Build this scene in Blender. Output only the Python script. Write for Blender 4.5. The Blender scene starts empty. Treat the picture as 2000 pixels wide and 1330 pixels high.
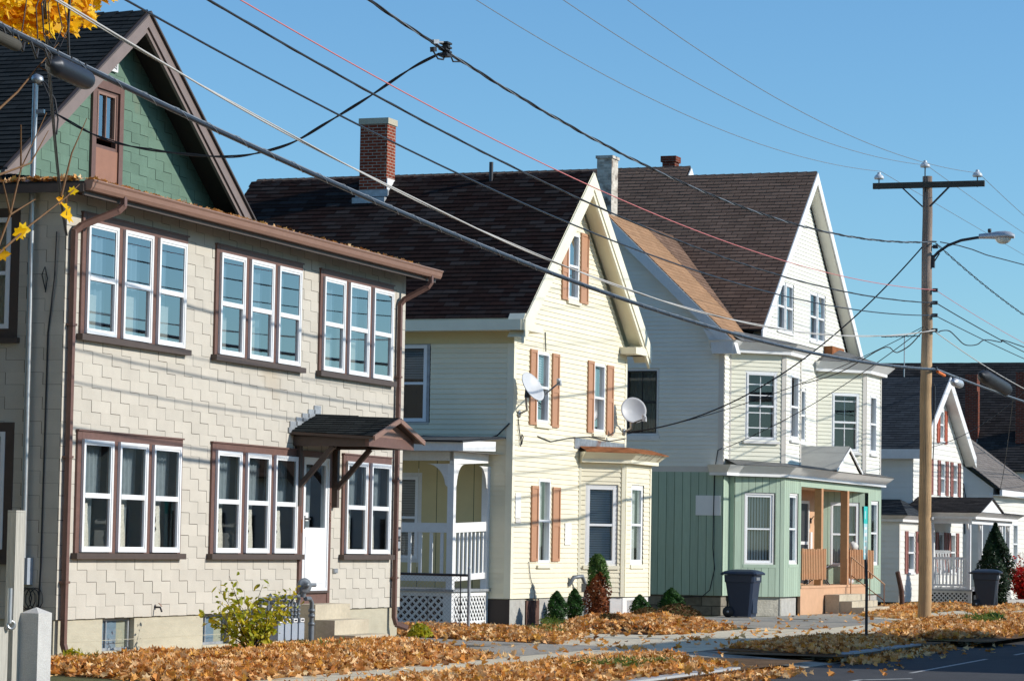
import bpy, math, random
import numpy as np
from mathutils import Vector, Matrix

# ------------------------------------------------------------------ camera, sky, sun
scene = bpy.context.scene
rng = random.Random(7)
R_ = math.radians
YAW, PIT, ROLL = R_(19.581), R_(3.984), R_(0.990)
_f = Vector((math.cos(YAW) * math.cos(PIT), math.sin(YAW) * math.cos(PIT), math.sin(PIT)))
_r = Vector((math.sin(YAW), -math.cos(YAW), 0))
_u = _r.cross(_f)
_r2 = _r * math.cos(ROLL) + _u * math.sin(ROLL)
_u2 = -_r * math.sin(ROLL) + _u * math.cos(ROLL)
cam_d = bpy.data.cameras.new("camera")
cam_d.lens, cam_d.sensor_width, cam_d.sensor_fit = 102.65, 36.0, 'HORIZONTAL'
cam_d.clip_start, cam_d.clip_end = 0.5, 8000
cam = bpy.data.objects.new("camera", cam_d)
scene.collection.objects.link(cam)
cam.matrix_world = Matrix(((_r2.x, _u2.x, -_f.x, 0), (_r2.y, _u2.y, -_f.y, 0), (_r2.z, _u2.z, -_f.z, 1.6), (0, 0, 0, 1)))
scene.camera = cam

SUN_TO = Vector((0.24, -1.0, 0.50)).normalized()      # direction towards the sun
world = bpy.data.worlds.new("World")
scene.world = world
world.use_nodes = True
wt = world.node_tree
bg = wt.nodes["Background"]
sky = wt.nodes.new("ShaderNodeTexSky")
sky.sky_type = 'NISHITA'
sky.sun_disc = False
sky.sun_elevation = math.asin(SUN_TO.z)
sky.sun_rotation = math.atan2(SUN_TO.x, SUN_TO.y)
sky.altitude = 100
sky.air_density, sky.dust_density, sky.ozone_density = 1.0, 0.3, 3.0
tint = wt.nodes.new("ShaderNodeMix")
tint.data_type, tint.blend_type = 'RGBA', 'MULTIPLY'
tint.inputs[0].default_value = 1.0
tint.inputs[7].default_value = (0.75, 1.08, 1.27, 1)
wt.links.new(sky.outputs[0], tint.inputs[6])
wt.links.new(tint.outputs[2], bg.inputs[0])
bg.inputs[1].default_value = 0.12
sun_d = bpy.data.lights.new("sun", 'SUN')
sun_d.energy, sun_d.angle, sun_d.color = 4.6, R_(0.5), (1.0, 0.945, 0.86)
sun = bpy.data.objects.new("sun", sun_d)
scene.collection.objects.link(sun)
sun.rotation_euler = SUN_TO.to_track_quat('Z', 'Y').to_euler()
scene.view_settings.view_transform = 'Standard'
scene.view_settings.look = 'None'
scene.view_settings.exposure = 0.0
scene.view_settings.gamma = 1.0
scene.cycles.max_bounces = 6
scene.cycles.transparent_max_bounces = 16


# ------------------------------------------------------------------ materials
def lin(h):
    h = h.lstrip('#')
    c = [int(h[i:i + 2], 16) / 255 for i in (0, 2, 4)]
    return tuple(((x / 12.92) if x <= 0.04045 else ((x + 0.055) / 1.055) ** 2.4) for x in c) + (1.0,)


def pm(name, col, rough=0.6, var=0.0, noise=None, bump=None, metal=0.0, ramp=None, spec=0.35, stretch=(1, 1, 1), stain=None):
    """Principled material; col may be a hex or linear tuple. var: brightness swing read from the per-face attribute;
    ramp: list of colours picked by that attribute; noise=(scale, amount); bump=(scale, strength); stain=(hex, scale, low, high)"""
    m = bpy.data.materials.new(name)
    m.use_nodes = True
    t = m.node_tree
    N, L = t.nodes, t.links
    b = N["Principled BSDF"]
    b.inputs["Roughness"].default_value = rough
    b.inputs["Metallic"].default_value = metal
    b.inputs["Specular IOR Level"].default_value = spec if rough < 0.8 else 0.06
    c = lin(col) if isinstance(col, str) else tuple(col) + (1.0,)
    tc = N.new("ShaderNodeTexCoord")
    mp = N.new("ShaderNodeMapping")
    mp.inputs["Scale"].default_value = stretch
    L.new(tc.outputs["UV"], mp.inputs[0])
    out = None
    att = None
    if var or ramp:
        att = N.new("ShaderNodeAttribute")
        att.attribute_name = "var"
    if ramp:
        cr = N.new("ShaderNodeValToRGB")
        els = cr.color_ramp.elements
        n = len(ramp)
        els[0].position, els[0].color = 0.0, lin(ramp[0])
        els[1].position, els[1].color = 1.0, lin(ramp[-1])
        for i in range(1, n - 1):
            e = els.new(i / (n - 1))
            e.color = lin(ramp[i])
        L.new(att.outputs["Fac"], cr.inputs[0])
        out = cr.outputs[0]
    else:
        rgb = N.new("ShaderNodeRGB")
        rgb.outputs[0].default_value = c
        out = rgb.outputs[0]

    def mul(src, fac_socket, lo, hi):
        mr = N.new("ShaderNodeMapRange")
        mr.inputs["To Min"].default_value, mr.inputs["To Max"].default_value = lo, hi
        L.new(fac_socket, mr.inputs["Value"])
        mx = N.new("ShaderNodeMix")
        mx.data_type, mx.blend_type = 'RGBA', 'MULTIPLY'
        mx.inputs[0].default_value = 1.0
        L.new(src, mx.inputs[6])
        L.new(mr.outputs[0], mx.inputs[7])
        return mx.outputs[2]
    if var and not ramp:
        out = mul(out, att.outputs["Fac"], 1 - var, 1 + var)
    if noise:
        for sc, am in (noise if isinstance(noise, list) else [noise]):
            nz = N.new("ShaderNodeTexNoise")
            nz.inputs["Scale"].default_value = sc
            nz.inputs["Detail"].default_value = 5
            nz.inputs["Roughness"].default_value = 0.65
            L.new(mp.outputs[0], nz.inputs["Vector"])
            mr0 = N.new("ShaderNodeMapRange")
            mr0.inputs["From Min"].default_value, mr0.inputs["From Max"].default_value = 0.3, 0.7
            L.new(nz.outputs[0], mr0.inputs[0])
            out = mul(out, mr0.outputs[0], 1 - am, 1 + am)
    if stain:
        nz = N.new("ShaderNodeTexNoise")
        nz.inputs["Scale"].default_value = stain[1]
        nz.inputs["Detail"].default_value = 6
        L.new(mp.outputs[0], nz.inputs["Vector"])
        mr = N.new("ShaderNodeMapRange")
        mr.inputs["From Min"].default_value, mr.inputs["From Max"].default_value = stain[2], stain[3]
        L.new(nz.outputs[0], mr.inputs[0])
        mx = N.new("ShaderNodeMix")
        mx.data_type = 'RGBA'
        L.new(mr.outputs[0], mx.inputs[0])
        L.new(out, mx.inputs[6])
        mx.inputs[7].default_value = lin(stain[0])
        out = mx.outputs[2]
    L.new(out, b.inputs["Base Color"])
    if bump:
        nz = N.new("ShaderNodeTexNoise")
        nz.inputs["Scale"].default_value = bump[0]
        nz.inputs["Detail"].default_value = 6
        L.new(mp.outputs[0], nz.inputs["Vector"])
        bp = N.new("ShaderNodeBump")
        bp.inputs["Strength"].default_value = bump[1]
        bp.inputs["Distance"].default_value = 0.02
        L.new(nz.outputs[0], bp.inputs["Height"])
        L.new(bp.outputs[0], b.inputs["Normal"])
    return m


def vgrad(m, top, z0, z1):
    """second wood tone towards the upper end of a long member (weathering along its length)"""
    t = m.node_tree
    rgb = [n for n in t.nodes if n.type == 'RGB'][0]
    dst = [l.to_socket for l in rgb.outputs[0].links]
    geo = t.nodes.new('ShaderNodeTexCoord')
    sep = t.nodes.new('ShaderNodeSeparateXYZ')
    t.links.new(geo.outputs['Object'], sep.inputs[0])
    mr = t.nodes.new('ShaderNodeMapRange')
    mr.inputs['From Min'].default_value, mr.inputs['From Max'].default_value = z0, z1
    t.links.new(sep.outputs['Z'], mr.inputs[0])
    mx = t.nodes.new('ShaderNodeMix')
    mx.data_type = 'RGBA'
    t.links.new(mr.outputs[0], mx.inputs[0])
    t.links.new(rgb.outputs[0], mx.inputs[6])
    mx.inputs[7].default_value = lin(top)
    for d in dst:
        t.links.new(mx.outputs[2], d)
    return m


def leafy(name, ramp, rough=0.55, trans=0.35):
    m = pm(name, "#808080", rough=rough, ramp=ramp, noise=(14, 0.12))
    t = m.node_tree
    b = t.nodes["Principled BSDF"]
    tr = t.nodes.new("ShaderNodeBsdfTranslucent")
    mx = t.nodes.new("ShaderNodeMixShader")
    mx.inputs[0].default_value = trans
    src = b.inputs["Base Color"].links[0].from_socket
    t.links.new(src, tr.inputs[0])
    out = t.nodes["Material Output"]
    t.links.new(b.outputs[0], mx.inputs[1])
    t.links.new(tr.outputs[0], mx.inputs[2])
    t.links.new(mx.outputs[0], out.inputs[0])
    return m


def glass_mat(name, ior=1.75, gain=1.0, base=0.0, tint=(0.85, 0.92, 0.95, 1), wobble=0.02):
    m = bpy.data.materials.new(name)
    m.use_nodes = True
    t = m.node_tree
    N, L = t.nodes, t.links
    N.remove(N["Principled BSDF"])
    out = N["Material Output"]
    fr = N.new("ShaderNodeFresnel")
    fr.inputs[0].default_value = ior
    mu = N.new("ShaderNodeMath")
    mu.operation = 'MULTIPLY_ADD'
    mu.use_clamp = True
    mu.inputs[1].default_value, mu.inputs[2].default_value = gain, base
    L.new(fr.outputs[0], mu.inputs[0])
    tr = N.new("ShaderNodeBsdfTransparent")
    tr.inputs[0].default_value = tint
    gl = N.new("ShaderNodeBsdfGlossy")
    gl.inputs["Roughness"].default_value = 0.015
    nz = N.new("ShaderNodeTexNoise")
    nz.inputs["Scale"].default_value = 2.2
    tc = N.new("ShaderNodeTexCoord")
    L.new(tc.outputs["UV"], nz.inputs[0])
    bp = N.new("ShaderNodeBump")
    bp.inputs["Strength"].default_value = wobble
    L.new(nz.outputs[0], bp.inputs["Height"])
    L.new(bp.outputs[0], gl.inputs["Normal"])
    mx = N.new("ShaderNodeMixShader")
    L.new(mu.outputs[0], mx.inputs[0])
    L.new(tr.outputs[0], mx.inputs[1])
    L.new(gl.outputs[0], mx.inputs[2])
    L.new(mx.outputs[0], out.inputs[0])
    return m


def brick_mat(name, c1, c2, mortar, bw=0.2, bh=0.067, rough=0.85, stain=None, msize=0.008):
    m = pm(name, c1, rough=rough, stain=stain, noise=(7, 0.25))
    t = m.node_tree
    N, L = t.nodes, t.links
    br = N.new("ShaderNodeTexBrick")
    br.inputs["Color1"].default_value = lin(c1)
    br.inputs["Color2"].default_value = lin(c2)
    br.inputs["Mortar"].default_value = lin(mortar)
    br.inputs["Scale"].default_value = 1.0
    br.inputs["Mortar Size"].default_value = msize
    br.inputs["Brick Width"].default_value = bw
    br.inputs["Row Height"].default_value = bh
    tc = N.new("ShaderNodeTexCoord")
    L.new(tc.outputs["UV"], br.inputs["Vector"])
    rgb = [n for n in N if n.type == 'RGB'][0]
    for l in list(rgb.outputs[0].links):
        L.new(br.outputs[0], l.to_socket)
    bp = N.new("ShaderNodeBump")
    bp.inputs["Strength"].default_value = 0.5
    bp.inputs["Distance"].default_value = 0.01
    bp.invert = True
    L.new(br.outputs["Fac"], bp.inputs["Height"])
    L.new(bp.outputs[0], N["Principled BSDF"].inputs["Normal"])
    return m


M = {}
M['tile'] = pm("beige_shingle", (0.54, 0.50, 0.43), 0.85, var=0.045, noise=[(2.2, 0.06), (60, 0.05)], bump=(90, 0.25), stain=("#a08a6a", 0.35, 0.62, 0.85))
M['tile_back'] = pm("felt_backing", "#3a342b", 0.95)
M['gtile'] = pm("green_shingle", (0.135, 0.21, 0.16), 0.85, var=0.07, noise=[(2.5, 0.10), (70, 0.08)], bump=(90, 0.25), stain=("#8f8a72", 0.5, 0.63, 0.78))
M['gback'] = pm("green_backing", "#1d241f", 0.95)
M['brown'] = pm("brown_paint", (0.155, 0.085, 0.068), 0.5, noise=(9, 0.12), bump=(30, 0.1))
M['brown_l'] = pm("brown_aluminium", (0.27, 0.155, 0.115), 0.38, noise=(4, 0.08))
M['brown_d'] = pm("dark_brown_sill", (0.085, 0.062, 0.052), 0.5, noise=(9, 0.1))
M['rake'] = pm("taupe_aluminium", (0.22, 0.165, 0.145), 0.45, noise=(5, 0.08))
M['rust_panel'] = pm("terracotta_paint", (0.30, 0.145, 0.095), 0.6, noise=(5, 0.08))
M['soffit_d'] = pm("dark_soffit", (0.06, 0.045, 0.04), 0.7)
M['vinyl'] = pm("white_vinyl", (0.80, 0.81, 0.82), 0.35, noise=(3, 0.03))
M['white'] = pm("white_paint", (0.78, 0.78, 0.77), 0.5, noise=[(5, 0.05), (40, 0.03)])
M['white_old'] = pm("weathered_white_paint", (0.72, 0.71, 0.69), 0.55, noise=[(3, 0.07), (25, 0.06)])
M['cream'] = pm("cream_siding", (0.80, 0.735, 0.555), 0.5, var=0.035, noise=[(1.2, 0.05)])
M['cream_t'] = pm("cream_trim", (0.82, 0.77, 0.60), 0.5, noise=(2, 0.05))
M['ivory'] = pm("ivory_siding", (0.78, 0.765, 0.68), 0.5, var=0.03, noise=[(1.2, 0.05)])
M['ivory_b'] = pm("ivory_darker_siding", (0.76, 0.74, 0.60), 0.5, var=0.03, noise=[(1.5, 0.05)])  # slightly darker, yellower ivory for the first face of each upper bay
M['ivory_t'] = pm("ivory_trim", (0.62, 0.58, 0.52), 0.5, noise=(2, 0.05))
M['pale'] = pm("pale_siding", (0.76, 0.74, 0.68), 0.5, var=0.03, noise=[(1.2, 0.05)])
M['yellow'] = pm("yellow_boards", (0.62, 0.52, 0.28), 0.6, noise=[(2, 0.06)])
M['green'] = pm("green_boards", (0.36, 0.46, 0.355), 0.65, var=0.06, noise=[(3, 0.08)], bump=(20, 0.15), stretch=(6, 0.6, 1))
M['green_bk'] = pm("green_groove", (0.05, 0.09, 0.06), 0.9)
M['tan'] = pm("tan_paint", (0.60, 0.36, 0.215), 0.6, noise=[(4, 0.08)])
M['tan_d'] = pm("tan_post_paint", (0.50, 0.26, 0.13), 0.6, noise=[(6, 0.1)])
M['shutter'] = pm("tan_shutter", (0.47, 0.245, 0.14), 0.5, noise=(8, 0.06))
M['shutter_r'] = pm("mauve_shutter", (0.28, 0.115, 0.095), 0.5, noise=(8, 0.06))
M['shutter_o'] = pm("orange_red_shutter", (0.42, 0.10, 0.055), 0.5, noise=(8, 0.06))
M['conc'] = pm("concrete_wall", (0.47, 0.43, 0.33), 0.9, noise=[(0.8, 0.10), (8, 0.07), (60, 0.06)], bump=(50, 0.2), stretch=(0.5, 1.6, 1))
M['step'] = pm("concrete_step", (0.50, 0.44, 0.335), 0.9, noise=[(1.5, 0.14), (14, 0.10)], bump=(40, 0.3), stain=("#6e5a40", 2.0, 0.6, 0.8))
M['granite'] = pm("granite", (0.50, 0.49, 0.47), 0.85, noise=[(3, 0.12), (80, 0.2)], bump=(40, 0.35))
M['stone'] = brick_mat("fieldstone", "#8a8376", "#6e675a", "#57524a", 0.5, 0.22, 0.95, msize=0.012)
M['stucco'] = pm("rough_plaster", (0.46, 0.43, 0.36), 0.95, noise=[(4, 0.2), (30, 0.2)], bump=(14, 0.9))
M['block'] = pm("grey_block", (0.42, 0.41, 0.38), 0.95, noise=[(6, 0.15)], bump=(30, 0.4))
M['brick'] = brick_mat("red_brick", "#8c412c", "#743424", "#a39486")
M['brick_dk'] = brick_mat("sooty_red_brick", "#7c3a2a", "#5f2f25", "#6f655c")
M['brick_w'] = brick_mat("whitewashed_brick", "#cfc8bd", "#a79f94", "#c5beb2", stain=("#5b4a42", 3.0, 0.5, 0.68))
M['lead'] = pm("lead_flashing", (0.34, 0.36, 0.38), 0.5, noise=[(6, 0.25)], metal=0.3)
M['alum'] = pm("tarnished_metal", (0.45, 0.45, 0.47), 0.35, noise=[(5, 0.4)], metal=0.7, stain=("#9c5a33", 1.6, 0.55, 0.7))
M['rust'] = pm("rusty_metal", (0.27, 0.105, 0.045), 0.8, noise=[(6, 0.3)])
M['roof_bk'] = pm("dark_roof_felt", (0.012, 0.011, 0.010), 0.95)
M['roof_h1'] = pm("charcoal_shingle", (0.027, 0.030, 0.030), 0.9, var=0.22, noise=[(3, 0.12), (80, 0.25)], bump=(90, 0.3))
M['roof_h2'] = pm("brown_black_shingle", "#000000", 0.88, ramp=["#261b19", "#2c1f1b", "#302623", "#2d1e1b", "#332b29", "#3b3533", "#281f1c", "#33231f"], noise=[(3, 0.12), (80, 0.25)], bump=(90, 0.3))
M['roof_h3'] = pm("brown_shingle", (0.20, 0.128, 0.092), 0.9, var=0.16, noise=[(0.8, 0.12), (80, 0.25)], bump=(90, 0.3))
M['roof_tan'] = pm("tan_shingle", (0.36, 0.215, 0.125), 0.9, var=0.10, noise=[(3, 0.06), (80, 0.2)], bump=(90, 0.3))
M['roof_h4'] = pm("slate_blue_shingle", (0.05, 0.056, 0.062), 0.9, var=0.2, noise=[(3, 0.1), (80, 0.2)])
M['roof_h5'] = pm("grey_shingle", (0.20, 0.18, 0.165), 0.9, var=0.12, noise=[(2, 0.12), (80, 0.2)], stretch=(0.5, 2, 1))
M['roof_h6'] = pm("black_shingle", (0.045, 0.04, 0.038), 0.9, var=0.25, noise=[(3, 0.1), (60, 0.25)])
M['flat_roof'] = pm("bitumen_roof", (0.16, 0.16, 0.155), 0.85, noise=[(2.5, 0.25), (30, 0.2)], bump=(20, 0.3))
M['grey_roof'] = pm("grey_roll_roofing", (0.36, 0.36, 0.34), 0.8, noise=[(1.6, 0.10), (40, 0.08)], bump=(10, 0.2))
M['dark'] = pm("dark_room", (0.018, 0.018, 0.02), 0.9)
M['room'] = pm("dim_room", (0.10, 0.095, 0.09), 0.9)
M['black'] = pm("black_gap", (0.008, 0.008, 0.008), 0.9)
M['curtain'] = pm("lace_curtain", (0.62, 0.60, 0.56), 0.9, noise=(20, 0.1))
M['curtain_g'] = pm("grey_curtain", (0.30, 0.32, 0.33), 0.9, noise=(12, 0.15))
M['curtain_b'] = pm("pale_blue_curtain", (0.24, 0.30, 0.36), 0.9, noise=(6, 0.1))
M['ruffle'] = pm("ruffled_curtain", (0.85, 0.74, 0.62), 0.9, noise=(30, 0.2))
M['blind'] = pm("white_blind", (0.66, 0.68, 0.68), 0.6)
M['glass'] = glass_mat("window_glass", 1.75, 1.15, 0.02)
M['glass_hi'] = glass_mat("upper_window_glass", 1.9, 1.4, 0.22)
M['glass_bay'] = glass_mat("bay_window_glass", 1.6, 0.9, 0.04)
M['pipe'] = pm("grey_pipe_paint", (0.17, 0.19, 0.21), 0.45, noise=(12, 0.15), metal=0.2)
M['meter'] = pm("grey_meter_case", (0.33, 0.37, 0.42), 0.45, noise=(5, 0.06))
M['label_w'] = pm("white_plate", (0.75, 0.74, 0.72), 0.5)
M['galv'] = pm("galvanised_steel", (0.42, 0.43, 0.44), 0.4, metal=0.75, noise=(8, 0.15))
M['dish'] = pm("pale_grey_dish", (0.55, 0.56, 0.57), 0.45, noise=(3, 0.04))
M['dkmetal'] = pm("dark_metal", (0.045, 0.045, 0.05), 0.5, metal=0.3)
M['rubber'] = pm("black_cable", (0.022, 0.023, 0.026), 0.55)
M['cable_gl'] = pm("dark_grey_cable", (0.03, 0.035, 0.045), 0.4, metal=0.25)
M['wire_al'] = pm("aluminium_wire", (0.30, 0.32, 0.34), 0.4, metal=0.5)
M['wire_lt'] = pm("pale_cable", (0.50, 0.48, 0.45), 0.5)
M['wire_red'] = pm("red_fibre_cable", (0.62, 0.19, 0.18), 0.5)
M['pole'] = vgrad(pm("weathered_pole_wood", (0.56, 0.375, 0.205), 0.85, noise=[(0.25, 0.30), (1.3, 0.45)], stretch=(14, 0.6, 1), bump=(9, 0.8), stain=("#33200f", 0.30, 0.50, 0.66)), "#a8968a", 5.5, 8.0)
M['wood_dk'] = pm("dark_crossarm_wood", (0.075, 0.07, 0.06), 0.85, noise=[(4, 0.25)], stretch=(1, 8, 1))
M['wood_gr'] = pm("grey_weathered_wood", (0.42, 0.40, 0.35), 0.9, noise=[(3, 0.2)], stretch=(10, 0.7, 1), bump=(8, 0.5))
M['wood_br'] = pm("brown_post_wood", (0.13, 0.075, 0.06), 0.9, noise=[(6, 0.3)], bump=(20, 0.6))
M['porcelain'] = pm("grey_porcelain", (0.60, 0.63, 0.66), 0.25)
M['lamp_al'] = pm("lamp_housing", (0.50, 0.52, 0.55), 0.4, metal=0.4)
M['lens'] = pm("lamp_lens", (0.70, 0.70, 0.62), 0.12, spec=0.6)
M['navy'] = pm("navy_bin_plastic", (0.018, 0.032, 0.062), 0.42, noise=(6, 0.08))
M['charbin'] = pm("charcoal_bin_plastic", (0.03, 0.042, 0.06), 0.42, noise=(6, 0.08))
M['teal'] = pm("teal_sign", (0.04, 0.55, 0.50), 0.4)
M['paleteal'] = pm("pale_teal_sign", (0.45, 0.70, 0.72), 0.4)
M['patchgrey'] = pm("blank_grey_panel", (0.78, 0.78, 0.76), 0.7, noise=(2, 0.03))
M['orange'] = pm("orange_marker", (0.70, 0.17, 0.03), 0.5)
M['ypaper'] = pm("yellow_plastic", (0.80, 0.62, 0.02), 0.5)
M['lime'] = pm("lime_plastic", (0.45, 0.60, 0.05), 0.5, noise=(20, 0.2))
M['blanket'] = pm("patterned_blanket", "#000000", 0.85, ramp=["#16203a", "#e8ecf2", "#1b2440", "#c8d0de", "#202a48"])
M['plastic_bag'] = pm("clear_plastic", (0.7, 0.7, 0.72), 0.2)
M['asphalt'] = pm("asphalt", (0.085, 0.085, 0.088), 0.9, noise=[(0.5, 0.10), (5, 0.08), (120, 0.3)], bump=(160, 0.35))
M['drive'] = pm("old_asphalt", (0.36, 0.335, 0.29), 0.92, noise=[(0.5, 0.12), (4, 0.10), (110, 0.22)], bump=(120, 0.35), stain=("#5a564e", 0.4, 0.58, 0.66))
M['walk'] = pm("sidewalk_concrete", (0.66, 0.585, 0.44), 0.92, noise=[(0.4, 0.10), (3, 0.08), (90, 0.14)], bump=(90, 0.25), stain=("#6b6557", 0.8, 0.60, 0.75))
M['kerb'] = pm("granite_kerb", (0.42, 0.42, 0.42), 0.85, noise=[(2, 0.12), (60, 0.18)], bump=(40, 0.3))
M['soil'] = pm("leaf_litter_soil", (0.15, 0.095, 0.055), 0.95, noise=[(1.5, 0.3), (25, 0.35)], bump=(20, 0.8), stain=("#5c6a2c", 0.7, 0.62, 0.72))
M['land'] = pm("grassy_land", (0.11, 0.11, 0.055), 0.95, noise=[(0.2, 0.2), (6, 0.3)], bump=(10, 0.6))
M['paint_w'] = pm("worn_road_paint", (0.45, 0.45, 0.43), 0.8, noise=(8, 0.3))
M['leaf'] = leafy("fallen_leaf", ["#6e431c", "#b9762f", "#e0a050", "#efbd7a", "#f6d7a6", "#d98a3a", "#f2c98f", "#a8652c", "#eab04c", "#c9813a", "#f4d4a4"], 0.7, 0.25)
M['leaf_y'] = leafy("maple_leaf", ["#e6a60c", "#f8ca10", "#f0b808", "#ffd820", "#dc8c14", "#f6cc28"], 0.5, 0.45)
M['leaf_gy'] = leafy("yellow_green_leaf", ["#7d8a18", "#a8ac22", "#cfc230", "#95981e", "#dcc030", "#6f7c1a", "#c8b828"], 0.5, 0.4)
M['cedar'] = leafy("cedar_foliage", ["#14300c", "#1e4412", "#2c5a18", "#234c14", "#3a6a20"], 0.6, 0.2)
M['cedar_top'] = leafy("light_cedar_foliage", ["#3a5a20", "#4c6e2a", "#5c7c38", "#2f5218"], 0.6, 0.2)
M['cedar_br'] = leafy("browned_foliage", ["#5a2c14", "#7c3e1c", "#94532a", "#6a3418", "#a5652f"], 0.7, 0.15)
M['yew'] = leafy("dark_cone_foliage", ["#0b1f0a", "#12300f", "#183a12", "#0e260c"], 0.6, 0.15)
M['heath'] = leafy("bronze_heather", ["#4a3214", "#5e4420", "#6a3c16", "#4c4a1e", "#3c4a18"], 0.7, 0.15)
M['redleaf'] = leafy("red_leaf", ["#a80c10", "#d0141a", "#e02a2a", "#8c0e10", "#c84a1c", "#d8201c"], 0.5, 0.35)
M['grass'] = leafy("grass_blade", ["#3f5a1a", "#55701f", "#6d8430", "#4a6020", "#8a8a40"], 0.6, 0.3)
M['twig'] = pm("twig_bark", (0.17, 0.10, 0.055), 0.85, noise=(20, 0.2))
M['bark'] = pm("maple_bark", (0.075, 0.06, 0.05), 0.95, noise=[(4, 0.3)], stretch=(6, 1, 1), bump=(12, 0.9))
M['stem_d'] = pm("dark_stem", (0.05, 0.035, 0.025), 0.9)


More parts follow.
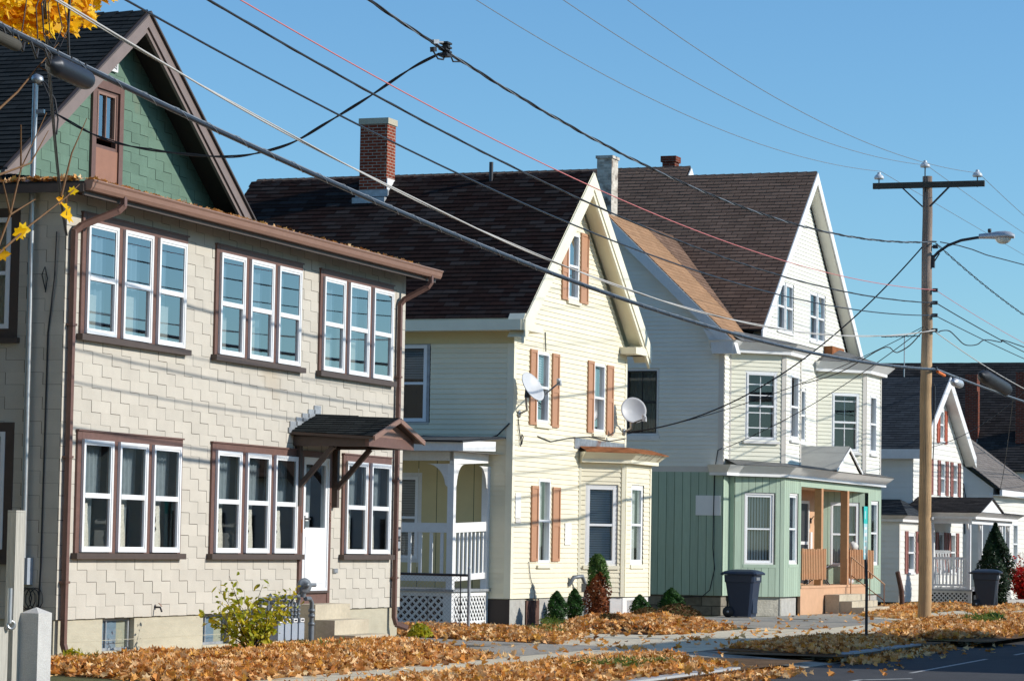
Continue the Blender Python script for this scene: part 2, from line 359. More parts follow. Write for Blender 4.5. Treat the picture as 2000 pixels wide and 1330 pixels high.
# ------------------------------------------------------------------ mesh helper
class MB:
    def __init__(s):
        s.v, s.f, s.mi, s.c, s.sm, s.mats = [], [], [], [], [], []

    def _m(s, mat):
        mat = M[mat] if isinstance(mat, str) else mat
        if mat not in s.mats:
            s.mats.append(mat)
        return s.mats.index(mat)

    def face(s, pts, mat, var=0.5, smooth=False):
        b = len(s.v)
        s.v.extend([tuple(p) for p in pts])
        s.f.append(tuple(range(b, b + len(pts))))
        s.mi.append(s._m(mat)); s.c.append(var); s.sm.append(smooth)

    def grid(s, rows, mat, var=0.5, smooth=True, closed=False):
        b = len(s.v)
        n = len(rows[0])
        for r in rows:
            s.v.extend([tuple(p) for p in r])
        k = s._m(mat)
        for i in range(len(rows) - 1):
            for j in range(n if closed else n - 1):
                j2 = (j + 1) % n
                s.f.append((b + i * n + j, b + i * n + j2, b + (i + 1) * n + j2, b + (i + 1) * n + j))
                s.mi.append(k); s.c.append(var); s.sm.append(smooth)

    def hexa(s, p, mat, var=0.5):
        """p: 8 points, bottom ring 0-3, top ring 4-7"""
        for q in ((3, 2, 1, 0), (4, 5, 6, 7), (0, 1, 5, 4), (1, 2, 6, 5), (2, 3, 7, 6), (3, 0, 4, 7)):
            s.face([p[i] for i in q], mat, var)

    def box(s, a, b, mat, var=0.5):
        (x0, y0, z0), (x1, y1, z1) = a, b
        x0, x1 = min(x0, x1), max(x0, x1); y0, y1 = min(y0, y1), max(y0, y1); z0, z1 = min(z0, z1), max(z0, z1)
        s.hexa([(x0, y0, z0), (x1, y0, z0), (x1, y1, z0), (x0, y1, z0), (x0, y0, z1), (x1, y0, z1), (x1, y1, z1), (x0, y1, z1)], mat, var)

    def bar(s, p0, p1, w, h, mat, up=(0, 0, 1), var=0.5):
        p0, p1 = Vector(p0), Vector(p1)
        d = (p1 - p0).normalized()
        side = d.cross(Vector(up))
        if side.length < 1e-4:
            side = d.cross(Vector((1, 0, 0)))
        side.normalize()
        u = side.cross(d)
        a, b = side * (w / 2), u * (h / 2)
        s.hexa([p0 - a - b, p0 + a - b, p1 + a - b, p1 - a - b, p0 - a + b, p0 + a + b, p1 + a + b, p1 - a + b], mat, var)

    def tube(s, path, r, mat, n=8, cap=True, var=0.5):
        path = [Vector(p) for p in path]
        rs = r if isinstance(r, (list, tuple)) else [r] * len(path)
        rows = []
        ref = None
        for i, p in enumerate(path):
            d = (path[min(i + 1, len(path) - 1)] - path[max(i - 1, 0)])
            d = d.normalized() if d.length > 1e-9 else Vector((0, 0, 1))
            if ref is None:
                ref = d.cross(Vector((0, 0, 1)))
                if ref.length < 0.05:
                    ref = d.cross(Vector((1, 0, 0)))
            else:
                ref = ref - d * ref.dot(d)
            ref.normalize()
            q = d.cross(ref)
            rows.append([p + (ref * math.cos(2 * math.pi * k / n) + q * math.sin(2 * math.pi * k / n)) * rs[i] for k in range(n)])
        s.grid(rows, mat, var, True, True)
        if cap:
            s.face(rows[0][::-1], mat, var); s.face(rows[-1], mat, var)

    def lathe(s, prof, c, axis, mat, n=16, var=0.5, smooth=True):
        a = Vector(axis).normalized()
        e = a.cross(Vector((0, 0, 1)))
        if e.length < 0.05:
            e = a.cross(Vector((1, 0, 0)))
        e.normalize()
        g = a.cross(e)
        c = Vector(c)
        rows = [[c + a * z + (e * math.cos(2 * math.pi * k / n) + g * math.sin(2 * math.pi * k / n)) * r for k in range(n)] for r, z in prof]
        s.grid(rows, mat, var, smooth, True)

    def prism(s, poly, vec, mat, var=0.5):
        v = Vector(vec)
        a = [Vector(p) for p in poly]
        b = [p + v for p in a]
        s.face(a[::-1], mat, var); s.face(b, mat, var)
        for i in range(len(a)):
            j = (i + 1) % len(a)
            s.face([a[i], a[j], b[j], b[i]], mat, var)

    def build(s, name, parent=None, uv=True):
        me = bpy.data.meshes.new(name)
        me.from_pydata(s.v, [], s.f)
        for m in s.mats:
            me.materials.append(m)
        me.polygons.foreach_set("material_index", s.mi)
        me.polygons.foreach_set("use_smooth", s.sm)
        if uv and s.f:
            co = np.array(s.v, dtype=np.float64)
            lt = np.array([len(f) for f in s.f])
            flat = np.concatenate([np.array(f) for f in s.f])
            starts = np.concatenate([[0], np.cumsum(lt)[:-1]])
            p0 = co[flat[starts]]; p1 = co[flat[starts + 1]]; p2 = co[flat[starts + 2]]
            nr = np.cross(p1 - p0, p2 - p0)
            ln = np.linalg.norm(nr, axis=1)
            nr = nr / np.maximum(ln, 1e-12)[:, None]
            hz = np.abs(nr[:, 2]) > 0.97
            U = np.stack([-nr[:, 1], nr[:, 0], np.zeros(len(nr))], 1)
            U = np.where(hz[:, None], np.array([1.0, 0, 0]), U)
            U /= np.maximum(np.linalg.norm(U, axis=1), 1e-9)[:, None]
            V = np.cross(nr, U)
            V = np.where(hz[:, None], np.array([0, 1.0, 0]), V)
            fi = np.repeat(np.arange(len(lt)), lt)
            pc = co[flat]
            uvs = np.stack([(pc * U[fi]).sum(1), (pc * V[fi]).sum(1)], 1)
            lay = me.uv_layers.new(name="UVMap")
            lay.data.foreach_set("uv", uvs.astype(np.float32).ravel())
            at = me.attributes.new("var", 'FLOAT', 'FACE')
            at.data.foreach_set("value", np.array(s.c, dtype=np.float32))
        me.update()
        o = bpy.data.objects.new(name, me)
        scene.collection.objects.link(o)
        if parent is not None:
            o.parent = parent
        return o


def tag(o, label, cat, group=None):
    o["label"], o["category"] = label, cat
    if group:
        o["group"] = group
    return o


def thing(name, label, cat, loc=(0, 0, 0), rz=0.0, group=None):
    o = bpy.data.objects.new(name, None)
    o.empty_display_size = 0.3
    scene.collection.objects.link(o)
    o.location = loc
    o.rotation_euler = (0, 0, rz)
    return tag(o, label, cat, group)


def kind(o, k):
    o["kind"] = k
    return o


def copy_tree(o, parent=None):
    c = o.copy()
    scene.collection.objects.link(c)
    if parent is not None:
        c.parent = parent
    for ch in o.children:
        copy_tree(ch, c)
    return c


class Fr:
    """flat frame: a along u, b along v (default up), d outwards"""
    def __init__(s, o, u, n, v=(0, 0, 1)):
        s.o, s.u, s.n, s.v = Vector(o), Vector(u).normalized(), Vector(n).normalized(), Vector(v).normalized()

    def p(s, a, b, d=0.0):
        return s.o + s.u * a + s.v * b + s.n * d

    def box(s, mb, a0, a1, b0, b1, d0, d1, mat, var=0.5):
        q = [s.p(a0, b0, d0), s.p(a1, b0, d0), s.p(a1, b0, d1), s.p(a0, b0, d1), s.p(a0, b1, d0), s.p(a1, b1, d0), s.p(a1, b1, d1), s.p(a0, b1, d1)]
        mb.hexa(q, mat, var)

    def quad(s, mb, a0, a1, b0, b1, d, mat, var=0.5):
        mb.face([s.p(a0, b0, d), s.p(a1, b0, d), s.p(a1, b1, d), s.p(a0, b1, d)], mat, var)


# ---- 2-D clipping of convex polygons
def clip(poly, ax, lim, keep_less):
    out = []
    n = len(poly)
    for i in range(n):
        p, q = poly[i], poly[(i + 1) % n]
        a = (p[ax] <= lim + 1e-9) if keep_less else (p[ax] >= lim - 1e-9)
        b = (q[ax] <= lim + 1e-9) if keep_less else (q[ax] >= lim - 1e-9)
        if a:
            out.append(p)
        if a != b:
            t = (lim - p[ax]) / (q[ax] - p[ax])
            out.append((p[0] + (q[0] - p[0]) * t, p[1] + (q[1] - p[1]) * t))
    return out if len(out) >= 3 else []


def area(poly):
    return abs(sum(poly[i][0] * poly[(i + 1) % len(poly)][1] - poly[(i + 1) % len(poly)][0] * poly[i][1] for i in range(len(poly)))) / 2


def punch(poly, holes):
    pieces = [poly]
    for (a0, a1, b0, b1) in holes:
        new = []
        for p in pieces:
            xs = [q[0] for q in p]; ys = [q[1] for q in p]
            if max(xs) <= a0 or min(xs) >= a1 or max(ys) <= b0 or min(ys) >= b1:
                new.append(p); continue
            new.append(clip(p, 0, a0, True)); new.append(clip(p, 0, a1, False))
            mid = clip(clip(p, 0, a0, False) or [], 0, a1, True) if clip(p, 0, a0, False) else []
            if mid:
                new.append(clip(mid, 1, b0, True)); new.append(clip(mid, 1, b1, False))
        pieces = [p for p in new if p and area(p) > 1e-7]
    return pieces


def sheet(mb, fr, poly, mat, holes=(), d=0.0, var=0.5):
    for p in punch(poly, holes):
        mb.face([fr.p(a, b, d) for a, b in p], mat, var)


def courses(mb, fr, poly, mat, h, lip, holes=(), back=None, w=None, gap=0.0, shift=0.5, stairs=False, v0=None, base=0.0, vspread=0.5, jag=0.0):
    """lapped courses: each strip of height h leans out by lip at its lower edge; with w each strip is cut into tabs"""
    ys = [q[1] for q in poly]; xs = [q[0] for q in poly]
    lo = min(ys) if v0 is None else v0
    i = int(math.floor((min(ys) - lo) / h))
    if back:
        sheet(mb, fr, poly, back, holes, base)
    while lo + i * h < max(ys) - 1e-6:
        b0, b1 = lo + i * h, lo + (i + 1) * h
        strip = clip(poly, 1, b0, False)
        strip = clip(strip, 1, b1, True) if strip else []
        if strip:
            jobs = []
            if w is None:
                jobs.append((strip, rng.random(), lip))
            else:
                off = (i * shift) % 1.0
                k = int(math.floor(min(xs) / w - off)) - 1
                while (k + off) * w < max(xs):
                    x0 = (k + off) * w
                    g = gap * (1 + jag * rng.uniform(-0.7, 0.9))
                    var = rng.random() ** 1 if vspread >= 0.5 else 0.5 + rng.uniform(-vspread, vspread)
                    lp = lip * (1 + jag * rng.uniform(-0.5, 0.6))
                    q = clip(strip, 0, x0 + g, False)
                    q = clip(q, 0, x0 + w, True) if q else []
                    if q:
                        if stairs:
                            g2 = g * 0.55
                            a = clip(q, 1, b0 + g2, False)
                            if a:
                                jobs.append((a, var, lp))
                            c = clip(q, 1, b0 + g2, True)
                            c = clip(c, 0, x0 + w * 0.5, False) if c else []
                            if c:
                                jobs.append((c, var, lp))
                        else:
                            jobs.append((q, var, lp))
                    k += 1
            for q, var, lp in jobs:
                for pc in punch(q, holes):
                    pts = [fr.p(a, b, base + 0.003 + lp * (1 - (b - b0) / h)) for a, b in pc]
                    mb.face(pts, mat, var)
                    n = len(pc)
                    for j in range(n):
                        a, c = pc[j], pc[(j + 1) % n]
                        if abs(a[1] - b0) < (gap + 1e-4 if stairs else 1e-4) and abs(c[1] - a[1]) < 1e-6 and abs(a[0] - c[0]) > 1e-4:
                            mb.face([fr.p(a[0], a[1], base), fr.p(c[0], c[1], base), pts[(j + 1) % n], pts[j]], mat, var)
        i += 1


def boards(mb, fr, poly, mat, back, w=0.2, gap=0.012, holes=(), d=0.012):
    """upright boards with grooves between them"""
    sheet(mb, fr, poly, back, holes, 0.0)
    xs = [q[0] for q in poly]
    k = math.floor(min(xs) / w)
    while k * w < max(xs):
        x0, x1 = k * w + gap, (k + 1) * w
        q = clip(poly, 0, x0, False)
        q = clip(q, 0, x1, True) if q else []
        if q:
            v = rng.random()
            for pc in punch(q, holes):
                mb.face([fr.p(a, b, d) for a, b in pc], mat, v)
        k += 1


def offset_line(pts, d):
    """offset an open 2-D polyline to its right-hand side by d with mitred corners"""
    out = []
    n = len(pts)
    nr = []
    for i in range(n - 1):
        dx, dy = pts[i + 1][0] - pts[i][0], pts[i + 1][1] - pts[i][1]
        l = math.hypot(dx, dy)
        nr.append((dy / l, -dx / l))
    for i in range(n):
        if i == 0:
            m = nr[0]; k = 1
        elif i == n - 1:
            m = nr[-1]; k = 1
        else:
            m = (nr[i - 1][0] + nr[i][0], nr[i - 1][1] + nr[i][1])
            l = math.hypot(*m); m = (m[0] / l, m[1] / l)
            k = 1 / max(0.3, m[0] * nr[i][0] + m[1] * nr[i][1])
        out.append((pts[i][0] + m[0] * d * k, pts[i][1] + m[1] * d * k))
    return out


def cornice(mb, plan, zb, zt, ob, ot, mat, soffit, lip=0.07):
    """boxed eave running round a plan polyline: sloped fascia with a small straight lip under it, and its soffit"""
    w, a, b = plan, offset_line(plan, ob), offset_line(plan, ot)
    for i in range(len(plan) - 1):
        mb.face([(*a[i], zb), (*a[i + 1], zb), (*a[i + 1], zb + lip), (*a[i], zb + lip)], mat, 0.5)
        mb.face([(*a[i], zb + lip), (*a[i + 1], zb + lip), (*b[i + 1], zt), (*b[i], zt)], mat, 0.5)
        mb.face([(*w[i], zb + 0.001), (*w[i + 1], zb + 0.001), (*a[i + 1], zb), (*a[i], zb)], soffit, 0.5)
    for k in (0, -1):
        mb.face([(*w[k], zb), (*a[k], zb), (*a[k], zb + lip), (*b[k], zt), (*w[k], zt)], mat, 0.5)


def lattice(mb, fr, a0, a1, b0, b1, sp, w, mat, d=0.0, th=0.012):
    for sgn, dd in ((1, d), (-1, d + th)):
        k = -int((b1 - b0) / sp) - 2
        while k * sp < (a1 - a0) + (b1 - b0) + sp:
            c = a0 + k * sp
            h = b1 - b0 + 2 * w
            if sgn > 0:
                q = [(c - w * .7, b0 - w), (c + w * .7, b0 - w), (c + w * .7 + h, b1 + w), (c - w * .7 + h, b1 + w)]
            else:
                q = [(c - w * .7 + h, b0 - w), (c + w * .7 + h, b0 - w), (c + w * .7, b1 + w), (c - w * .7, b1 + w)]
            for ax, lim, less in ((0, a0, False), (0, a1, True), (1, b0, False), (1, b1, True)):
                q = clip(q, ax, lim, less) if q else []
            if q and area(q) > 1e-6:
                pts = [fr.p(a, b, dd) for a, b in q]
                mb.prism(pts, fr.n * th, mat)
            k += 1


# ------------------------------------------------------------------ windows
def curtain(mb, fr, a0, a1, b0, b1, d, mat, waves=6, amp=0.018, top_w=None):
    rows = []
    n = max(8, waves * 6)
    for j in range(5):
        t = j / 4
        r = []
        for i in range(n + 1):
            s_ = i / n
            aa = a0 + (a1 - a0) * s_
            if top_w is not None:
                aa = a0 + (a1 - a0) * s_ * (top_w * t + (1 - t))
            r.append(fr.p(aa, b0 + (b1 - b0) * t, d + amp * math.sin(s_ * waves * 2 * math.pi + 0.6 * t)))
        rows.append(r)
    mb.grid(rows, mat, 0.5)


def blind(mb, fr, a0, a1, b0, b1, d, mat, step=0.05):
    n = int((b1 - b0) / step)
    for i in range(n):
        z = b0 + i * step
        mb.face([fr.p(a0, z, d + 0.012), fr.p(a1, z, d + 0.012), fr.p(a1, z + step * 0.86, d - 0.012), fr.p(a0, z + step * 0.86, d - 0.012)], mat, rng.random())


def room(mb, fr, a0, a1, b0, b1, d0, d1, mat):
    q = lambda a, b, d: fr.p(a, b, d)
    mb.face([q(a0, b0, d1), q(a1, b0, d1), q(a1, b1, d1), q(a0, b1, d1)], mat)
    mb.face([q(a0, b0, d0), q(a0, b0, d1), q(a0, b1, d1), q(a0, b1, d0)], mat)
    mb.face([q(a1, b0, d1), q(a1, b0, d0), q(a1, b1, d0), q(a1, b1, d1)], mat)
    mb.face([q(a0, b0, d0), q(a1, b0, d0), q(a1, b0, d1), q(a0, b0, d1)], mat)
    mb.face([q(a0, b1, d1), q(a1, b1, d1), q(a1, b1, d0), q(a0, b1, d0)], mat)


def ring(mb, fr, a0, a1, b0, b1, w, d0, d1, mat, top=None, bot=None):
    t, b = top or w, bot or w
    fr.box(mb, a0, a0 + w, b0, b1, d0, d1, mat)
    fr.box(mb, a1 - w, a1, b0, b1, d0, d1, mat)
    fr.box(mb, a0 + w, a1 - w, b1 - t, b1, d0, d1 - 0.002, mat)
    fr.box(mb, a0 + w, a1 - w, b0, b0 + b, d0, d1 - 0.002, mat)


def sash(mb, fr, a0, a1, b0, b1, mid, w, d0, d1, mat, rail=0.05):
    ring(mb, fr, a0, a1, b0, b1, w, d0, d1, mat)
    fr.box(mb, a0 + w, a1 - w, mid - rail / 2, mid + rail / 2, d0, d1 - 0.006, mat)


def panes(mb, fr, a0, a1, b0, b1, mid, w, d, mat):
    fr.quad(mb, a0 + w - .005, a1 - w + .005, mid + 0.01, b1 - w + .005, d, mat)
    fr.quad(mb, a0 + w - .005, a1 - w + .005, b0 + w - .005, mid - 0.01, d - 0.02, mat)


def window(root, fr, a0, a1, b0, b1, mid=None, fw=0.06, d1=0.03, frame='vinyl', glass='glass', inside='blind', sill=None, muntins=None, casing=None, deep=0.45, name='window', rm='room', shut=None):
    """double-hung window; the wall behind must have a hole a0..a1 x b0..b1. Returns the window part."""
    mid = (b0 + b1) / 2 if mid is None else mid
    mb = MB()
    ca = 0.0
    if casing:
        cm, ca = casing
        ring(mb, fr, a0 - ca, a1 + ca, b0 - ca, b1 + ca, ca, -0.01, d1 - 0.012, cm)
    sash(mb, fr, a0, a1, b0, b1, mid, fw, -0.10, d1, frame)
    if muntins:
        for axis, t, lo, hi in muntins:
            if axis == 'v':
                fr.box(mb, a0 + (a1 - a0) * t - .010, a0 + (a1 - a0) * t + .010, lo, hi, -0.06, -0.035, frame)
            else:
                fr.box(mb, a0 + fw, a1 - fw, t - .012, t + .012, -0.06, -0.032, frame)
    room(mb, fr, a0 + .01, a1 - .01, b0 + .01, b1 - .01, -0.10, -deep, rm)
    w = mb.build(name, root)
    pb = MB()
    panes(pb, fr, a0, a1, b0, b1, mid, fw, -0.035, glass)
    pb.build('pane', w)
    if inside:
        cb = MB()
        if inside == 'blind':
            blind(cb, fr, a0 + fw, a1 - fw, b0 + fw, b1 - fw, -0.13, 'blind')
            cb.build('blind', w)
        elif inside == 'vblind':
            n = max(5, int((a1 - a0) / 0.085))
            for i in range(n):
                x = a0 + fw + (a1 - a0 - 2 * fw) * i / n
                ww = (a1 - a0 - 2 * fw) / n
                cb.face([fr.p(x, b0 + fw, -0.12), fr.p(x + ww * .92, b0 + fw, -0.15), fr.p(x + ww * .92, b1 - fw, -0.15), fr.p(x, b1 - fw, -0.12)], 'blind', rng.random())
            cb.build('blind', w)
        elif inside == 'sheer':
            curtain(cb, fr, a0 + fw, a1 - fw, b0 + fw, b1 - fw, -0.16, 'curtain', 7)
            cb.build('curtain', w)
        elif inside == 'grey':
            curtain(cb, fr, a0 + fw, a1 - fw, b0 + fw, b1 - fw, -0.16, 'curtain_g', 7)
            cb.build('curtain', w)
        elif inside == 'half':
            blind(cb, fr, a0 + fw, a1 - fw, (b0 + b1) / 2 + 0.1, b1 - fw, -0.13, 'blind')
            cb.build('blind', w)
    if sill:
        sm, sh, so = sill
        sb = MB()
        fr.box(sb, a0 - ca - 0.04, a1 + ca + 0.04, b0 - ca - sh, b0 - ca, -0.01, d1 + so, sm)
        sb.build('sill', w)
    return w


def shutter(root, fr, a0, a1, b0, b1, mat, d0=0.015, d1=0.05):
    mb = MB()
    w = 0.06
    ring(mb, fr, a0, a1, b0, b1, w, d0, d1, mat)
    m = (b0 + b1) / 2
    fr.box(mb, a0 + w, a1 - w, m - 0.045, m + 0.045, d0, d1 - 0.004, mat)
    fr.quad(mb, a0 + w, a1 - w, b0 + w, b1 - w, d1 - 0.016, mat)
    return mb.build('shutter', root)


def slope(mb, pts, mat, back='roof_bk', h=0.14, w=0.32, gap=0.006, lip=0.012, shift=0.5, th=0.05, edge='dkmetal', under='soffit_d', jag=0.5, holes=()):
    """a shingled roof plane over a planar polygon of 3-D points (first point on the eave), with thickness"""
    P = [Vector(p) for p in pts]
    n = (P[1] - P[0]).cross(P[2] - P[0]).normalized()
    if n.z < 0:
        n = -n
    u = Vector((0, 0, 1)).cross(n).normalized()
    v = n.cross(u)
    fr = Fr(P[0], u, n, v)
    poly = [((p - P[0]).dot(u), (p - P[0]).dot(v)) for p in P]
    if sum(poly[i][0] * poly[(i + 1) % len(poly)][1] - poly[(i + 1) % len(poly)][0] * poly[i][1] for i in range(len(poly))) < 0:
        poly = poly[::-1]
    courses(mb, fr, poly, mat, h, lip, holes, back=back, w=w, gap=gap, shift=shift, jag=jag)
    if th:
        k = len(poly)
        mb.face([fr.p(a, b, -th) for a, b in poly][::-1], under)
        for i in range(k):
            a, c = poly[i], poly[(i + 1) % k]
            mb.face([fr.p(*a, -th), fr.p(*c, -th), fr.p(*c, 0), fr.p(*a, 0)], edge)
    return fr


def ridge_caps(mb, p0, p1, sn, mat, step=0.24, w=0.16, lift=0.018):
    """cap shingles bent over a ridge; sn: slope rise/run"""
    p0, p1 = Vector(p0), Vector(p1)
    d = (p1 - p0)
    L = d.length
    d.normalize()
    s_ = d.cross(Vector((0, 0, 1))).normalized()
    k = int(L / step)
    for i in range(k):
        a = p0 + d * (i * L / k)
        b = p0 + d * ((i + 1) * L / k + 0.03)
        v = rng.random()
        up0, up1 = Vector((0, 0, lift * 0.4)), Vector((0, 0, lift * 1.3))
        for sg in (1, -1):
            o = s_ * (sg * w) - Vector((0, 0, w * sn))
            q = [a + up1, b + up0, b + up0 + o, a + up1 + o]
            mb.face(q if sg < 0 else q[::-1], mat, v)
        mb.face([a + up1 + s_ * w - Vector((0, 0, w * sn)), a + up1, a - Vector((0, 0, 0.0)) + s_ * w * 0.9 - Vector((0, 0, w * sn))], mat, v)


# ================================================================== 1. the beige shingled house
H1 = thing("shingled_house", "two-storey house in stepped beige shingles with a green attic gable and brown trim", "house", (33.266, 17.946, 0))
F = Fr((0, 0, 0), (1, 0, 0), (0, -1, 0))
LW = Fr((0, 0, 0), (0, -1, 0), (-1, 0, 0))
UP = [(0.405, 3.51), (4.45, 7.51), (8.21, 11.24)]
LO = [(0.42, 3.50), (4.46, 7.60), (9.27, 11.30)]
ZU, ZL = (4.22, 5.795), (1.39, 2.965)
holes = [(a, b, *ZU) for a, b in UP] + [(a, b, *ZL) for a, b in LO] + [(7.62, 8.80, 0.66, 2.96)]
mb = MB()
TW, TH = 0.545, 0.158
courses(mb, F, [(0, 0.535), (11.85, 0.535), (11.85, 6.02), (0, 6.02)], 'tile', TH, 0.0015, holes, back='tile_back', w=TW, gap=0.0095, stairs=True, shift=-0.5, v0=0.535, jag=0.6)
lh = [(-1.62, -0.66, 4.2, 5.76), (-1.62, -0.66, 1.36, 2.99)]
courses(mb, LW, [(-2.9, 0.535), (0.012, 0.535), (0.012, 6.02), (-2.9, 6.02)], 'tile', TH, 0.0015, lh, back='tile_back', w=TW, gap=0.0055, stairs=True, shift=-0.5, v0=0.535, jag=0.6)
courses(mb, LW, [(-13.5, 0.535), (-2.9, 0.535), (-2.9, 6.02), (-13.5, 6.02)], 'tile', TH, 0.0015, back='tile_back', w=TW, gap=0.0055, stairs=True, shift=-0.5, v0=0.535)
RW = Fr((11.85, 0, 0), (0, 1, 0), (1, 0, 0))
courses(mb, RW, [(0, 0.535), (13.5, 0.535), (13.5, 6.02), (0, 6.02)], 'tile', TH, 0.0015, back='tile_back', w=TW, gap=0.0055, stairs=True, shift=-0.5, v0=0.535)
mb.box((0.0, 13.4, 0.5), (11.85, 13.5, 6.0), 'tile')
mb.build('wall', H1)
mb = MB()
sheet(mb, F, [(0.02, -0.15), (11.83, -0.15), (11.83, 0.535), (0.02, 0.535)], 'conc', [(1.36, 2.28, 0.07, 0.534), (4.42, 5.30, 0.07, 0.534)], -0.03)
mb.face([F.p(0.02, 0.535, -0.03), F.p(11.83, 0.535, -0.03), F.p(11.83, 0.535, -.2), F.p(0.02, 0.535, -.2)], 'conc')
mb.face([(0.02, 0.03, -.15), (0.02, 0.03, .535), (0.02, 13.4, .535), (0.02, 13.4, -.15)], 'conc')
mb.face([(11.83, 0.03, -.15), (11.83, 13.4, -.15), (11.83, 13.4, .535), (11.83, 0.03, .535)], 'conc')
for a0, a1 in ((0.3, 5.0), (5.2, 11.6)):
    F.box(mb, a0, a1, 0.24, 0.246, -0.03, -0.026, 'conc')
mb.build('foundation', H1)

# basement window set back in the foundation
for x0 in (1.36, 4.40):
    mb = MB()
    room(mb, F, x0, x0 + 0.92, 0.07, 0.534, -0.03, -0.14, 'conc')
    F.box(mb, x0, x0 + 0.92, 0.06, 0.10, -0.14, -0.02, 'conc')
    ring(mb, F, x0 + 0.02, x0 + 0.90, 0.10, 0.525, 0.035, -0.14, -0.10, 'lead')
    F.box(mb, x0 + 0.24, x0 + 0.265, 0.13, 0.50, -0.13, -0.105, 'lead')
    w = mb.build('window', H1)
    mb = MB(); F.quad(mb, x0 + 0.05, x0 + 0.88, 0.13, 0.495, -0.115, 'glass_bay'); mb.build('pane', w)
    mb = MB(); curtain(mb, F, x0 + 0.06, x0 + 0.59, 0.13, 0.5, -0.135, 'curtain_b', 3, 0.004); mb.build('curtain', w)


def triple(a0, a1, zb, zt, sashes, upper):
    mb = MB()
    cw = 0.10
    F.box(mb, a0, sashes[0][0], zb, zt, -0.02, 0.035, 'brown')
    F.box(mb, sashes[-1][1], a1, zb, zt, -0.02, 0.035, 'brown')
    for (p, q), (r, s_) in zip(sashes[:-1], sashes[1:]):
        F.box(mb, q, r, zb, zt - cw, -0.02, 0.033, 'brown')
    F.box(mb, sashes[0][0], sashes[-1][1], zt - cw, zt, -0.02, 0.037, 'brown')
    F.box(mb, a0 - 0.015, a1 + 0.015, zt, zt + 0.022, -0.01, 0.055, 'brown')
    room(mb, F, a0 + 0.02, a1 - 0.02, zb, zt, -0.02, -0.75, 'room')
    w = mb.build('window', H1)
    sb = MB()
    F.box(sb, a0 - 0.06, a1 + 0.06, zb - 0.078, zb, -0.01, 0.10, 'brown_d')
    sb.build('sill', w)
    for i, (p, q) in enumerate(sashes):
        s1 = MB()
        b0, b1 = zb + 0.015, zt - cw - 0.004
        mid = b0 + (b1 - b0) * 0.505
        ring(s1, F, p, q, b0, b1, 0.042, 0.015, 0.075, 'vinyl')
        ring(s1, F, p + 0.042, q - 0.042, b0 + 0.042, b1 - 0.042, 0.028, 0.035, 0.064, 'vinyl')
        F.box(s1, p + 0.07, q - 0.07, mid - 0.035, mid + 0.03, 0.025, 0.070, 'vinyl')
        s1.build('sash', w)
        pb = MB()
        panes(pb, F, p + .03, q - .03, b0 + .03, b1 - .03, mid, 0.042, 0.055, 'glass_hi' if upper else 'glass')
        pb.build('pane', w)
        cb = MB()
        if upper:
            x1 = q - rng.choice([0.02, 0.05, 0.30])
            curtain(cb, F, p + 0.02, x1, b0 + rng.choice([0.0, 0.0, 0.1]), b1, -0.12, 'curtain_b', 5, 0.025)
            if rng.random() < 0.8:
                ww = rng.uniform(0.22, 0.36)
                curtain(cb, F, p + 0.12, p + 0.16 + ww, b0 + 0.02, b0 + rng.uniform(0.42, 0.60), -0.045, 'curtain', 2, 0.006)
        else:
            curtain(cb, F, p + 0.0, q - 0.0, mid, b1, -0.13, 'curtain_g', 7, 0.02)
            curtain(cb, F, p + 0.12, p + 0.34, mid + 0.02, b1 - 0.1, -0.07, 'curtain_b', 2, 0.006)
            rows = []
            wob = rng.uniform(-0.04, 0.05)
            for j in range(13):
                t = j / 12
                xa = p + 0.18 + 0.08 * t + 0.03 * math.sin(j * 2.4) + 0.05 * math.sin(t * 3.1) + wob
                xb = p + 0.44 - 0.04 * t + wob
                rows.append([F.p(xa + (xb - xa) * k / 6, b0 + (mid - b0 - 0.10) * t, -0.06 + 0.015 * math.sin(k * 2.2 + j * 0.3)) for k in range(7)])
            cb.grid(rows, 'ruffle')
            curtain(cb, F, p + 0.46, q - 0.22, b0, mid, -0.14, 'curtain_g', 4, 0.02)
        cb.build('curtain', w)
    return w


SX = [((0.51, 1.35), (1.54, 2.38), (2.57, 3.42)), ((4.55, 5.38), (5.57, 6.40), (6.58, 7.41)), ((8.30, 9.14), (9.32, 10.15), (10.33, 11.17))]
for (a, b), s_ in zip(UP, SX):
    triple(a, b, *ZU, s_, True)
SL = [((0.53, 1.37), (1.55, 2.38), (2.56, 3.40)), ((4.57, 5.40), (5.59, 6.42), (6.60, 7.43)), ((9.36, 10.21), (10.38, 11.21))]
for (a, b), s_ in zip(LO, SL):
    triple(a, b, *ZL, s_, False)
for b0, b1 in ((4.2, 5.76), (1.36, 2.99)):
    window(H1, LW, -1.50, -0.78, b0 + .06, b1 - .06, fw=0.06, d1=0.035, inside='sheer', casing=('brown_d', 0.12), sill=('brown_d', 0.07, 0.05))

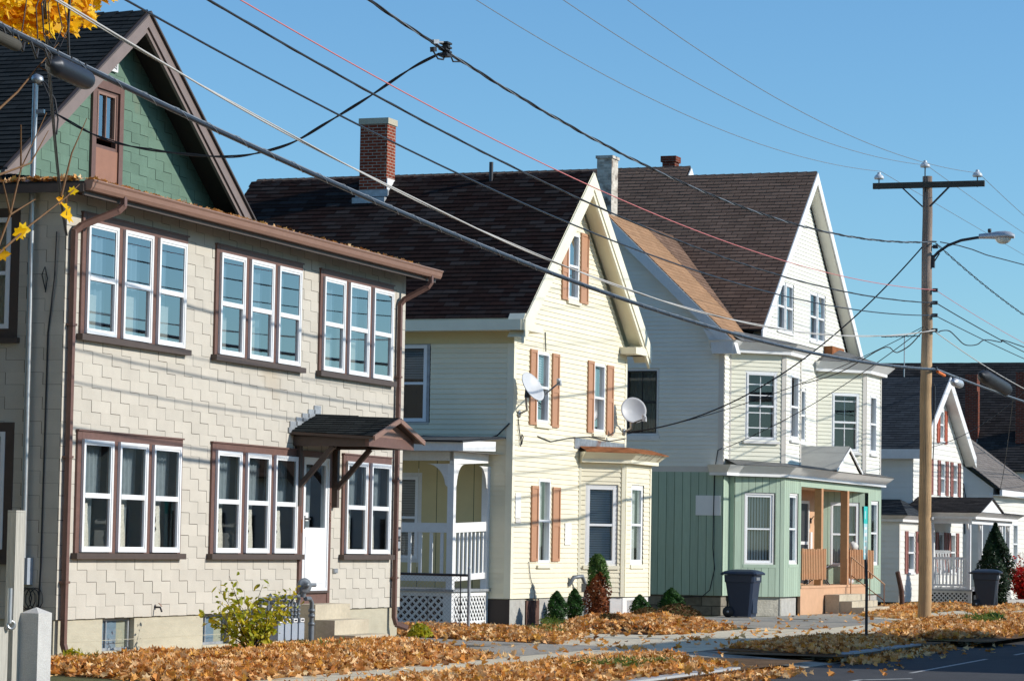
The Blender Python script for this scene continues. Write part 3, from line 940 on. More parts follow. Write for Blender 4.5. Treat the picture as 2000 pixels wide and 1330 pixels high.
# door with its frame and threshold
mb = MB()
F.box(mb, 7.60, 7.70, 0.64, 2.97, -0.02, 0.04, 'brown')
F.box(mb, 8.70, 8.80, 0.64, 2.97, -0.02, 0.04, 'brown')
F.box(mb, 7.70, 8.70, 2.88, 2.97, -0.02, 0.038, 'brown')
F.box(mb, 7.70, 8.70, 0.64, 0.80, -0.02, 0.03, 'brown')
F.box(mb, 7.70, 8.70, 0.80, 0.83, -0.02, 0.075, 'brown_d')
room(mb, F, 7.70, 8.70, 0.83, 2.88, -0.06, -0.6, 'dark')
mb.build('door_frame', H1)
mb = MB()
ring(mb, F, 7.705, 8.695, 0.835, 2.875, 0.035, -0.05, 0.045, 'vinyl')
ring(mb, F, 7.74, 8.66, 0.87, 2.84, 0.075, -0.05, 0.03, 'vinyl', bot=0.93)
F.box(mb, 7.83, 8.57, 0.95, 1.66, 0.03, 0.038, 'vinyl')
door = mb.build('door', H1)
mb = MB(); F.quad(mb, 7.81, 8.59, 1.79, 2.77, 0.0, 'glass'); mb.build('pane', door)
mb = MB(); curtain(mb, F, 7.95, 8.5, 1.79, 2.8, -0.2, 'curtain_g', 5); mb.build('curtain', door)
mb = MB()
F.box(mb, 7.765, 7.80, 1.78, 1.98, 0.03, 0.04, 'dkmetal')
mb.tube([F.p(7.785, 1.93, 0.04), F.p(7.785, 1.93, 0.085), F.p(7.87, 1.93, 0.085)], 0.014, 'dkmetal')
mb.build('handle', door)
mb = MB(); F.box(mb, 7.87, 7.98, 1.90, 2.03, 0.004, 0.008, 'label_w'); mb.build('sticker', door)
mb = MB(); F.box(mb, 7.645, 7.675, 1.72, 1.92, 0.04, 0.048, 'rust'); mb.build('lock_plate', H1)
# house number, reading downwards on the frame
fc = bpy.data.curves.new("house_number", 'FONT')
fc.body, fc.size, fc.align_x, fc.extrude, fc.space_line = "2\n5\n5", 0.13, 'CENTER', 0.004, 0.9
fc.materials.append(M['brown_l'])
ft = bpy.data.objects.new("house_number_curve", fc)
scene.collection.objects.link(ft)
fm = bpy.data.meshes.new_from_object(ft.evaluated_get(bpy.context.evaluated_depsgraph_get()))
bpy.data.objects.remove(ft)
fo = bpy.data.objects.new("house_number", fm)
scene.collection.objects.link(fo)
fo.parent = H1
fo.location = (8.75, -0.047, 2.12)
fo.rotation_euler = (math.pi / 2, 0, 0)
# porch roof, gutter, soffit
mb = MB()
ev, zi = -0.42, 6.09
A, B = (-0.36, ev, zi), (12.12, ev, zi)
C_, D_ = (12.12, 2.32, 6.60), (2.2, 2.32, 6.60)
slope(mb, [A, B, C_, D_], 'roof_h1', th=0.04, edge='brown_d')
slope(mb, [(-0.36, 13.5, zi), A, D_, (2.2, 13.5, 6.60)], 'roof_h1', th=0.04, edge='brown_d')
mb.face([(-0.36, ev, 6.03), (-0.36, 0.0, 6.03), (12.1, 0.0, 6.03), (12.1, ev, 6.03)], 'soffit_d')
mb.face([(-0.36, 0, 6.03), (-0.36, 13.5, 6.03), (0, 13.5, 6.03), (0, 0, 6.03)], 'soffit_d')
mb.box((-0.38, ev - 0.02, 5.97), (-0.34, 13.5, 6.075), 'brown_d')
mb.build('porch_roof', H1)
mb = MB()
prof = [(-0.43, 5.99), (-0.515, 5.99), (-0.54, 6.03), (-0.55, 6.085), (-0.57, 6.11), (-0.57, 6.125), (-0.55, 6.125), (-0.43, 6.12)]
mb.prism([(-0.34, y, z) for y, z in prof], (12.46, 0, 0), 'brown_l')
mb.box((-0.34, -0.429, 5.93), (12.12, -0.40, 6.05), 'brown_d')
mb.build('gutter', H1)


def downspout(a, ag, z_end, kick):
    mb = MB()
    r = 0.045
    path = [F.p(ag, 6.0, 0.50), F.p(ag, 5.90, 0.50), F.p(ag - (ag - a) * 0.15, 5.82, 0.46), F.p(a + (ag - a) * 0.15, 5.60, 0.12), F.p(a, 5.52, 0.065), F.p(a, z_end + 0.18, 0.065), F.p(a + 0.01, z_end + 0.06, 0.10), F.p(a + kick, z_end, 0.26)]
    q = [Vector(p) for p in path]
    for i in range(len(q) - 1):
        d = (q[i + 1] - q[i]).normalized() * 0.012
        mb.bar(q[i] - d, q[i + 1] + d, 0.078, 0.062, 'brown', up=(0.02, -1, 0.03))
    for z in (4.3, 2.6, 1.0):
        F.box(mb, a - 0.06, a + 0.06, z, z + 0.03, 0.0, 0.107, 'brown')
    return mb.build('downspout', H1)


downspout(0.12, 0.62, 0.05, 0.22)
downspout(11.46, 11.72, 0.20, 0.10)

# attic gable: wall, window, vent, rakes, main roof
G = Fr((0, 2.40, 0), (1, 0, 0), (0, -1, 0))
PK, ZP, SL_ = 5.85, 9.50, 0.69
mb = MB()
courses(mb, G, [(1.6, 6.2), (10.1, 6.2), (10.1, 6.57), (PK, ZP - 0.06), (1.6, 6.57)], 'gtile', 0.156, 0.0015, [(5.10, 6.10, 6.2, 8.40)], back='gback', w=0.56, gap=0.0095, stairs=True, shift=-0.5, v0=6.2, jag=0.7)
mb.build('gable_wall', H1)
mb = MB()
ring(mb, G, 5.10, 6.10, 6.60, 8.40, 0.13, -0.02, 0.045, 'brown')
G.box(mb, 5.23, 5.97, 6.60, 7.38, -0.06, 0.02, 'rust_panel')
ring(mb, G, 5.23, 5.97, 7.38, 8.27, 0.05, -0.07, 0.01, 'brown')
ring(mb, G, 5.28, 5.86, 7.52, 8.22, 0.035, -0.05, 0.03, 'brown_l')
G.box(mb, 5.56, 5.58, 7.55, 8.19, -0.04, 0.02, 'brown_l')
room(mb, G, 5.24, 5.96, 7.39, 8.26, -0.08, -0.5, 'dark')
w = mb.build('window', H1)
mb = MB(); G.quad(mb, 5.31, 5.83, 7.55, 8.19, -0.01, 'glass_hi'); mb.build('pane', w)
mb = MB()
ring(mb, G, 5.56, 5.86, 8.58, 8.87, 0.03, 0.005, 0.05, 'vinyl')
for i in range(6):
    z = 8.61 + i * 0.038
    mb.face([G.p(5.59, z, 0.045), G.p(5.83, z, 0.045), G.p(5.83, z + 0.034, 0.015), G.p(5.59, z + 0.034, 0.015)], 'vinyl')
mb.build('vent', H1)
mb = MB()
hw, yf, yb = 4.2, 1.88, 13.6
ze = ZP - SL_ * hw
slope(mb, [(PK - hw, yb, ze), (PK - hw, yf, ze), (PK, yf, ZP), (PK, yb, ZP)], 'roof_h1', th=0.05, edge='brown_d')
slope(mb, [(PK + hw, yf, ze), (PK + hw, yb, ze), (PK, yb, ZP), (PK, yf, ZP)], 'roof_h1', th=0.05, edge='brown_d')
ridge_caps(mb, (PK, yf, ZP), (PK, yb, ZP), SL_, 'roof_h1')
mb.build('roof', H1)
for sg in (-1, 1):
    mb = MB()
    n_ = Vector((sg * SL_, 0, 1)).normalized()
    e0, e1 = Vector((PK + sg * hw, 0, ze)), Vector((PK, 0, ZP))
    for (t0, t1, y0, y1, mt) in ((-0.03, -0.20, yf - 0.03, yf + 0.03, 'rake'), (-0.20, -0.27, yf + 0.0, yf + 0.05, 'rake'), (0.0, -0.03, yf - 0.07, yf + 0.0, 'brown_d')):
        q = []
        for y in (y0, y1):
            for e in (e0, e1):
                for t in (t0, t1):
                    pz = e.z + t / n_.z
                    q.append(Vector((e.x, y, pz)))
        # q: y0[e0t0,e0t1,e1t0,e1t1], y1[...]
        mb.hexa([q[1], q[3], q[7], q[5], q[0], q[2], q[6], q[4]], mt)
    mb.build('rake_board', H1)

# door canopy
mb = MB()
CX, off = 8.24, 1.38
for sg in (-1, 1):
    pts = [(CX + sg * 1.02, -off, 3.17), (CX + sg * 1.02, 0.0, 3.24), (CX, 0.0, 3.55), (CX, -off, 3.48)]
    slope(mb, pts, 'roof_h1', h=0.13, th=0.045, edge='brown_d', under='soffit_d')
mb.build('canopy_roof', H1)
mb = MB()
for sg in (-1, 1):
    x = CX + sg * 0.84
    mb.box((x - 0.05, -1.20, 3.03), (x + 0.05, -0.005, 3.17), 'brown_d')
    mb.box((x - 0.03, -1.20, 3.171), (x + 0.03, -0.005, 3.235), 'brown_d')
mb.prism([(CX - 0.88, -1.25, 3.18), (CX + 0.88, -1.25, 3.18), (CX, -1.25, 3.42)], (0, 0.04, 0), 'brown_l')
mb.box((CX - 0.92, -1.26, 3.03), (CX + 0.92, -1.20, 3.178), 'brown')
for sg in (-1, 1):
    mb.bar((CX + sg * 1.04, -off - 0.01, 3.145), (CX, -off - 0.01, 3.455), 0.03, 0.07, 'brown_l', up=(0, 0, 1))
for sg in (-1, 1):
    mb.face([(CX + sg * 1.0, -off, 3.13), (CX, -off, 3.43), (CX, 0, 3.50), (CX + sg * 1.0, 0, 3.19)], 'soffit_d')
mb.build('canopy_frame', H1)
for x in (7.46, 8.92):
    mb = MB()
    mb.box((x - 0.045, -0.10, 2.12), (x + 0.045, -0.012, 3.03), 'brown_d')
    mb.bar((x, -0.08, 2.42), (x, -0.62, 3.03), 0.07, 0.08, 'brown_d', up=(1, 0, 0))
    mb.build('brace', H1)
mb = MB()
F.box(mb, 7.14, 7.25, 3.22, 3.30, 0.0, 0.03, 'lead')
for i in range(5):
    t = i / 4
    F.box(mb, 7.2 + 0.9 * t, 7.46 + 0.9 * t, 3.27 + 0.28 * t, 3.40 + 0.28 * t, 0.012, 0.02, 'lead')
mb.build('flashing', H1)
# entrance steps
mb = MB()
for y, z in ((-0.40, 0.64), (-0.72, 0.41), (-1.05, 0.19)):
    mb.box((7.42 + (0.64 - z) * 0.02, y, -0.1), (8.78 - (0.64 - z) * 0.02, {-0.40: -0.02, -0.72: -0.402, -1.05: -0.722}[y], z), 'step')
mb.build('steps', H1)
# small wall fittings
mb = MB(); F.box(mb, 8.98, 9.14, 1.10, 1.17, 0.01, 0.03, 'galv'); F.box(mb, 9.0, 9.12, 1.115, 1.15, 0.03, 0.034, 'lead'); mb.build('vent_plate', H1)
mb = MB()
for z in (1.76, 1.56):
    F.box(mb, 11.64, 11.80, z - 0.10, z + 0.09, 0.012, 0.02, 'dkmetal')
    F.box(mb, 11.66, 11.78, z - 0.06, z + 0.05, 0.02, 0.024, 'lead')
mb.build('plaque', H1)
mb = MB()
mb.tube([F.p(2.81, 0.66, 0.0), F.p(2.81, 0.66, 0.09), F.p(2.80, 0.60, 0.12)], 0.014, 'dkmetal')
mb.lathe([(0.035, 0), (0.035, 0.012), (0.0, 0.012)], F.p(2.84, 0.69, 0.07), (0.3, -0.6, 0.7), 'rust_panel', 10)
mb.build('hose_tap', H1)
mb = MB(); mb.box((12.12, -0.2, 6.0), (12.16, 2.3, 6.09), 'brown_d'); mb.build('roof_edge', H1)

# electric service on the shaded side: mast through the eave, conduit, meter box
mb = MB()
mb.tube([(-0.11, 0.42, 1.3), (-0.11, 0.44, 6.2), (-0.11, 0.44, 7.42)], 0.036, 'galv', 10)
mb.lathe([(0.036, 0), (0.075, 0.02), (0.085, 0.07), (0.05, 0.12), (0.0, 0.125)], (-0.11, 0.44, 7.42), (0.25, -0.35, 0.9), 'galv', 12)
mb.lathe([(0.12, 0.0), (0.10, 0.03), (0.04, 0.06)], (-0.11, 0.44, 6.12), (0, 0, 1), 'lead', 12)
mb.box((-0.13, 0.30, 7.03), (-0.09, 0.44, 7.08), 'galv')
mb.tube([(-0.11, 0.42, 7.5), (-0.09, 0.30, 7.42), (-0.07, 0.17, 7.2), (-0.07, 0.12, 6.95), (-0.08, 0.13, 6.75)], 0.012, 'rubber')
mb.tube([(-0.11, 0.42, 7.5), (-0.11, 0.33, 7.42), (-0.1, 0.22, 7.2), (-0.1, 0.16, 6.95), (-0.11, 0.15, 6.75)], 0.012, 'rubber')
mb.build('service_mast', H1)
mb = MB()
mb.box((-0.16, 0.33, 0.98), (-0.012, 0.54, 1.32), 'meter')
mb.build('meter_box', H1)
mb = MB()
mb.tube([(-0.05, 0.10, 5.5), (-0.04, 0.12, 4.9), (-0.03, 0.20, 4.2), (-0.03, 0.21, 1.2), (-0.05, 0.22, 0.6)], 0.012, 'rubber')
for k in range(4):
    mb.tube([(-0.05 - 0.01 * k, 0.25 + 0.10 * math.cos(t * 0.7 + k) + 0.05 * k, 0.8 + 0.14 * math.sin(t * 0.7 + k)) for t in range(10)], 0.007, 'rubber', 6)
mb.tube([(-0.04, 0.25, 4.75), (-0.05, 0.30, 4.95), (-0.05, 0.26, 5.05), (-0.05, 0.22, 4.9), (-0.04, 0.25, 4.72)], 0.008, 'rubber', 6)
mb.build('wall_cable', H1)


# ================================================================== 2. the cream house with tan shutters
AL = R_(-1.03)
H2 = thing("cream_house", "cream clapboard house with tan shutters and a brown-black shingle roof", "house", (54.853, 19.473, 0), AL)
F2 = Fr((0, 0, 0), (1, 0, 0), (0, -1, 0))
L2 = Fr((0, 0, 0), (0, -1, 0), (-1, 0, 0))
W2 = 7.15
wins2 = [(1.33, 2.10, 4.06, 5.56), (4.90, 5.68, 4.02, 5.55), (1.54, 2.30, 1.20, 2.97), (3.14, 3.86, 6.74, 8.20)]
mb = MB()
courses(mb, F2, [(0, 0.515), (W2, 0.515), (W2, 5.9), (0, 5.9)], 'cream', 0.102, 0.016, wins2[:3] + [(4.08, 7.13, 0.5, 3.4)], back='cream_t', v0=0.515)
courses(mb, F2, [(0, 5.9), (W2, 5.9), (3.62, 5.9 + 3.55 * 0.89)], 'cream', 0.102, 0.016, wins2[3:], back='cream_t', v0=5.9 - 0.012)
lw2 = [(-2.62, -1.78, 4.0, 5.62), (-2.9, -1.92, 1.20, 3.0)]
courses(mb, L2, [(-0.62, 0.515), (0, 0.515), (0, 3.25), (-0.62, 3.25)], 'cream', 0.102, 0.016, lw2, back='cream_t', v0=0.515)
courses(mb, L2, [(-8, 3.25), (0, 3.25), (0, 5.9), (-8, 5.9)], 'cream', 0.102, 0.016, lw2, back='cream_t', v0=0.515)
mb.box((0.05, 7.9, 0), (W2 - .05, 8.0, 5.9), 'cream_t')
mb.face([(W2, 0, 0.5), (W2, 8, 0.5), (W2, 8, 5.9), (W2, 0, 5.9)], 'cream_t')
mb.box((-0.02, -0.022, 0.515), (0.11, 0.0, 5.85), 'cream_t')
mb.box((-0.022, 0.0, 0.515), (-0.003, 0.12, 5.85), 'cream_t')
mb.box((W2 - 0.10, -0.022, 3.6), (W2 + 0.02, 0.0, 5.75), 'cream_t')
mb.build('wall', H2)
mb = MB()
boards(mb, L2, [(-4.2, 0.7), (-0.62, 0.7), (-0.62, 3.25), (-4.2, 3.25)], 'yellow', 'green_bk', 0.40, 0.012, [lw2[1]], 0.01)
mb.build('porch_wall', H2)
mb = MB()
mb.box((0.02, 0.04, -0.15), (W2 - .05, 8.0, 0.513), 'conc')
mb.box((0.05, 0.02, -0.1), (0.95, 0.04, 0.505), 'block')
mb.box((0.98, 0.0, -0.1), (1.75, 0.04, 0.47), 'wood_br')
mb.box((1.78, 0.02, -0.1), (4.0, 0.04, 0.505), 'block')
mb.box((0.0, 0.0, -0.1), (0.02, 3.0, 0.50), 'soffit_d')
mb.build('foundation', H2)
for i, (a, b, c, d) in enumerate(wins2):
    window(H2, F2, a + .03, b - .03, c + .03, d - .03, fw=0.055, d1=0.02, inside='sheer' if i in (1, 2) else ('half' if i == 0 else 'grey'), casing=('cream_t', 0.05), sill=('cream_t', 0.06, 0.04), glass='glass_hi' if i != 2 else 'glass')
for a0, a1, b0, b1 in ((0.90, 1.28, 4.02, 5.55), (2.22, 2.64, 4.02, 5.55), (4.48, 4.86, 4.01, 5.55), (5.75, 6.18, 4.01, 5.53), (1.10, 1.50, 1.26, 2.79), (2.37, 2.82, 1.26, 2.79), (2.73, 3.09, 6.72, 7.95), (3.90, 4.38, 6.73, 8.23)):
    shutter(H2, F2, a0, a1, b0, b1, 'shutter')
window(H2, L2, -2.60, -1.86, 4.03, 5.58, fw=0.07, d1=0.02, inside='half', rm='dark', casing=('lead', 0.06))
window(H2, L2, -2.86, -2.00, 1.28, 2.92, fw=0.06, d1=0.02, inside='blind', casing=('white_old', 0.17))

# gable roof, eaves, returns
pk2, zr2, s2 = 3.62, 9.49, 0.845
hw2 = 4.05
ze2 = zr2 - s2 * hw2
mb = MB()
slope(mb, [(pk2 - hw2, 7.6, ze2), (pk2 - hw2, -0.38, ze2), (pk2, -0.38, zr2), (pk2, 7.6, zr2)], 'roof_h2', h=0.145, w=0.33, lip=0.014, edge='cream_t', under='cream_t')
slope(mb, [(pk2 + hw2, -0.38, ze2), (pk2 + hw2, 7.6, ze2), (pk2, 7.6, zr2), (pk2, -0.38, zr2)], 'roof_h2', h=0.145, w=0.33, lip=0.014, edge='cream_t', under='cream_t')
ridge_caps(mb, (pk2, -0.35, zr2), (pk2, 7.6, zr2), s2, 'roof_h2')
mb.build('roof', H2)
for sg in (-1, 1):
    mb = MB()
    for (t0, t1, y0, y1) in ((-0.02, -0.36, -0.41, -0.375), (-0.36, -0.48, -0.385, -0.33)):
        q = []
        nz = 1 / math.sqrt(1 + s2 * s2)
        for y in (y0, y1):
            for ex, ez in ((pk2 + sg * (hw2 + 0.02), ze2), (pk2, zr2)):
                for t in (t0, t1):
                    q.append(Vector((ex, y, ez + t / nz * 0.8)))
        mb.hexa([q[1], q[3], q[7], q[5], q[0], q[2], q[6], q[4]], 'cream_t')
    # lapped soffit boards under the overhang
    for k in range(22):
        t0, t1 = k / 22, (k + 1) / 22
        x0, x1 = pk2 + sg * hw2 * (1 - t0), pk2 + sg * hw2 * (1 - t1)
        z0, z1 = ze2 + s2 * hw2 * t0 - 0.36, ze2 + s2 * hw2 * t1 - 0.36
        mb.face([(x0, -0.36, z0 - 0.012), (x1, -0.36, z1), (x1, -0.02, z1), (x0, -0.02, z0 - 0.012)], 'cream')
    # eave return
    xe = pk2 + sg * hw2
    xi = xe - sg * 1.05
    mb.box((min(xe + sg * .04, xi), -0.40, 5.83), (max(xe + sg * .04, xi), -0.025, 5.98), 'cream_t')
    mb.prism([(xe + sg * 0.04, -0.375, 5.98), (xi + sg * .35, -0.375, 5.98), (xe + sg * 0.04 - sg * 0.1, -0.375, ze2 + 0.10), (xe + sg * 0.04, -0.375, ze2 - 0.02)], (0, 0.33, 0), 'cream_t')
    mb.build('rake_board', H2)
mb = MB()
mb.box((-0.50, -0.33, 5.83), (-0.44, 7.6, 6.04), 'cream_t')
mb.box((-0.44, -0.02, 5.84), (-0.025, 7.6, 5.88), 'cream_t')
mb.box((-0.024, -0.01, 5.60), (-0.018, 7.6, 5.84), 'yellow')
mb.build('eave', H2)
mb = MB(); mb.box((W2 + 0.02, -0.33, 5.83), (W2 + .5, 7.6, 5.9), 'cream_t'); mb.build('eave', H2)
mb = MB()
mb.box((3.10, 4.16, 8.7), (3.56, 4.80, 10.60), 'brick')
mb.box((3.07, 4.13, 10.60), (3.59, 4.83, 10.73), 'conc')
ch = mb.build('chimney', H2)
mb = MB()
mb.box((3.04, 4.10, 8.60), (3.10, 4.86, 9.16), 'lead')
mb.box((3.10, 4.14, 9.0), (3.56, 4.158, 9.42), 'label_w')
mb.box((2.86, 4.10, 8.78), (3.04, 4.86, 8.98), 'lead')
mb.build('flashing', ch)
mb = MB(); mb.tube([(3.45, 1.88, 9.3), (3.45, 1.88, 9.74)], 0.045, 'dkmetal', 10); mb.build('vent_pipe', H2)

# ground-floor bay
bay2 = [(4.05, 0.0), (4.83, -0.78), (6.60, -0.78), (7.15, -0.1)]


def bay_faces(plan):
    out = []
    for (x0, y0), (x1, y1) in zip(plan[:-1], plan[1:]):
        u = Vector((x1 - x0, y1 - y0, 0))
        L = u.length
        u.normalize()
        n = u.cross(Vector((0, 0, 1)))
        out.append((Fr((x0, y0, 0), u, n), L))
    return out


BF = bay_faces(bay2)
mb = MB()
bw = [(0, (0.17, 0.94, 1.18, 2.90)), (1, (0.42, 1.28, 1.20, 2.92))]
for i, (fr, L) in enumerate(BF):
    hs = [h for k, h in bw if k == i]
    courses(mb, fr, [(0, 0.52), (L, 0.52), (L, 3.36), (0, 3.36)], 'cream', 0.102, 0.016, hs, back='cream_t', v0=0.52)
    fr.box(mb, 0.0, 0.055, 0.52, 3.36, 0.0, 0.03, 'cream_t')
    fr.box(mb, L - 0.085, L, 0.52, 3.36, 0.0, 0.028, 'cream_t')
mb.build('bay_wall', H2)
for i, h in bw:
    window(H2, BF[i][0], h[0] + .05, h[1] - .05, h[2] + .05, h[3] - .05, fw=0.06, d1=-0.01, inside='blind' if i == 0 else 'sheer', casing=('white_old', 0.05), sill=('cream_t', 0.08, 0.05), glass='glass_bay')
mb = MB()
for i, (fr, L) in enumerate(BF):
    fr.box(mb, 0.0, 0.30, -0.1, 0.50, -0.06, -0.02, 'white_old')
    fr.box(mb, L - 0.30, L, -0.1, 0.50, -0.06, -0.02, 'white_old')
    fr.box(mb, 0.30, L - 0.30, 0.44, 0.50, -0.06, -0.02, 'white_old')
    k = 0.34
    while k < L - 0.34:
        fr.box(mb, k, k + 0.04, -0.1, 0.44, -0.05, -0.03, 'white_old')
        k += 0.085
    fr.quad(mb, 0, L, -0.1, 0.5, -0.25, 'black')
mb.build('bay_skirt', H2)
mb = MB()
cornice(mb, bay2, 3.36, 3.58, 0.16, 0.34, 'cream_t', 'cream_t')
mb.build('bay_cornice', H2)
mb = MB()
ot = offset_line(bay2, 0.36)
for i in range(3):
    mb.face([(*ot[i], 3.588), (*ot[i + 1], 3.588), (*bay2[i + 1], 3.70), (*bay2[i], 3.70)], 'rust')
    mb.face([(*ot[i], 3.57), (*ot[i + 1], 3.57), (*ot[i + 1], 3.588), (*ot[i], 3.588)], 'rust')
mb.face([(bay2[0][0], 0, 3.70), (bay2[1][0], -0.78, 3.70), (bay2[2][0], -0.78, 3.70), (7.15, -0.1, 3.70), (7.15, 0, 3.70)], 'rust')
F2.box(mb, 3.70, 7.02, 3.64, 3.86, 0.018, 0.032, 'alum')
mb.build('bay_roof', H2)
mb = MB()
for a, w_, l in ((5.1, 0.025, 0.22), (5.32, 0.02, 0.10), (5.62, 0.018, 0.2), (5.9, 0.03, 0.21), (6.2, 0.02, 0.12), (6.42, 0.03, 0.2), (6.5, 0.02, 0.21)):
    y0, y1 = -0.78 - 0.345, -0.78 - 0.163 - 0.18 * (1 - l / 0.22)
    mb.face([(a, y1 - 0.004, 3.58 - l * 0.68), (a + w_ * .7, y1 - 0.004, 3.58 - l * 0.68), (a + w_, y0, 3.581), (a, y0, 3.581)], 'rust')
mb.build('rust_streak', H2)

# side porch
pc = Vector((-1.98, 0.447, 0))
PFr = Fr((pc.x, pc.y, 0), (1, 0, 0), (0, -1, 0))
PSd = Fr((pc.x, pc.y, 0), (0, -1, 0), (-1, 0, 0))
PW, PD = 1.96, 3.4
mb = MB()
slope(mb, [(pc.x - 0.38, PD, 3.60), (pc.x - 0.38, pc.y - 0.32, 3.56), (-0.02, pc.y - 0.32, 3.72), (-0.02, PD, 3.76)], 'flat_roof', h=0.9, w=2, th=0.03, edge='dkmetal', under='white_old')
mb.box((pc.x - 0.33, pc.y - 0.28, 3.37), (pc.x - 0.30, PD, 3.56), 'white_old')
mb.hexa([(pc.x - .33, pc.y - .31, 3.37), (-0.55, pc.y - .31, 3.42), (-0.55, pc.y - .281, 3.42), (pc.x - .33, pc.y - .281, 3.37), (pc.x - .33, pc.y - .31, 3.56), (-0.55, pc.y - .31, 3.61), (-0.55, pc.y - .281, 3.61), (pc.x - .33, pc.y - .281, 3.56)], 'white')
mb.face([(pc.x - .3, pc.y - .28, 3.375), (-0.02, pc.y - .28, 3.375), (-0.02, PD, 3.375), (pc.x - .3, PD, 3.375)], 'white_old')
mb.build('porch_roof', H2)
mb = MB()
mb.box((pc.x, pc.y + 0.02, 3.19), (pc.x + 0.10, PD, 3.37), 'white_old')
mb.hexa([(pc.x, pc.y, 3.12), (-0.12, pc.y, 3.20), (-0.12, pc.y + .09, 3.20), (pc.x, pc.y + .09, 3.12), (pc.x, pc.y, 3.37), (-0.12, pc.y, 3.37), (-0.12, pc.y + .09, 3.37), (pc.x, pc.y + .09, 3.37)], 'white')
mb.build('porch_beam', H2)
for x, y in ((pc.x, pc.y - 0.002), (-0.14, pc.y - 0.002), (pc.x, PD - .12)):
    mb = MB()
    mb.box((x, y, 0.70), (x + 0.13, y + 0.13, 3.13), 'white')
    mb.build('porch_post', H2)
for (fr, a0, a1) in ((PFr, 0.13, 1.84), (PSd, -PD + pc.y + .12, -0.13)):
    mb = MB()
    t = 0.05 if fr is PFr else 0
    p = lambda a, z: z + (t * (a - a0) / (a1 - a0))
    for z0, z1, d0, d1 in ((1.80, 1.985, -0.10, -0.02), (0.86, 0.98, -0.09, -0.03)):
        q = [fr.p(a0, p(a0, z0), d0), fr.p(a1, p(a1, z0), d0), fr.p(a1, p(a1, z0), d1), fr.p(a0, p(a0, z0), d1), fr.p(a0, p(a0, z1), d0), fr.p(a1, p(a1, z1), d0), fr.p(a1, p(a1, z1), d1), fr.p(a0, p(a0, z1), d1)]
        mb.hexa(q, 'white')
    n = 8 if fr is PFr else 12
    for k in range(n):
        a = a0 + (a1 - a0) * (k + 0.5) / n
        fr.box(mb, a - 0.03, a + 0.03, 0.98, 1.82, -0.075, -0.035, 'white')
    mb.build('railing', H2)
for fr, sg, a in ((PFr, 1, 0.13), (PFr, -1, 1.84), (PSd, -1, -0.13)):
    mb = MB()
    arc = [(a + sg * 0.42 * (1 - math.cos(t)), 3.13 - 0.45 * (1 - math.sin(t))) for t in np.linspace(0, math.pi / 2, 9)]
    poly = [(a, 3.13 - 0.45)] + [(a + sg * 0.05 + sg * (0.40 - 0.40 * math.cos(t)), 3.13 - 0.45 + 0.45 * math.sin(t)) for t in np.linspace(0.1, math.pi / 2, 9)] + [(a, 3.13)]
    mb.prism([fr.p(x, z, -0.03) for x, z in poly], fr.n * 0.02, 'white_old')
    mb.build('bracket', H2)
mb = MB()
mb.box((pc.x - 0.04, pc.y - 0.05, 0.66), (0.0, PD, 0.71), 'lead')
mb.build('porch_floor', H2)
for fr, a0, a1 in ((PFr, 0.0, 1.96), (PSd, -PD + pc.y, -0.04)):
    mb = MB()
    d0, d1 = -0.04, 0.0
    fr.box(mb, a0, a1, 0.57, 0.66, d0, d1, 'white')
    fr.box(mb, a0, a1, -0.03, 0.09, d0, d1, 'white')
    fr.box(mb, a0, a0 + 0.14, 0.09, 0.57, d0, d1 - .002, 'white')
    fr.box(mb, a1 - 0.14, a1, 0.09, 0.57, d0, d1 - .002, 'white')
    lattice(mb, fr, a0 + 0.14, a1 - 0.14, 0.09, 0.57, 0.155, 0.04, 'white', -0.035)
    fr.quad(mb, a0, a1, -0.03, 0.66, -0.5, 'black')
    mb.build('lattice', H2)
# notices, cable and gas riser on the front
mb = MB(); F2.box(mb, 3.18, 3.58, 1.60, 2.06, 0.02, 0.026, 'label_w'); mb.build('notice', H2)
mb = MB(); F2.box(mb, 0.20, 0.50, 2.12, 2.62, 0.02, 0.024, 'label_w'); F2.box(mb, 0.22, 0.52, 2.02, 2.11, 0.02, 0.025, 'curtain'); mb.build('notice', H2)
mb = MB()
mb.tube([F2.p(0.25, 4.1, 0.03), F2.p(0.30, 3.85, 0.04), F2.p(0.42, 3.6, 0.05), F2.p(0.5, 3.75, 0.05), F2.p(0.42, 3.8, 0.05), F2.p(0.38, 3.55, 0.04)], 0.012, 'rubber', 6)
mb.tube([F2.p(1.4, 3.80, 0.03), F2.p(2.2, 3.72, 0.03), F2.p(3.3, 3.84, 0.03), F2.p(4.6, 3.92, 0.03), F2.p(6.0, 3.88, 0.03), F2.p(7.1, 3.98, 0.03)], 0.010, 'rubber', 6)
mb.tube([F2.p(1.75, 5.95, 0.03), F2.p(1.75, 5.55, 0.05)], 0.012, 'rubber', 6)
mb.tube([F2.p(1.0, 1.25, 0.03), F2.p(1.1, 0.95, 0.03), F2.p(1.35, 0.65, 0.03), F2.p(1.4, 0.45, 0.04)], 0.009, 'wire_al', 6)
mb.build('wall_cable', H2)
mb = MB()
mb.tube([F2.p(3.9, -0.1, 0.25), F2.p(3.9, 0.75, 0.25), F2.p(3.75, 0.95, 0.22), F2.p(3.5, 0.93, 0.12), F2.p(3.45, 0.75, 0.02)], 0.045, 'pipe', 8)
F2.box(mb, 3.82, 3.98, 0.62, 0.8, 0.18, 0.32, 'pipe')
mb.build('gas_riser', H2)
mb = MB()
mb.tube([L2.p(-1.9, 3.74, 0.05), L2.p(-0.9, 3.68, 0.3), L2.p(-0.55, 3.66, 0.2), L2.p(-0.3, 3.75, 0.06), L2.p(-0.05, 4.0, 0.03)], 0.016, 'rubber', 6)
mb.build('wall_cable', H2)

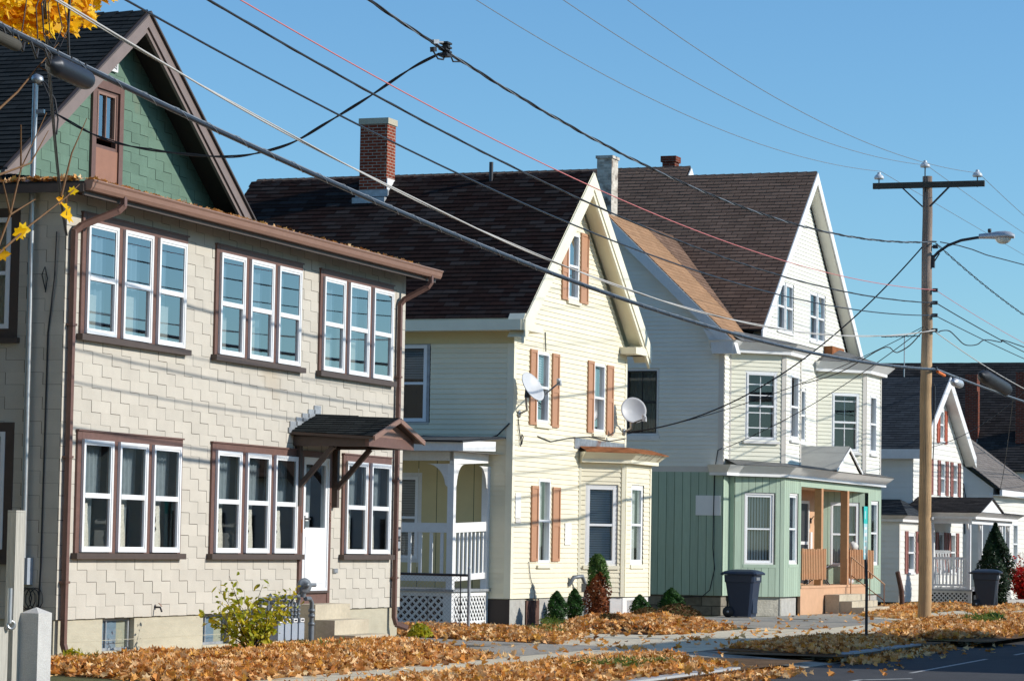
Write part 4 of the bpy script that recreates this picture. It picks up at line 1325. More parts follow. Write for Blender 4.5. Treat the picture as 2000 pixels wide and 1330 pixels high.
# ================================================================== 3. the ivory and green house
H3 = thing("ivory_green_house", "tall ivory house with green ground floor, stacked bays and a steep brown roof", "house", (66.92, 18.437, 0), AL)
F3 = Fr((0, 0, 0), (1, 0, 0), (0, -1, 0))
L3 = Fr((0, 0, 0), (0, -1, 0), (-1, 0, 0))
mb = MB()
ww = [(4.60, 6.20, 7.10, 8.38), (7.80, 9.44, 7.06, 8.38)]
courses(mb, F3, [(0, 3.40), (12.0, 3.40), (12.0, 6.5), (0, 6.5)], 'ivory', 0.102, 0.016, [(6.6, 7.5, 4.36, 5.78)], back='ivory_t', v0=3.40)
courses(mb, F3, [(2.6, 6.5), (12.0, 6.5), (11.75, 7.0), (7.25, 11.0), (2.75, 7.0)], 'ivory', 0.102, 0.016, ww, back='ivory_t', v0=6.5 - 0.022)
courses(mb, L3, [(-5.9, 3.52), (0, 3.52), (0, 6.7), (-5.9, 6.7)], 'ivory', 0.102, 0.016, [(-2.45, -1.62, 4.25, 5.85)], back='ivory_t', v0=3.52)
courses(mb, L3, [(-5.9, 6.7), (0, 6.7), (-2.95, 9.5)], 'ivory', 0.102, 0.016, back='ivory_t', v0=6.7 - 0.022)
L3.box(mb, -5.9, 0, 3.385, 3.52, -0.05, 0.012, 'ivory_t')
L3.box(mb, -0.13, 0.0, 3.52, 6.6, 0.0, 0.022, 'ivory_t')
mb.face([(12.0, 0, 0), (12.0, 17, 0), (12.0, 17, 6.9), (12.0, 0, 6.9)], 'ivory')
mb.box((0.05, 16.8, 0), (12.0, 17, 6.8), 'ivory')
mb.face([(0.02, 5.9, 0), (0.02, 17, 0), (0.02, 17, 6.9), (0.02, 5.9, 6.9)], 'ivory')
mb.build('wall', H3)
mb = MB()
boards(mb, L3, [(-5.9, 0.47), (0, 0.47), (0, 3.385), (-5.9, 3.385)], 'green', 'green_bk', 0.2, 0.010, d=0.012)
boards(mb, F3, [(0, 0.47), (0.5, 0.47), (0.5, 3.30), (0, 3.30)], 'green', 'green_bk', 0.2, 0.010, d=0.012)
lb1 = [(0.5, 0.0), (0.5, -0.14), (1.50, -1.08), (3.05, -1.08)]
G1 = bay_faces(lb1)
gw = {1: (0.27, 1.13, 1.20, 2.93), 2: (0.50, 1.32, 1.21, 2.95)}
for i, (fr, L) in enumerate(G1):
    boards(mb, fr, [(0, 0.45), (L, 0.45), (L, 3.30), (0, 3.30)], 'green', 'green_bk', 0.19, 0.010, [gw[i]] if i in gw else [], d=0.012)
    fr.box(mb, L - 0.10, L, 0.45, 3.30, 0.0, 0.02, 'green')
lb2 = [(8.6, 0.0), (9.68, -1.08), (10.05, -1.08)]
G2 = bay_faces(lb2)
fr, L = G2[0]
boards(mb, fr, [(0, 0.7), (L, 0.7), (L, 3.2), (0, 3.2)], 'green', 'green_bk', 0.19, 0.010, [(0.46, 1.36, 1.16, 2.86)], d=0.012)
FF = Fr((0, -1.08, 0), (1, 0, 0), (0, -1, 0))
boards(mb, FF, [(10.02, 0.43), (11.5, 0.43), (11.5, 3.30), (10.02, 3.30)], 'green', 'green_bk', 0.19, 0.010, [(10.36, 11.24, 1.18, 2.93)], d=0.012)
FF.box(mb, 3.05, 10.02, 3.13, 3.30, -0.10, 0.012, 'green')
mb.face([(11.5, -1.08, .43), (12.0, 0, .43), (12.0, 0, 3.3), (11.5, -1.08, 3.3)], 'green')
boards(mb, F3, [(4.1, 0.7), (6.8, 0.7), (6.8, 3.2), (4.1, 3.2)], 'green', 'green_bk', 0.19, 0.010, d=0.012)
mb.face([(3.05, -1.08, 0.7), (3.05, -1.08, 3.13), (4.1, 0, 3.13), (4.1, 0, 0.7)], 'green')
mb.build('green_wall', H3)
for i, h in gw.items():
    window(H3, G1[i][0], h[0] + .06, h[1] - .06, h[2] + .06, h[3] - .05, fw=0.055, d1=-0.03, inside='vblind', casing=('white_old', 0.04), sill=('green', 0.08, 0.05), glass='glass_bay')
window(H3, G2[0][0], 0.50, 1.32, 1.20, 2.82, fw=0.055, d1=0.0, inside='sheer', casing=('white_old', 0.04), glass='glass_bay')
window(H3, FF, 10.42, 11.18, 1.24, 2.88, fw=0.055, d1=-0.02, inside='vblind', casing=('white_old', 0.04), sill=('green', 0.08, 0.04), glass='glass')
# porch recess
mb = MB()
F3.quad(mb, 6.8, 8.62, 0.7, 3.2, 0.01, 'tan')
F3.box(mb, 6.84, 6.92, 0.7, 2.86, 0.01, 0.06, 'white_old')
F3.box(mb, 7.72, 7.80, 0.7, 2.86, 0.01, 0.06, 'white_old')
F3.box(mb, 6.92, 7.72, 2.78, 2.86, 0.01, 0.06, 'white_old')
F3.box(mb, 6.92, 7.72, 0.72, 2.78, 0.005, 0.03, 'dkmetal')
F3.box(mb, 6.92, 7.72, 1.72, 1.80, 0.03, 0.04, 'white_old')
F3.box(mb, 8.02, 8.22, 1.55, 2.05, 0.012, 0.04, 'label_w')
mb.build('porch_wall', H3)
mb = MB()
mb.box((3.1, -1.08, 3.13), (10.0, 0, 3.16), 'tan')
mb.build('porch_ceiling', H3)
mb = MB()
F3.box(mb, 8.02, 8.12, 2.28, 2.42, 0.01, 0.04, 'dkmetal')
mb.tube([F3.p(8.07, 2.38, 0.04), F3.p(8.07, 2.46, 0.10), F3.p(8.07, 2.44, 0.16)], 0.012, 'dkmetal', 6)
mb.lathe([(0.02, 0.0), (0.05, 0.03), (0.045, 0.19), (0.03, 0.22), (0.0, 0.225)], F3.p(8.07, 2.44, 0.16), (0, 0, -1), 'lens', 10)
mb.build('wall_lamp', H3)
mb = MB()
mb.box((3.06, -1.12, 0.64), (10.02, 0, 0.70), 'tan')
FF.box(mb, 3.06, 10.02, -0.02, 0.64, -0.05, 0.02, 'tan')
mb.build('porch_floor', H3)
for x in (5.03, 7.70):
    mb = MB()
    mb.box((x, -1.10, 0.70), (x + 0.19, -0.92, 3.13), 'tan_d')
    mb.build('porch_post', H3)
for a0, a1 in ((3.16, 5.40), (7.98, 10.48)):
    mb = MB()
    n = 15
    for k in range(n):
        a = a0 + (a1 - a0) * k / (n - 1)
        FF.box(mb, a - 0.045, a + 0.045, 0.85 + rng.uniform(-.01, .01), 1.61 + rng.uniform(-.015, .015), 0.02, 0.05, 'tan_d')
    FF.box(mb, a0 - .05, a1 + .05, 1.47, 1.55, -0.04, 0.02, 'tan_d')
    FF.box(mb, a0 - .05, a1 + .05, 0.92, 1.0, -0.04, 0.02, 'tan_d')
    mb.build('railing', H3)
mb = MB()
for y0, y1, z, xa in ((-1.50, -1.13, 0.47, 0.0), (-1.82, -1.502, 0.31, 0.02), (-2.14, -1.822, 0.16, 0.0)):
    for k in range(3):
        x0 = 5.35 + xa + k * 0.92
        mb.box((x0 + .004, y0, -0.05), (x0 + 0.916, y1, z), 'step')
mb.build('steps', H3)
mb = MB()
for s_ in (0,):
    x = 7.75
    mb.tube([(x, -1.2, 1.42), (x, -2.1, 0.72)], 0.02, 'tan', 6)
    mb.tube([(x, -1.2, 1.42), (x, -1.2, 0.46)], 0.02, 'tan', 6)
    mb.tube([(x, -1.7, 1.03), (x, -1.7, 0.3)], 0.012, 'rust', 6)
    mb.tube([(x, -2.08, 0.73), (x, -2.08, 0.15)], 0.012, 'rust', 6)
    mb.tube([(x, -1.2, 0.95), (x, -2.1, 0.30)], 0.012, 'rust', 6)
mb.build('handrail', H3)
mb = MB()
mb.box((0.03, 0.03, -0.15), (12.0, 17, 0.47), 'stone')
for i, (fr, L) in enumerate(G1):
    fr.box(mb, 0, L - (0.08 if i == 2 else 0), -0.12, 0.45, -0.3, -0.07, 'stucco' if i < 2 else 'block')
FF.box(mb, 10.05, 11.35, -0.12, 0.43, -0.4, -0.06, 'block')
mb.build('foundation', H3)
# upper storey bays
ub1 = [(0.43, 0.0), (1.51, -1.08), (2.97, -1.08), (4.05, 0.0)]
ub2 = [(8.6, 0.0), (9.68, -1.08), (11.38, -1.08), (11.9, 0.0)]
U1, U2 = bay_faces(ub1), bay_faces(ub2)
uw1 = {0: (0.44, 1.30, 4.18, 5.82), 1: (0.46, 1.24, 4.25, 5.84)}
uw2 = {0: (0.48, 1.32, 4.20, 5.76), 1: (0.46, 1.20, 4.20, 5.77)}
for U, uw in ((U1, uw1), (U2, uw2)):
    mb = MB()
    for i, (fr, L) in enumerate(U):
        courses(mb, fr, [(0, 3.6), (L, 3.6), (L, 6.35), (0, 6.35)], 'ivory_b' if i == 0 else 'ivory', 0.102, 0.016, [uw[i]] if i in uw else [], back='ivory_t', v0=3.6)
        fr.box(mb, L - 0.10, L, 3.6, 6.35, 0.0, 0.028, 'ivory_t')
        fr.box(mb, 0, 0.04, 3.6, 6.35, 0.0, 0.026, 'ivory_t')
    mb.build('bay_wall', H3)
for U, uw in ((U1, uw1), (U2, uw2)):
    for i, h in uw.items():
        m_ = (h[2] + h[3]) / 2
        mun = None
        if i == 0:
            mun = [('v', 0.5, h[2] + .1, h[3] - .1)] + [('h', z, 0, 0) for z in ((h[3] - 0.30, m_ + 0.26, m_ - 0.16, h[2] + 0.30) if U is U1 else (h[3] - 0.22, m_ - 0.16))]
        window(H3, U[i][0], h[0] + .03, h[1] - .03, h[2] + .03, h[3] - .03, fw=0.05, d1=0.02, inside=None if i == 0 else 'sheer', muntins=mun, casing=('white', 0.05), sill=('white_old', 0.06, 0.05), glass='glass_bay' if i == 0 else 'glass_hi', rm='room')
window(H3, F3, 6.64, 7.46, 4.40, 5.74, fw=0.05, d1=0.01, inside='grey', casing=('white', 0.04), sill=('white_old', 0.06, 0.04), glass='glass')
window(H3, L3, -2.42, -1.68, 4.30, 5.80, fw=0.03, d1=-0.02, inside='grey', rm='room', frame='dkmetal', muntins=[('v', 0.5, 4.3, 5.8)], casing=('white_old', 0.05), sill=('white_old', 0.12, 0.05))
for (a, b, c, d) in ww:
    for k, (p, q) in enumerate(((a + .03, (a + b) / 2 - .03), ((a + b) / 2 + .03, b - .03))):
        window(H3, F3, p + .04, q - .04, c + .05, d - .05, fw=0.04, d1=0.01, inside='grey' if k else None, rm='dark' if k == 0 else 'room', casing=('white', 0.045), glass='glass' if k == 0 else 'glass_hi', sill=('white_old', 0.05, 0.04))
# cornices and bay roofs
mb = MB()
cornice(mb, [(-0.0, 0.3), (0.0, -0.03), (0.40, -0.03), (1.51, -1.08), (2.97, -1.08), (4.20, 0.05)], 6.25, 6.50, 0.16, 0.36, 'white', 'white_old')
mb.build('cornice', H3); mb = MB()
cornice(mb, [(8.45, 0.05), (9.68, -1.08), (11.38, -1.08), (12.0, 0.05)], 6.30, 6.56, 0.16, 0.36, 'white', 'white_old')
mb.build('cornice', H3); mb = MB()
cornice(mb, [(-0.0, 0.3), (0.0, -0.03), (0.45, -0.16), (1.50, -1.08), (11.45, -1.08), (12.0, 0.0)], 3.31, 3.56, 0.14, 0.34, 'white', 'white_old')
mb.build('cornice', H3)
mb = MB()
r1 = offset_line([(0.0, -0.03), (0.40, -0.03), (1.51, -1.08), (2.97, -1.08), (4.20, 0.05)], 0.38)
t1 = [(0.2, 0.0, 6.74), (0.9, 0.0, 6.8), (1.7, 0, 6.82), (2.8, 0, 6.82), (3.9, 0, 6.78)]
for i in range(4):
    mb.face([(*r1[i], 6.505), (*r1[i + 1], 6.505), t1[i + 1], t1[i]], 'flat_roof' if i != 9 else 'flat_roof', rng.random())
mb.build('bay_roof', H3); mb = MB()
r2 = offset_line([(8.45, 0.05), (9.68, -1.08), (11.38, -1.08), (12.0, 0.05)], 0.38)
for i in range(3):
    q0, q1 = [(8.7, 0, 6.62), (10.2, 0, 7.05), (11.2, 0, 7.0), (12.0, 0, 6.7)][i:i + 2]
    mb.face([(*r2[i], 6.565), (*r2[i + 1], 6.565), q1, q0], 'flat_roof')
mb.box((9.3, -0.25, 6.78), (10.6, -0.02, 7.02), 'rust')
mb.build('bay_roof', H3)
mb = MB()
r3 = offset_line([(0.0, -0.03), (0.45, -0.16), (1.50, -1.08), (11.45, -1.08), (12.0, 0.0)], 0.36)
b3 = [(0.1, 0, 3.72), (0.5, 0, 3.72), (1.51, -1.06, 3.66), (11.3, -1.06, 3.66), (12.0, 0, 3.70)]
for i in range(4):
    mb.face([(*r3[i], 3.565), (*r3[i + 1], 3.565), b3[i + 1], b3[i]], 'flat_roof')
mb.face([(1.51, -1.06, 3.66), (11.3, -1.06, 3.66), (11.3, 0, 3.76), (1.51, 0, 3.76)], 'flat_roof')
mb.build('porch_roof', H3)
mb = MB()
for sg in (-1, 1):
    slope(mb, [(6.65 + sg * 1.38, -1.42, 3.60), (6.65 + sg * 1.38, 0.0, 3.60), (6.65, 0.0, 4.25), (6.65, -1.42, 4.22)], 'grey_roof', h=1.1, w=2.6, lip=0.004, th=0.03, edge='dkmetal')
PFd = Fr((6.65, -1.36, 0), (1, 0, 0), (0, -1, 0))
courses(mb, PFd, [(-1.2, 3.58), (1.2, 3.58), (0, 4.14)], 'ivory', 0.13, 0.010, back='ivory_t', v0=3.58)
for sg in (-1, 1):
    mb.bar((6.65 + sg * 1.36, -1.42, 3.58), (6.65, -1.42, 4.19), 0.03, 0.06, 'white')
mb.build('pediment', H3)
# roofs
s3 = 0.875
P3, Z3 = 7.25, 11.44
h3 = 5.15
z3 = Z3 - s3 * h3
mb = MB()
hi = 0.29
slope(mb, [(P3 - h3, 16, z3), (P3 - h3, -0.32, z3), (P3, -0.32, Z3), (P3, 16, Z3)], 'roof_h3', h=0.145, w=0.34, gap=0.010, lip=0.014, edge='dkmetal')
slope(mb, [(P3 + h3, -0.32, z3), (P3 + h3, 16, z3), (P3, 16, Z3), (P3, -0.32, Z3)], 'roof_h3', h=0.145, w=0.34, gap=0.010, lip=0.014, edge='dkmetal')
ridge_caps(mb, (P3, -0.30, Z3), (P3, 3.2, Z3), s3, 'roof_h3')
dx = hi / s3
slope(mb, [(P3, 16, Z3), (P3, 3.25, Z3), (P3 + dx, 3.25, Z3 + hi), (P3 + dx, 16, Z3 + hi)], 'roof_h3', h=0.145, w=0.34, gap=0.010, lip=0.014, th=0)
slope(mb, [(P3 + 3.0, 3.25, Z3 + hi - s3 * (3.0 - dx)), (P3 + 3.0, 16, Z3 + hi - s3 * (3.0 - dx)), (P3 + dx, 16, Z3 + hi), (P3 + dx, 3.25, Z3 + hi)], 'roof_h3', h=0.145, w=0.34, gap=0.010, lip=0.014, edge='dkmetal')
ridge_caps(mb, (P3 + dx, 3.25, Z3 + hi), (P3 + dx, 16, Z3 + hi), s3, 'roof_h3')
mb.build('roof', H3)
mb = MB()
mb.prism([(P3 - 0.02, 3.24, Z3 - 0.06), (P3 + dx, 3.24, Z3 + hi - 0.04), (P3 + 2.9, 3.24, Z3 + hi - s3 * (2.9 - dx) - 0.04), (P3 + 2.9, 3.24, Z3 - s3 * 2.9 - 0.06), (P3 + 0.05, 3.24, Z3 - 0.10)], (0, -0.03, 0), 'white')
mb.build('upper_gable', H3)
for sg in (-1, 1):
    mb = MB()
    nz = 1 / math.sqrt(1 + s3 * s3)
    for (t0, t1, y0, y1) in ((-0.02, -0.30, -0.35, -0.31),):
        q = []
        for y in (y0, y1):
            for ex, ez in ((P3 + sg * (h3 + 0.02), z3 - 0.015), (P3, Z3)):
                for t in (t0, t1):
                    q.append(Vector((ex, y, ez + t / nz * 0.8)))
        mb.hexa([q[1], q[3], q[7], q[5], q[0], q[2], q[6], q[4]], 'white')
    for k in range(26):
        t0, t1 = k / 26, (k + 1) / 26
        x0, x1 = P3 + sg * h3 * (1 - t0), P3 + sg * h3 * (1 - t1)
        q0, q1 = z3 + s3 * h3 * t0 - 0.33, z3 + s3 * h3 * t1 - 0.33
        mb.face([(x0, -0.31, q0 - 0.012), (x1, -0.31, q1), (x1, -0.015, q1), (x0, -0.015, q0 - 0.012)], 'ivory')
    mb.build('rake_board', H3)
# left wing: tan slope to the street, brown strip up to the valley
mb = MB()
kw = 0.955
zw = lambda t: 6.78 + kw * t
slope(mb, [(-0.30, -0.30, zw(-0.3)), (1.35, -0.30, zw(-0.3)), (2.15, 0.40, zw(0.40)), (2.84, 2.95, zw(2.95)), (-0.30, 2.95, zw(2.95))], 'roof_tan', h=0.145, w=0.34, gap=0.004, lip=0.008, edge='dkmetal')
slope(mb, [(2.15, 0.40, zw(0.40)), (5.2, 2.95, zw(2.95)), (2.84, 2.95, zw(2.95))], 'roof_h3', h=0.145, w=0.34, gap=0.010, lip=0.012, th=0, edge='dkmetal')
slope(mb, [(5.2, 6.2, zw(-0.3)), (-0.30, 6.2, zw(-0.3)), (-0.30, 2.95, zw(2.95)), (5.2, 2.95, zw(2.95))], 'roof_tan', h=0.145, w=0.34, gap=0.004, lip=0.008, edge='dkmetal')
mb.build('wing_roof', H3)
mb = MB()
for sg in (-1, 1):
    q = []
    for x in (-0.33, -0.29):
        for y in (2.95 - 3.25 * 1, 2.95):
            for t in (-0.02, -0.34):
                yy = y if sg > 0 else 5.9 - y
                q.append(Vector((x, yy, zw(y) + t)))
    mb.hexa([q[1], q[3], q[7], q[5], q[0], q[2], q[6], q[4]], 'white_old')
mb.face([(-0.30, -0.30, zw(-0.3) - .30), (-0.30, 2.95, zw(2.95) - .30), (-0.02, 2.95, zw(2.95) - .30), (-0.02, -0.30, zw(-0.3) - .30)], 'ivory_t')
mb.face([(-0.30, 6.2, zw(-0.3) - .30), (-0.30, 2.95, zw(2.95) - .30), (-0.02, 2.95, zw(2.95) - .30), (-0.02, 6.2, zw(-0.3) - .30)], 'ivory_t')
mb.prism([(-0.31, -0.40, 6.18), (-0.31, 0.22, 6.18), (-0.31, 0.26, 6.45), (-0.31, 0.45, 6.78), (-0.31, -0.30, 6.50)], (0.30, 0, 0), 'white_old')
mb.build('rake_board', H3)
mb = MB()
mb.box((0.30, 3.0, 8.6), (0.78, 3.38, 11.0), 'brick_w')
mb.box((0.27, 2.97, 11.0), (0.81, 3.41, 11.07), 'brick_w')
mb.build('chimney', H3)
mb = MB()
mb.box((7.78, 3.75, 10.4), (8.16, 4.10, 12.0), 'brick_dk')
mb.box((7.74, 3.71, 11.9), (8.20, 4.14, 12.06), 'brick_dk')
mb.build('chimney', H3)
mb = MB()
L3.box(mb, -0.66, -0.05, 2.36, 2.83, 0.02, 0.035, 'patchgrey')  # flat pale panel standing in for a retouched patch, no real board
mb.build('retouch_panel', H3)
mb = MB()
mb.tube([L3.p(-0.02, 3.95, 0.05), L3.p(-0.12, 3.9, 0.06), L3.p(-0.2, 3.4, 0.05), L3.p(-0.22, 1.6, 0.04), L3.p(-0.17, 1.1, 0.04), L3.p(-0.28, 0.6, 0.05), L3.p(-0.45, 0.45, 0.07), L3.p(-1.4, 0.38, 0.08)], 0.012, 'rubber', 6)
mb.build('wall_cable', H3)


# ================================================================== 4. the pale house with a corner porch
H4 = thing("porch_house", "pale clapboard house with slate-blue roof, mauve shutters and a white corner porch", "house", (86.59, 16.18, 0), AL)
F4 = Fr((0, 2.0, 0), (1, 0, 0), (0, -1, 0))
L4 = Fr((0.9, 2.0, 0), (0, -1, 0), (-1, 0, 0))
mb = MB()
w4 = [(2.7, 3.2, 3.38, 4.44), (4.72, 5.42, 3.38, 4.44), (6.62, 7.30, 3.38, 4.44), (4.58, 5.22, 5.10, 6.08), (4.50, 5.30, 0.95, 2.2), (6.30, 7.10, 0.95, 2.2)]
courses(mb, F4, [(0.9, 0), (8.2, 0), (8.2, 4.55), (0.9, 4.55)], 'pale', 0.16, 0.014, w4[:3] + w4[4:], back='ivory_t', v0=0)
courses(mb, F4, [(0.9, 4.55), (8.2, 4.55), (4.55, 6.85)], 'pale', 0.16, 0.014, [w4[3]], back='ivory_t', v0=4.55 - .07)
courses(mb, L4, [(-9, 0), (0, 0), (0, 4.6), (-9, 4.6)], 'pale', 0.16, 0.014, back='ivory_t', v0=0)
mb.face([(8.2, 2, 0), (8.2, 11, 0), (8.2, 11, 4.6), (8.2, 2, 4.6)], 'pale')
mb.box((0.95, 10.9, 0), (8.2, 11, 4.6), 'pale')
mb.build('wall', H4)
for a, b, c, d in w4:
    window(H4, F4, a + .03, b - .03, c + .03, d - .03, fw=0.05, d1=0.015, inside='sheer', casing=('white', 0.045), sill=('white', 0.05, 0.03), glass='glass')
for a0, a1, b0, b1, m_ in ((2.32, 2.62, 3.36, 4.46, 'shutter_r'), (3.24, 3.58, 3.36, 4.46, 'shutter_r'), (4.30, 4.66, 3.36, 4.46, 'shutter_r'), (5.48, 5.84, 3.36, 4.46, 'shutter_r'), (6.20, 6.56, 3.36, 4.46, 'shutter_r'), (7.36, 7.72, 3.36, 4.46, 'shutter_r'), (4.16, 4.52, 5.0, 6.0, 'shutter_o'), (5.28, 5.62, 5.0, 6.05, 'shutter_o'), (4.10, 4.44, 0.95, 2.2, 'shutter_r'), (5.36, 5.70, 0.95, 2.2, 'shutter_r'), (5.90, 6.24, 0.95, 2.2, 'shutter_r'), (7.16, 7.5, 0.95, 2.2, 'shutter_r')):
    shutter(H4, F4, a0, a1, b0, b1, m_)
mb = MB()
s4, hw4, P4, Z4 = 0.60, 4.0, 4.55, 7.08
e4 = Z4 - s4 * hw4
slope(mb, [(P4 - hw4, 11.2, e4), (P4 - hw4, 1.66, e4), (P4, 1.66, Z4), (P4, 11.2, Z4)], 'roof_h4', h=0.15, w=0.33, lip=0.014)
slope(mb, [(P4 + hw4, 1.66, e4), (P4 + hw4, 11.2, e4), (P4, 11.2, Z4), (P4, 1.66, Z4)], 'roof_h4', h=0.15, w=0.33, lip=0.014)
mb.build('roof', H4)
mb = MB()
for sg in (-1, 1):
    q = []
    for y in (1.62, 1.66):
        for ex, ez in ((P4 + sg * hw4, e4), (P4, Z4)):
            for t in (0.0, -0.34):
                q.append(Vector((ex, y, ez + t)))
    mb.hexa([q[1], q[3], q[7], q[5], q[0], q[2], q[6], q[4]], 'white')
    mb.face([(P4 + sg * hw4, 1.66, e4 - .30), (P4, 1.66, Z4 - .30), (P4, 1.98, Z4 - .30), (P4 + sg * hw4, 1.98, e4 - .30)], 'white_old')
mb.box((0.52, 1.64, e4 - 0.30), (0.60, 11, e4 - 0.01), 'white_old')
mb.face([(0.6, 1.7, e4 - .28), (0.9, 1.7, e4 - .28), (0.9, 11, e4 - .28), (0.6, 11, e4 - .28)], 'white_old')
mb.build('rake_board', H4)
# single-storey bump at the left front
BX, BY = -3.08, 1.50
FB = Fr((BX, BY, 0), (1, 0, 0), (0, -1, 0))
LB = Fr((BX, BY, 0), (0, -1, 0), (-1, 0, 0))
mb = MB()
courses(mb, FB, [(0, 0.12), (3.98, 0.12), (3.98, 2.5), (0, 2.5)], 'pale', 0.16, 0.014, [(1.10, 2.02, 0.95, 2.14)], back='ivory_t', v0=0.12)
courses(mb, LB, [(-4, 0.12), (0, 0.12), (0, 2.5), (-4, 2.5)], 'pale', 0.16, 0.014, back='ivory_t', v0=0.12)
FB.box(mb, -0.01, 0.12, 0.12, 2.45, 0.0, 0.02, 'ivory_t')
mb.box((BX + .02, BY + .03, -.1), (0.9, BY + 4, 0.12), 'dark')
mb.box((BX - .02, BY - 0.02, -.1), (BX + 0.4, BY + .03, 0.13), 'block')
mb.build('bump_wall', H4)
window(H4, FB, 1.16, 1.96, 1.02, 2.08, fw=0.05, d1=0.015, inside='grey', muntins=[('v', 0.5, 1.5, 2.05)], casing=('white', 0.05), sill=('white', 0.06, 0.03))
shutter(H4, FB, 0.72, 1.06, 0.94, 2.18, 'shutter_r'); shutter(H4, FB, 2.12, 2.48, 0.94, 2.18, 'shutter_r')
mb = MB()
cornice(mb, [(BX, BY + 4), (BX, BY), (0.9, BY)], 2.44, 2.62, 0.15, 0.32, 'white_old', 'white_old')
mb.build('cornice', H4)
mb = MB()
slope(mb, [(BX - .32, BY + 4, 2.63), (BX - .32, BY - .32, 2.63), (0.9, BY + .9, 3.15), (0.9, BY + 4, 3.15)], 'roof_h4', th=0)
slope(mb, [(BX - .32, BY - .32, 2.63), (0.9, BY - .32, 2.63), (0.9, BY + .9, 3.15)], 'roof_h4', th=0)
mb.build('bump_roof', H4)
# corner porch
P4F = Fr((0, 0, 0), (1, 0, 0), (0, -1, 0))
P4S = Fr((0, 0, 0), (0, -1, 0), (-1, 0, 0))
mb = MB()
slope(mb, [(-0.36, 2.0, 2.79), (-0.36, -0.34, 2.79), (1.5, -0.34, 3.24), (1.5, 2.0, 3.24)], 'roof_h6', th=0.03)
slope(mb, [(3.3, -0.34, 2.79), (3.3, 2.0, 2.79), (1.5, 2.0, 3.24), (1.5, -0.34, 3.24)], 'roof_h6', th=0.03)
slope(mb, [(3.2, -0.34, 2.785), (6.6, -0.34, 2.785), (6.6, 2.0, 3.0), (3.2, 2.0, 3.0)], 'roof_h6', th=0.02)
mb.build('porch_roof', H4)
mb = MB()
cornice(mb, [(0.0, 2.0), (0.0, 0.0), (6.25, 0.0), (6.25, 2.0)], 2.58, 2.775, 0.14, 0.33, 'white', 'white_old')
mb.prism([(0.0, -0.30, 2.79), (3.0, -0.30, 2.79), (1.5, -0.30, 3.16)], (0, 0.03, 0), 'white')
mb.box((0, 0.0, 2.44), (6.25, 0.1, 2.58), 'white')
mb.box((0, 0.1, 2.44), (0.1, 2.0, 2.58), 'white_old')
mb.build('porch_cornice', H4)
for x, y in ((0.02, 0.05), (1.75, 0.05), (4.85, 0.05), (6.1, 0.05), (0.02, 1.15)):
    mb = MB()
    mb.box((x, y, 0.49), (x + 0.12, y + 0.12, 2.44), 'white')
    for sg in (-1, 1):
        mb.prism([(x + .06 + sg * .06, y + .04, 2.44), (x + .06 + sg * .24, y + .04, 2.44), (x + .06 + sg * .06, y + .04, 2.24)], (0, 0.04, 0), 'white')
    mb.build('porch_post', H4)
for fr, a0, a1, n in ((P4S, -1.15, -0.17, 9), (P4F, 1.95, 4.85, 20)):
    mb = MB()
    fr.box(mb, a0, a1, 1.37, 1.44, -0.10, -0.04, 'white'); fr.box(mb, a0, a1, 0.58, 0.64, -0.10, -0.04, 'white')
    for k in range(n):
        a = a0 + (a1 - a0) * (k + .5) / n
        fr.box(mb, a - .022, a + .022, 0.64, 1.37, -0.09, -0.05, 'white')
    mb.build('railing', H4)
for x, y in ((0.35, -0.5), (1.35, -0.5)):
    mb = MB()
    mb.box((x, y, 0.0), (x + 0.13, y + 0.13, 1.5), 'white'); mb.box((x - .02, y - .02, 1.5), (x + .15, y + .15, 1.54), 'white')
    mb.build('newel_post', H4)
mb = MB()
mb.box((-0.03, -0.03, 0.44), (6.25, 2.0, 0.49), 'lead')
mb.build('porch_floor', H4)
for fr, a0, a1 in ((P4S, -2.0, 0.0), (P4F, 1.6, 6.2)):
    mb = MB()
    ring(mb, fr, a0, a1, 0.0, 0.44, 0.12, -0.03, 0.0, 'white_old', top=.06, bot=.08)
    lattice(mb, fr, a0 + .12, a1 - .12, 0.08, 0.38, 0.13, 0.035, 'white_old', -0.03)
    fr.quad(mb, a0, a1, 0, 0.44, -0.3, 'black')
    mb.build('lattice', H4)
mb = MB()
for k, (y, z) in enumerate(((-0.30, 0.32), (-0.6, 0.16))):
    mb.box((0.3, y, -.05), (1.5, y + 0.298, z), 'lead')
mb.build('steps', H4)

# white rocking chair on that porch
CH = thing("rocking_chair", "white slatted rocking chair behind the white porch railing", "chair", tuple(H4.location + Vector((1.5, 1.05, 0.49))), R_(-60))
mb = MB()
for k in range(6):
    mb.box((-0.28, -0.25 + k * 0.085, 0.40), (0.28, -0.18 + k * 0.085, 0.42), 'white')
mb.build('seat', CH)
mb = MB()
for k in range(6):
    x = -0.22 + k * 0.088
    mb.bar((x, 0.26, 0.42), (x, 0.46, 1.10), 0.05, 0.02, 'white')
mb.bar((-0.28, 0.46, 1.10), (0.28, 0.46, 1.10), 0.04, 0.10, 'white')
mb.build('backrest', CH)
for sx in (-0.3, 0.3):
    mb = MB()
    mb.tube([(sx, 0.55, 0.10), (sx, 0.3, 0.02), (sx, 0, 0.0), (sx, -0.3, 0.03), (sx, -0.45, 0.08)], 0.022, 'white', 6)
    mb.build('rocker', CH)
    mb = MB(); mb.bar((sx, -0.32, 0.62), (sx, 0.33, 0.64), 0.08, 0.03, 'white'); mb.build('arm', CH)
    for y in (-0.24, 0.24):
        mb = MB(); mb.bar((sx, y, 0.02), (sx, y, 0.62), 0.04, 0.04, 'white'); mb.build('leg', CH)
mb = MB()
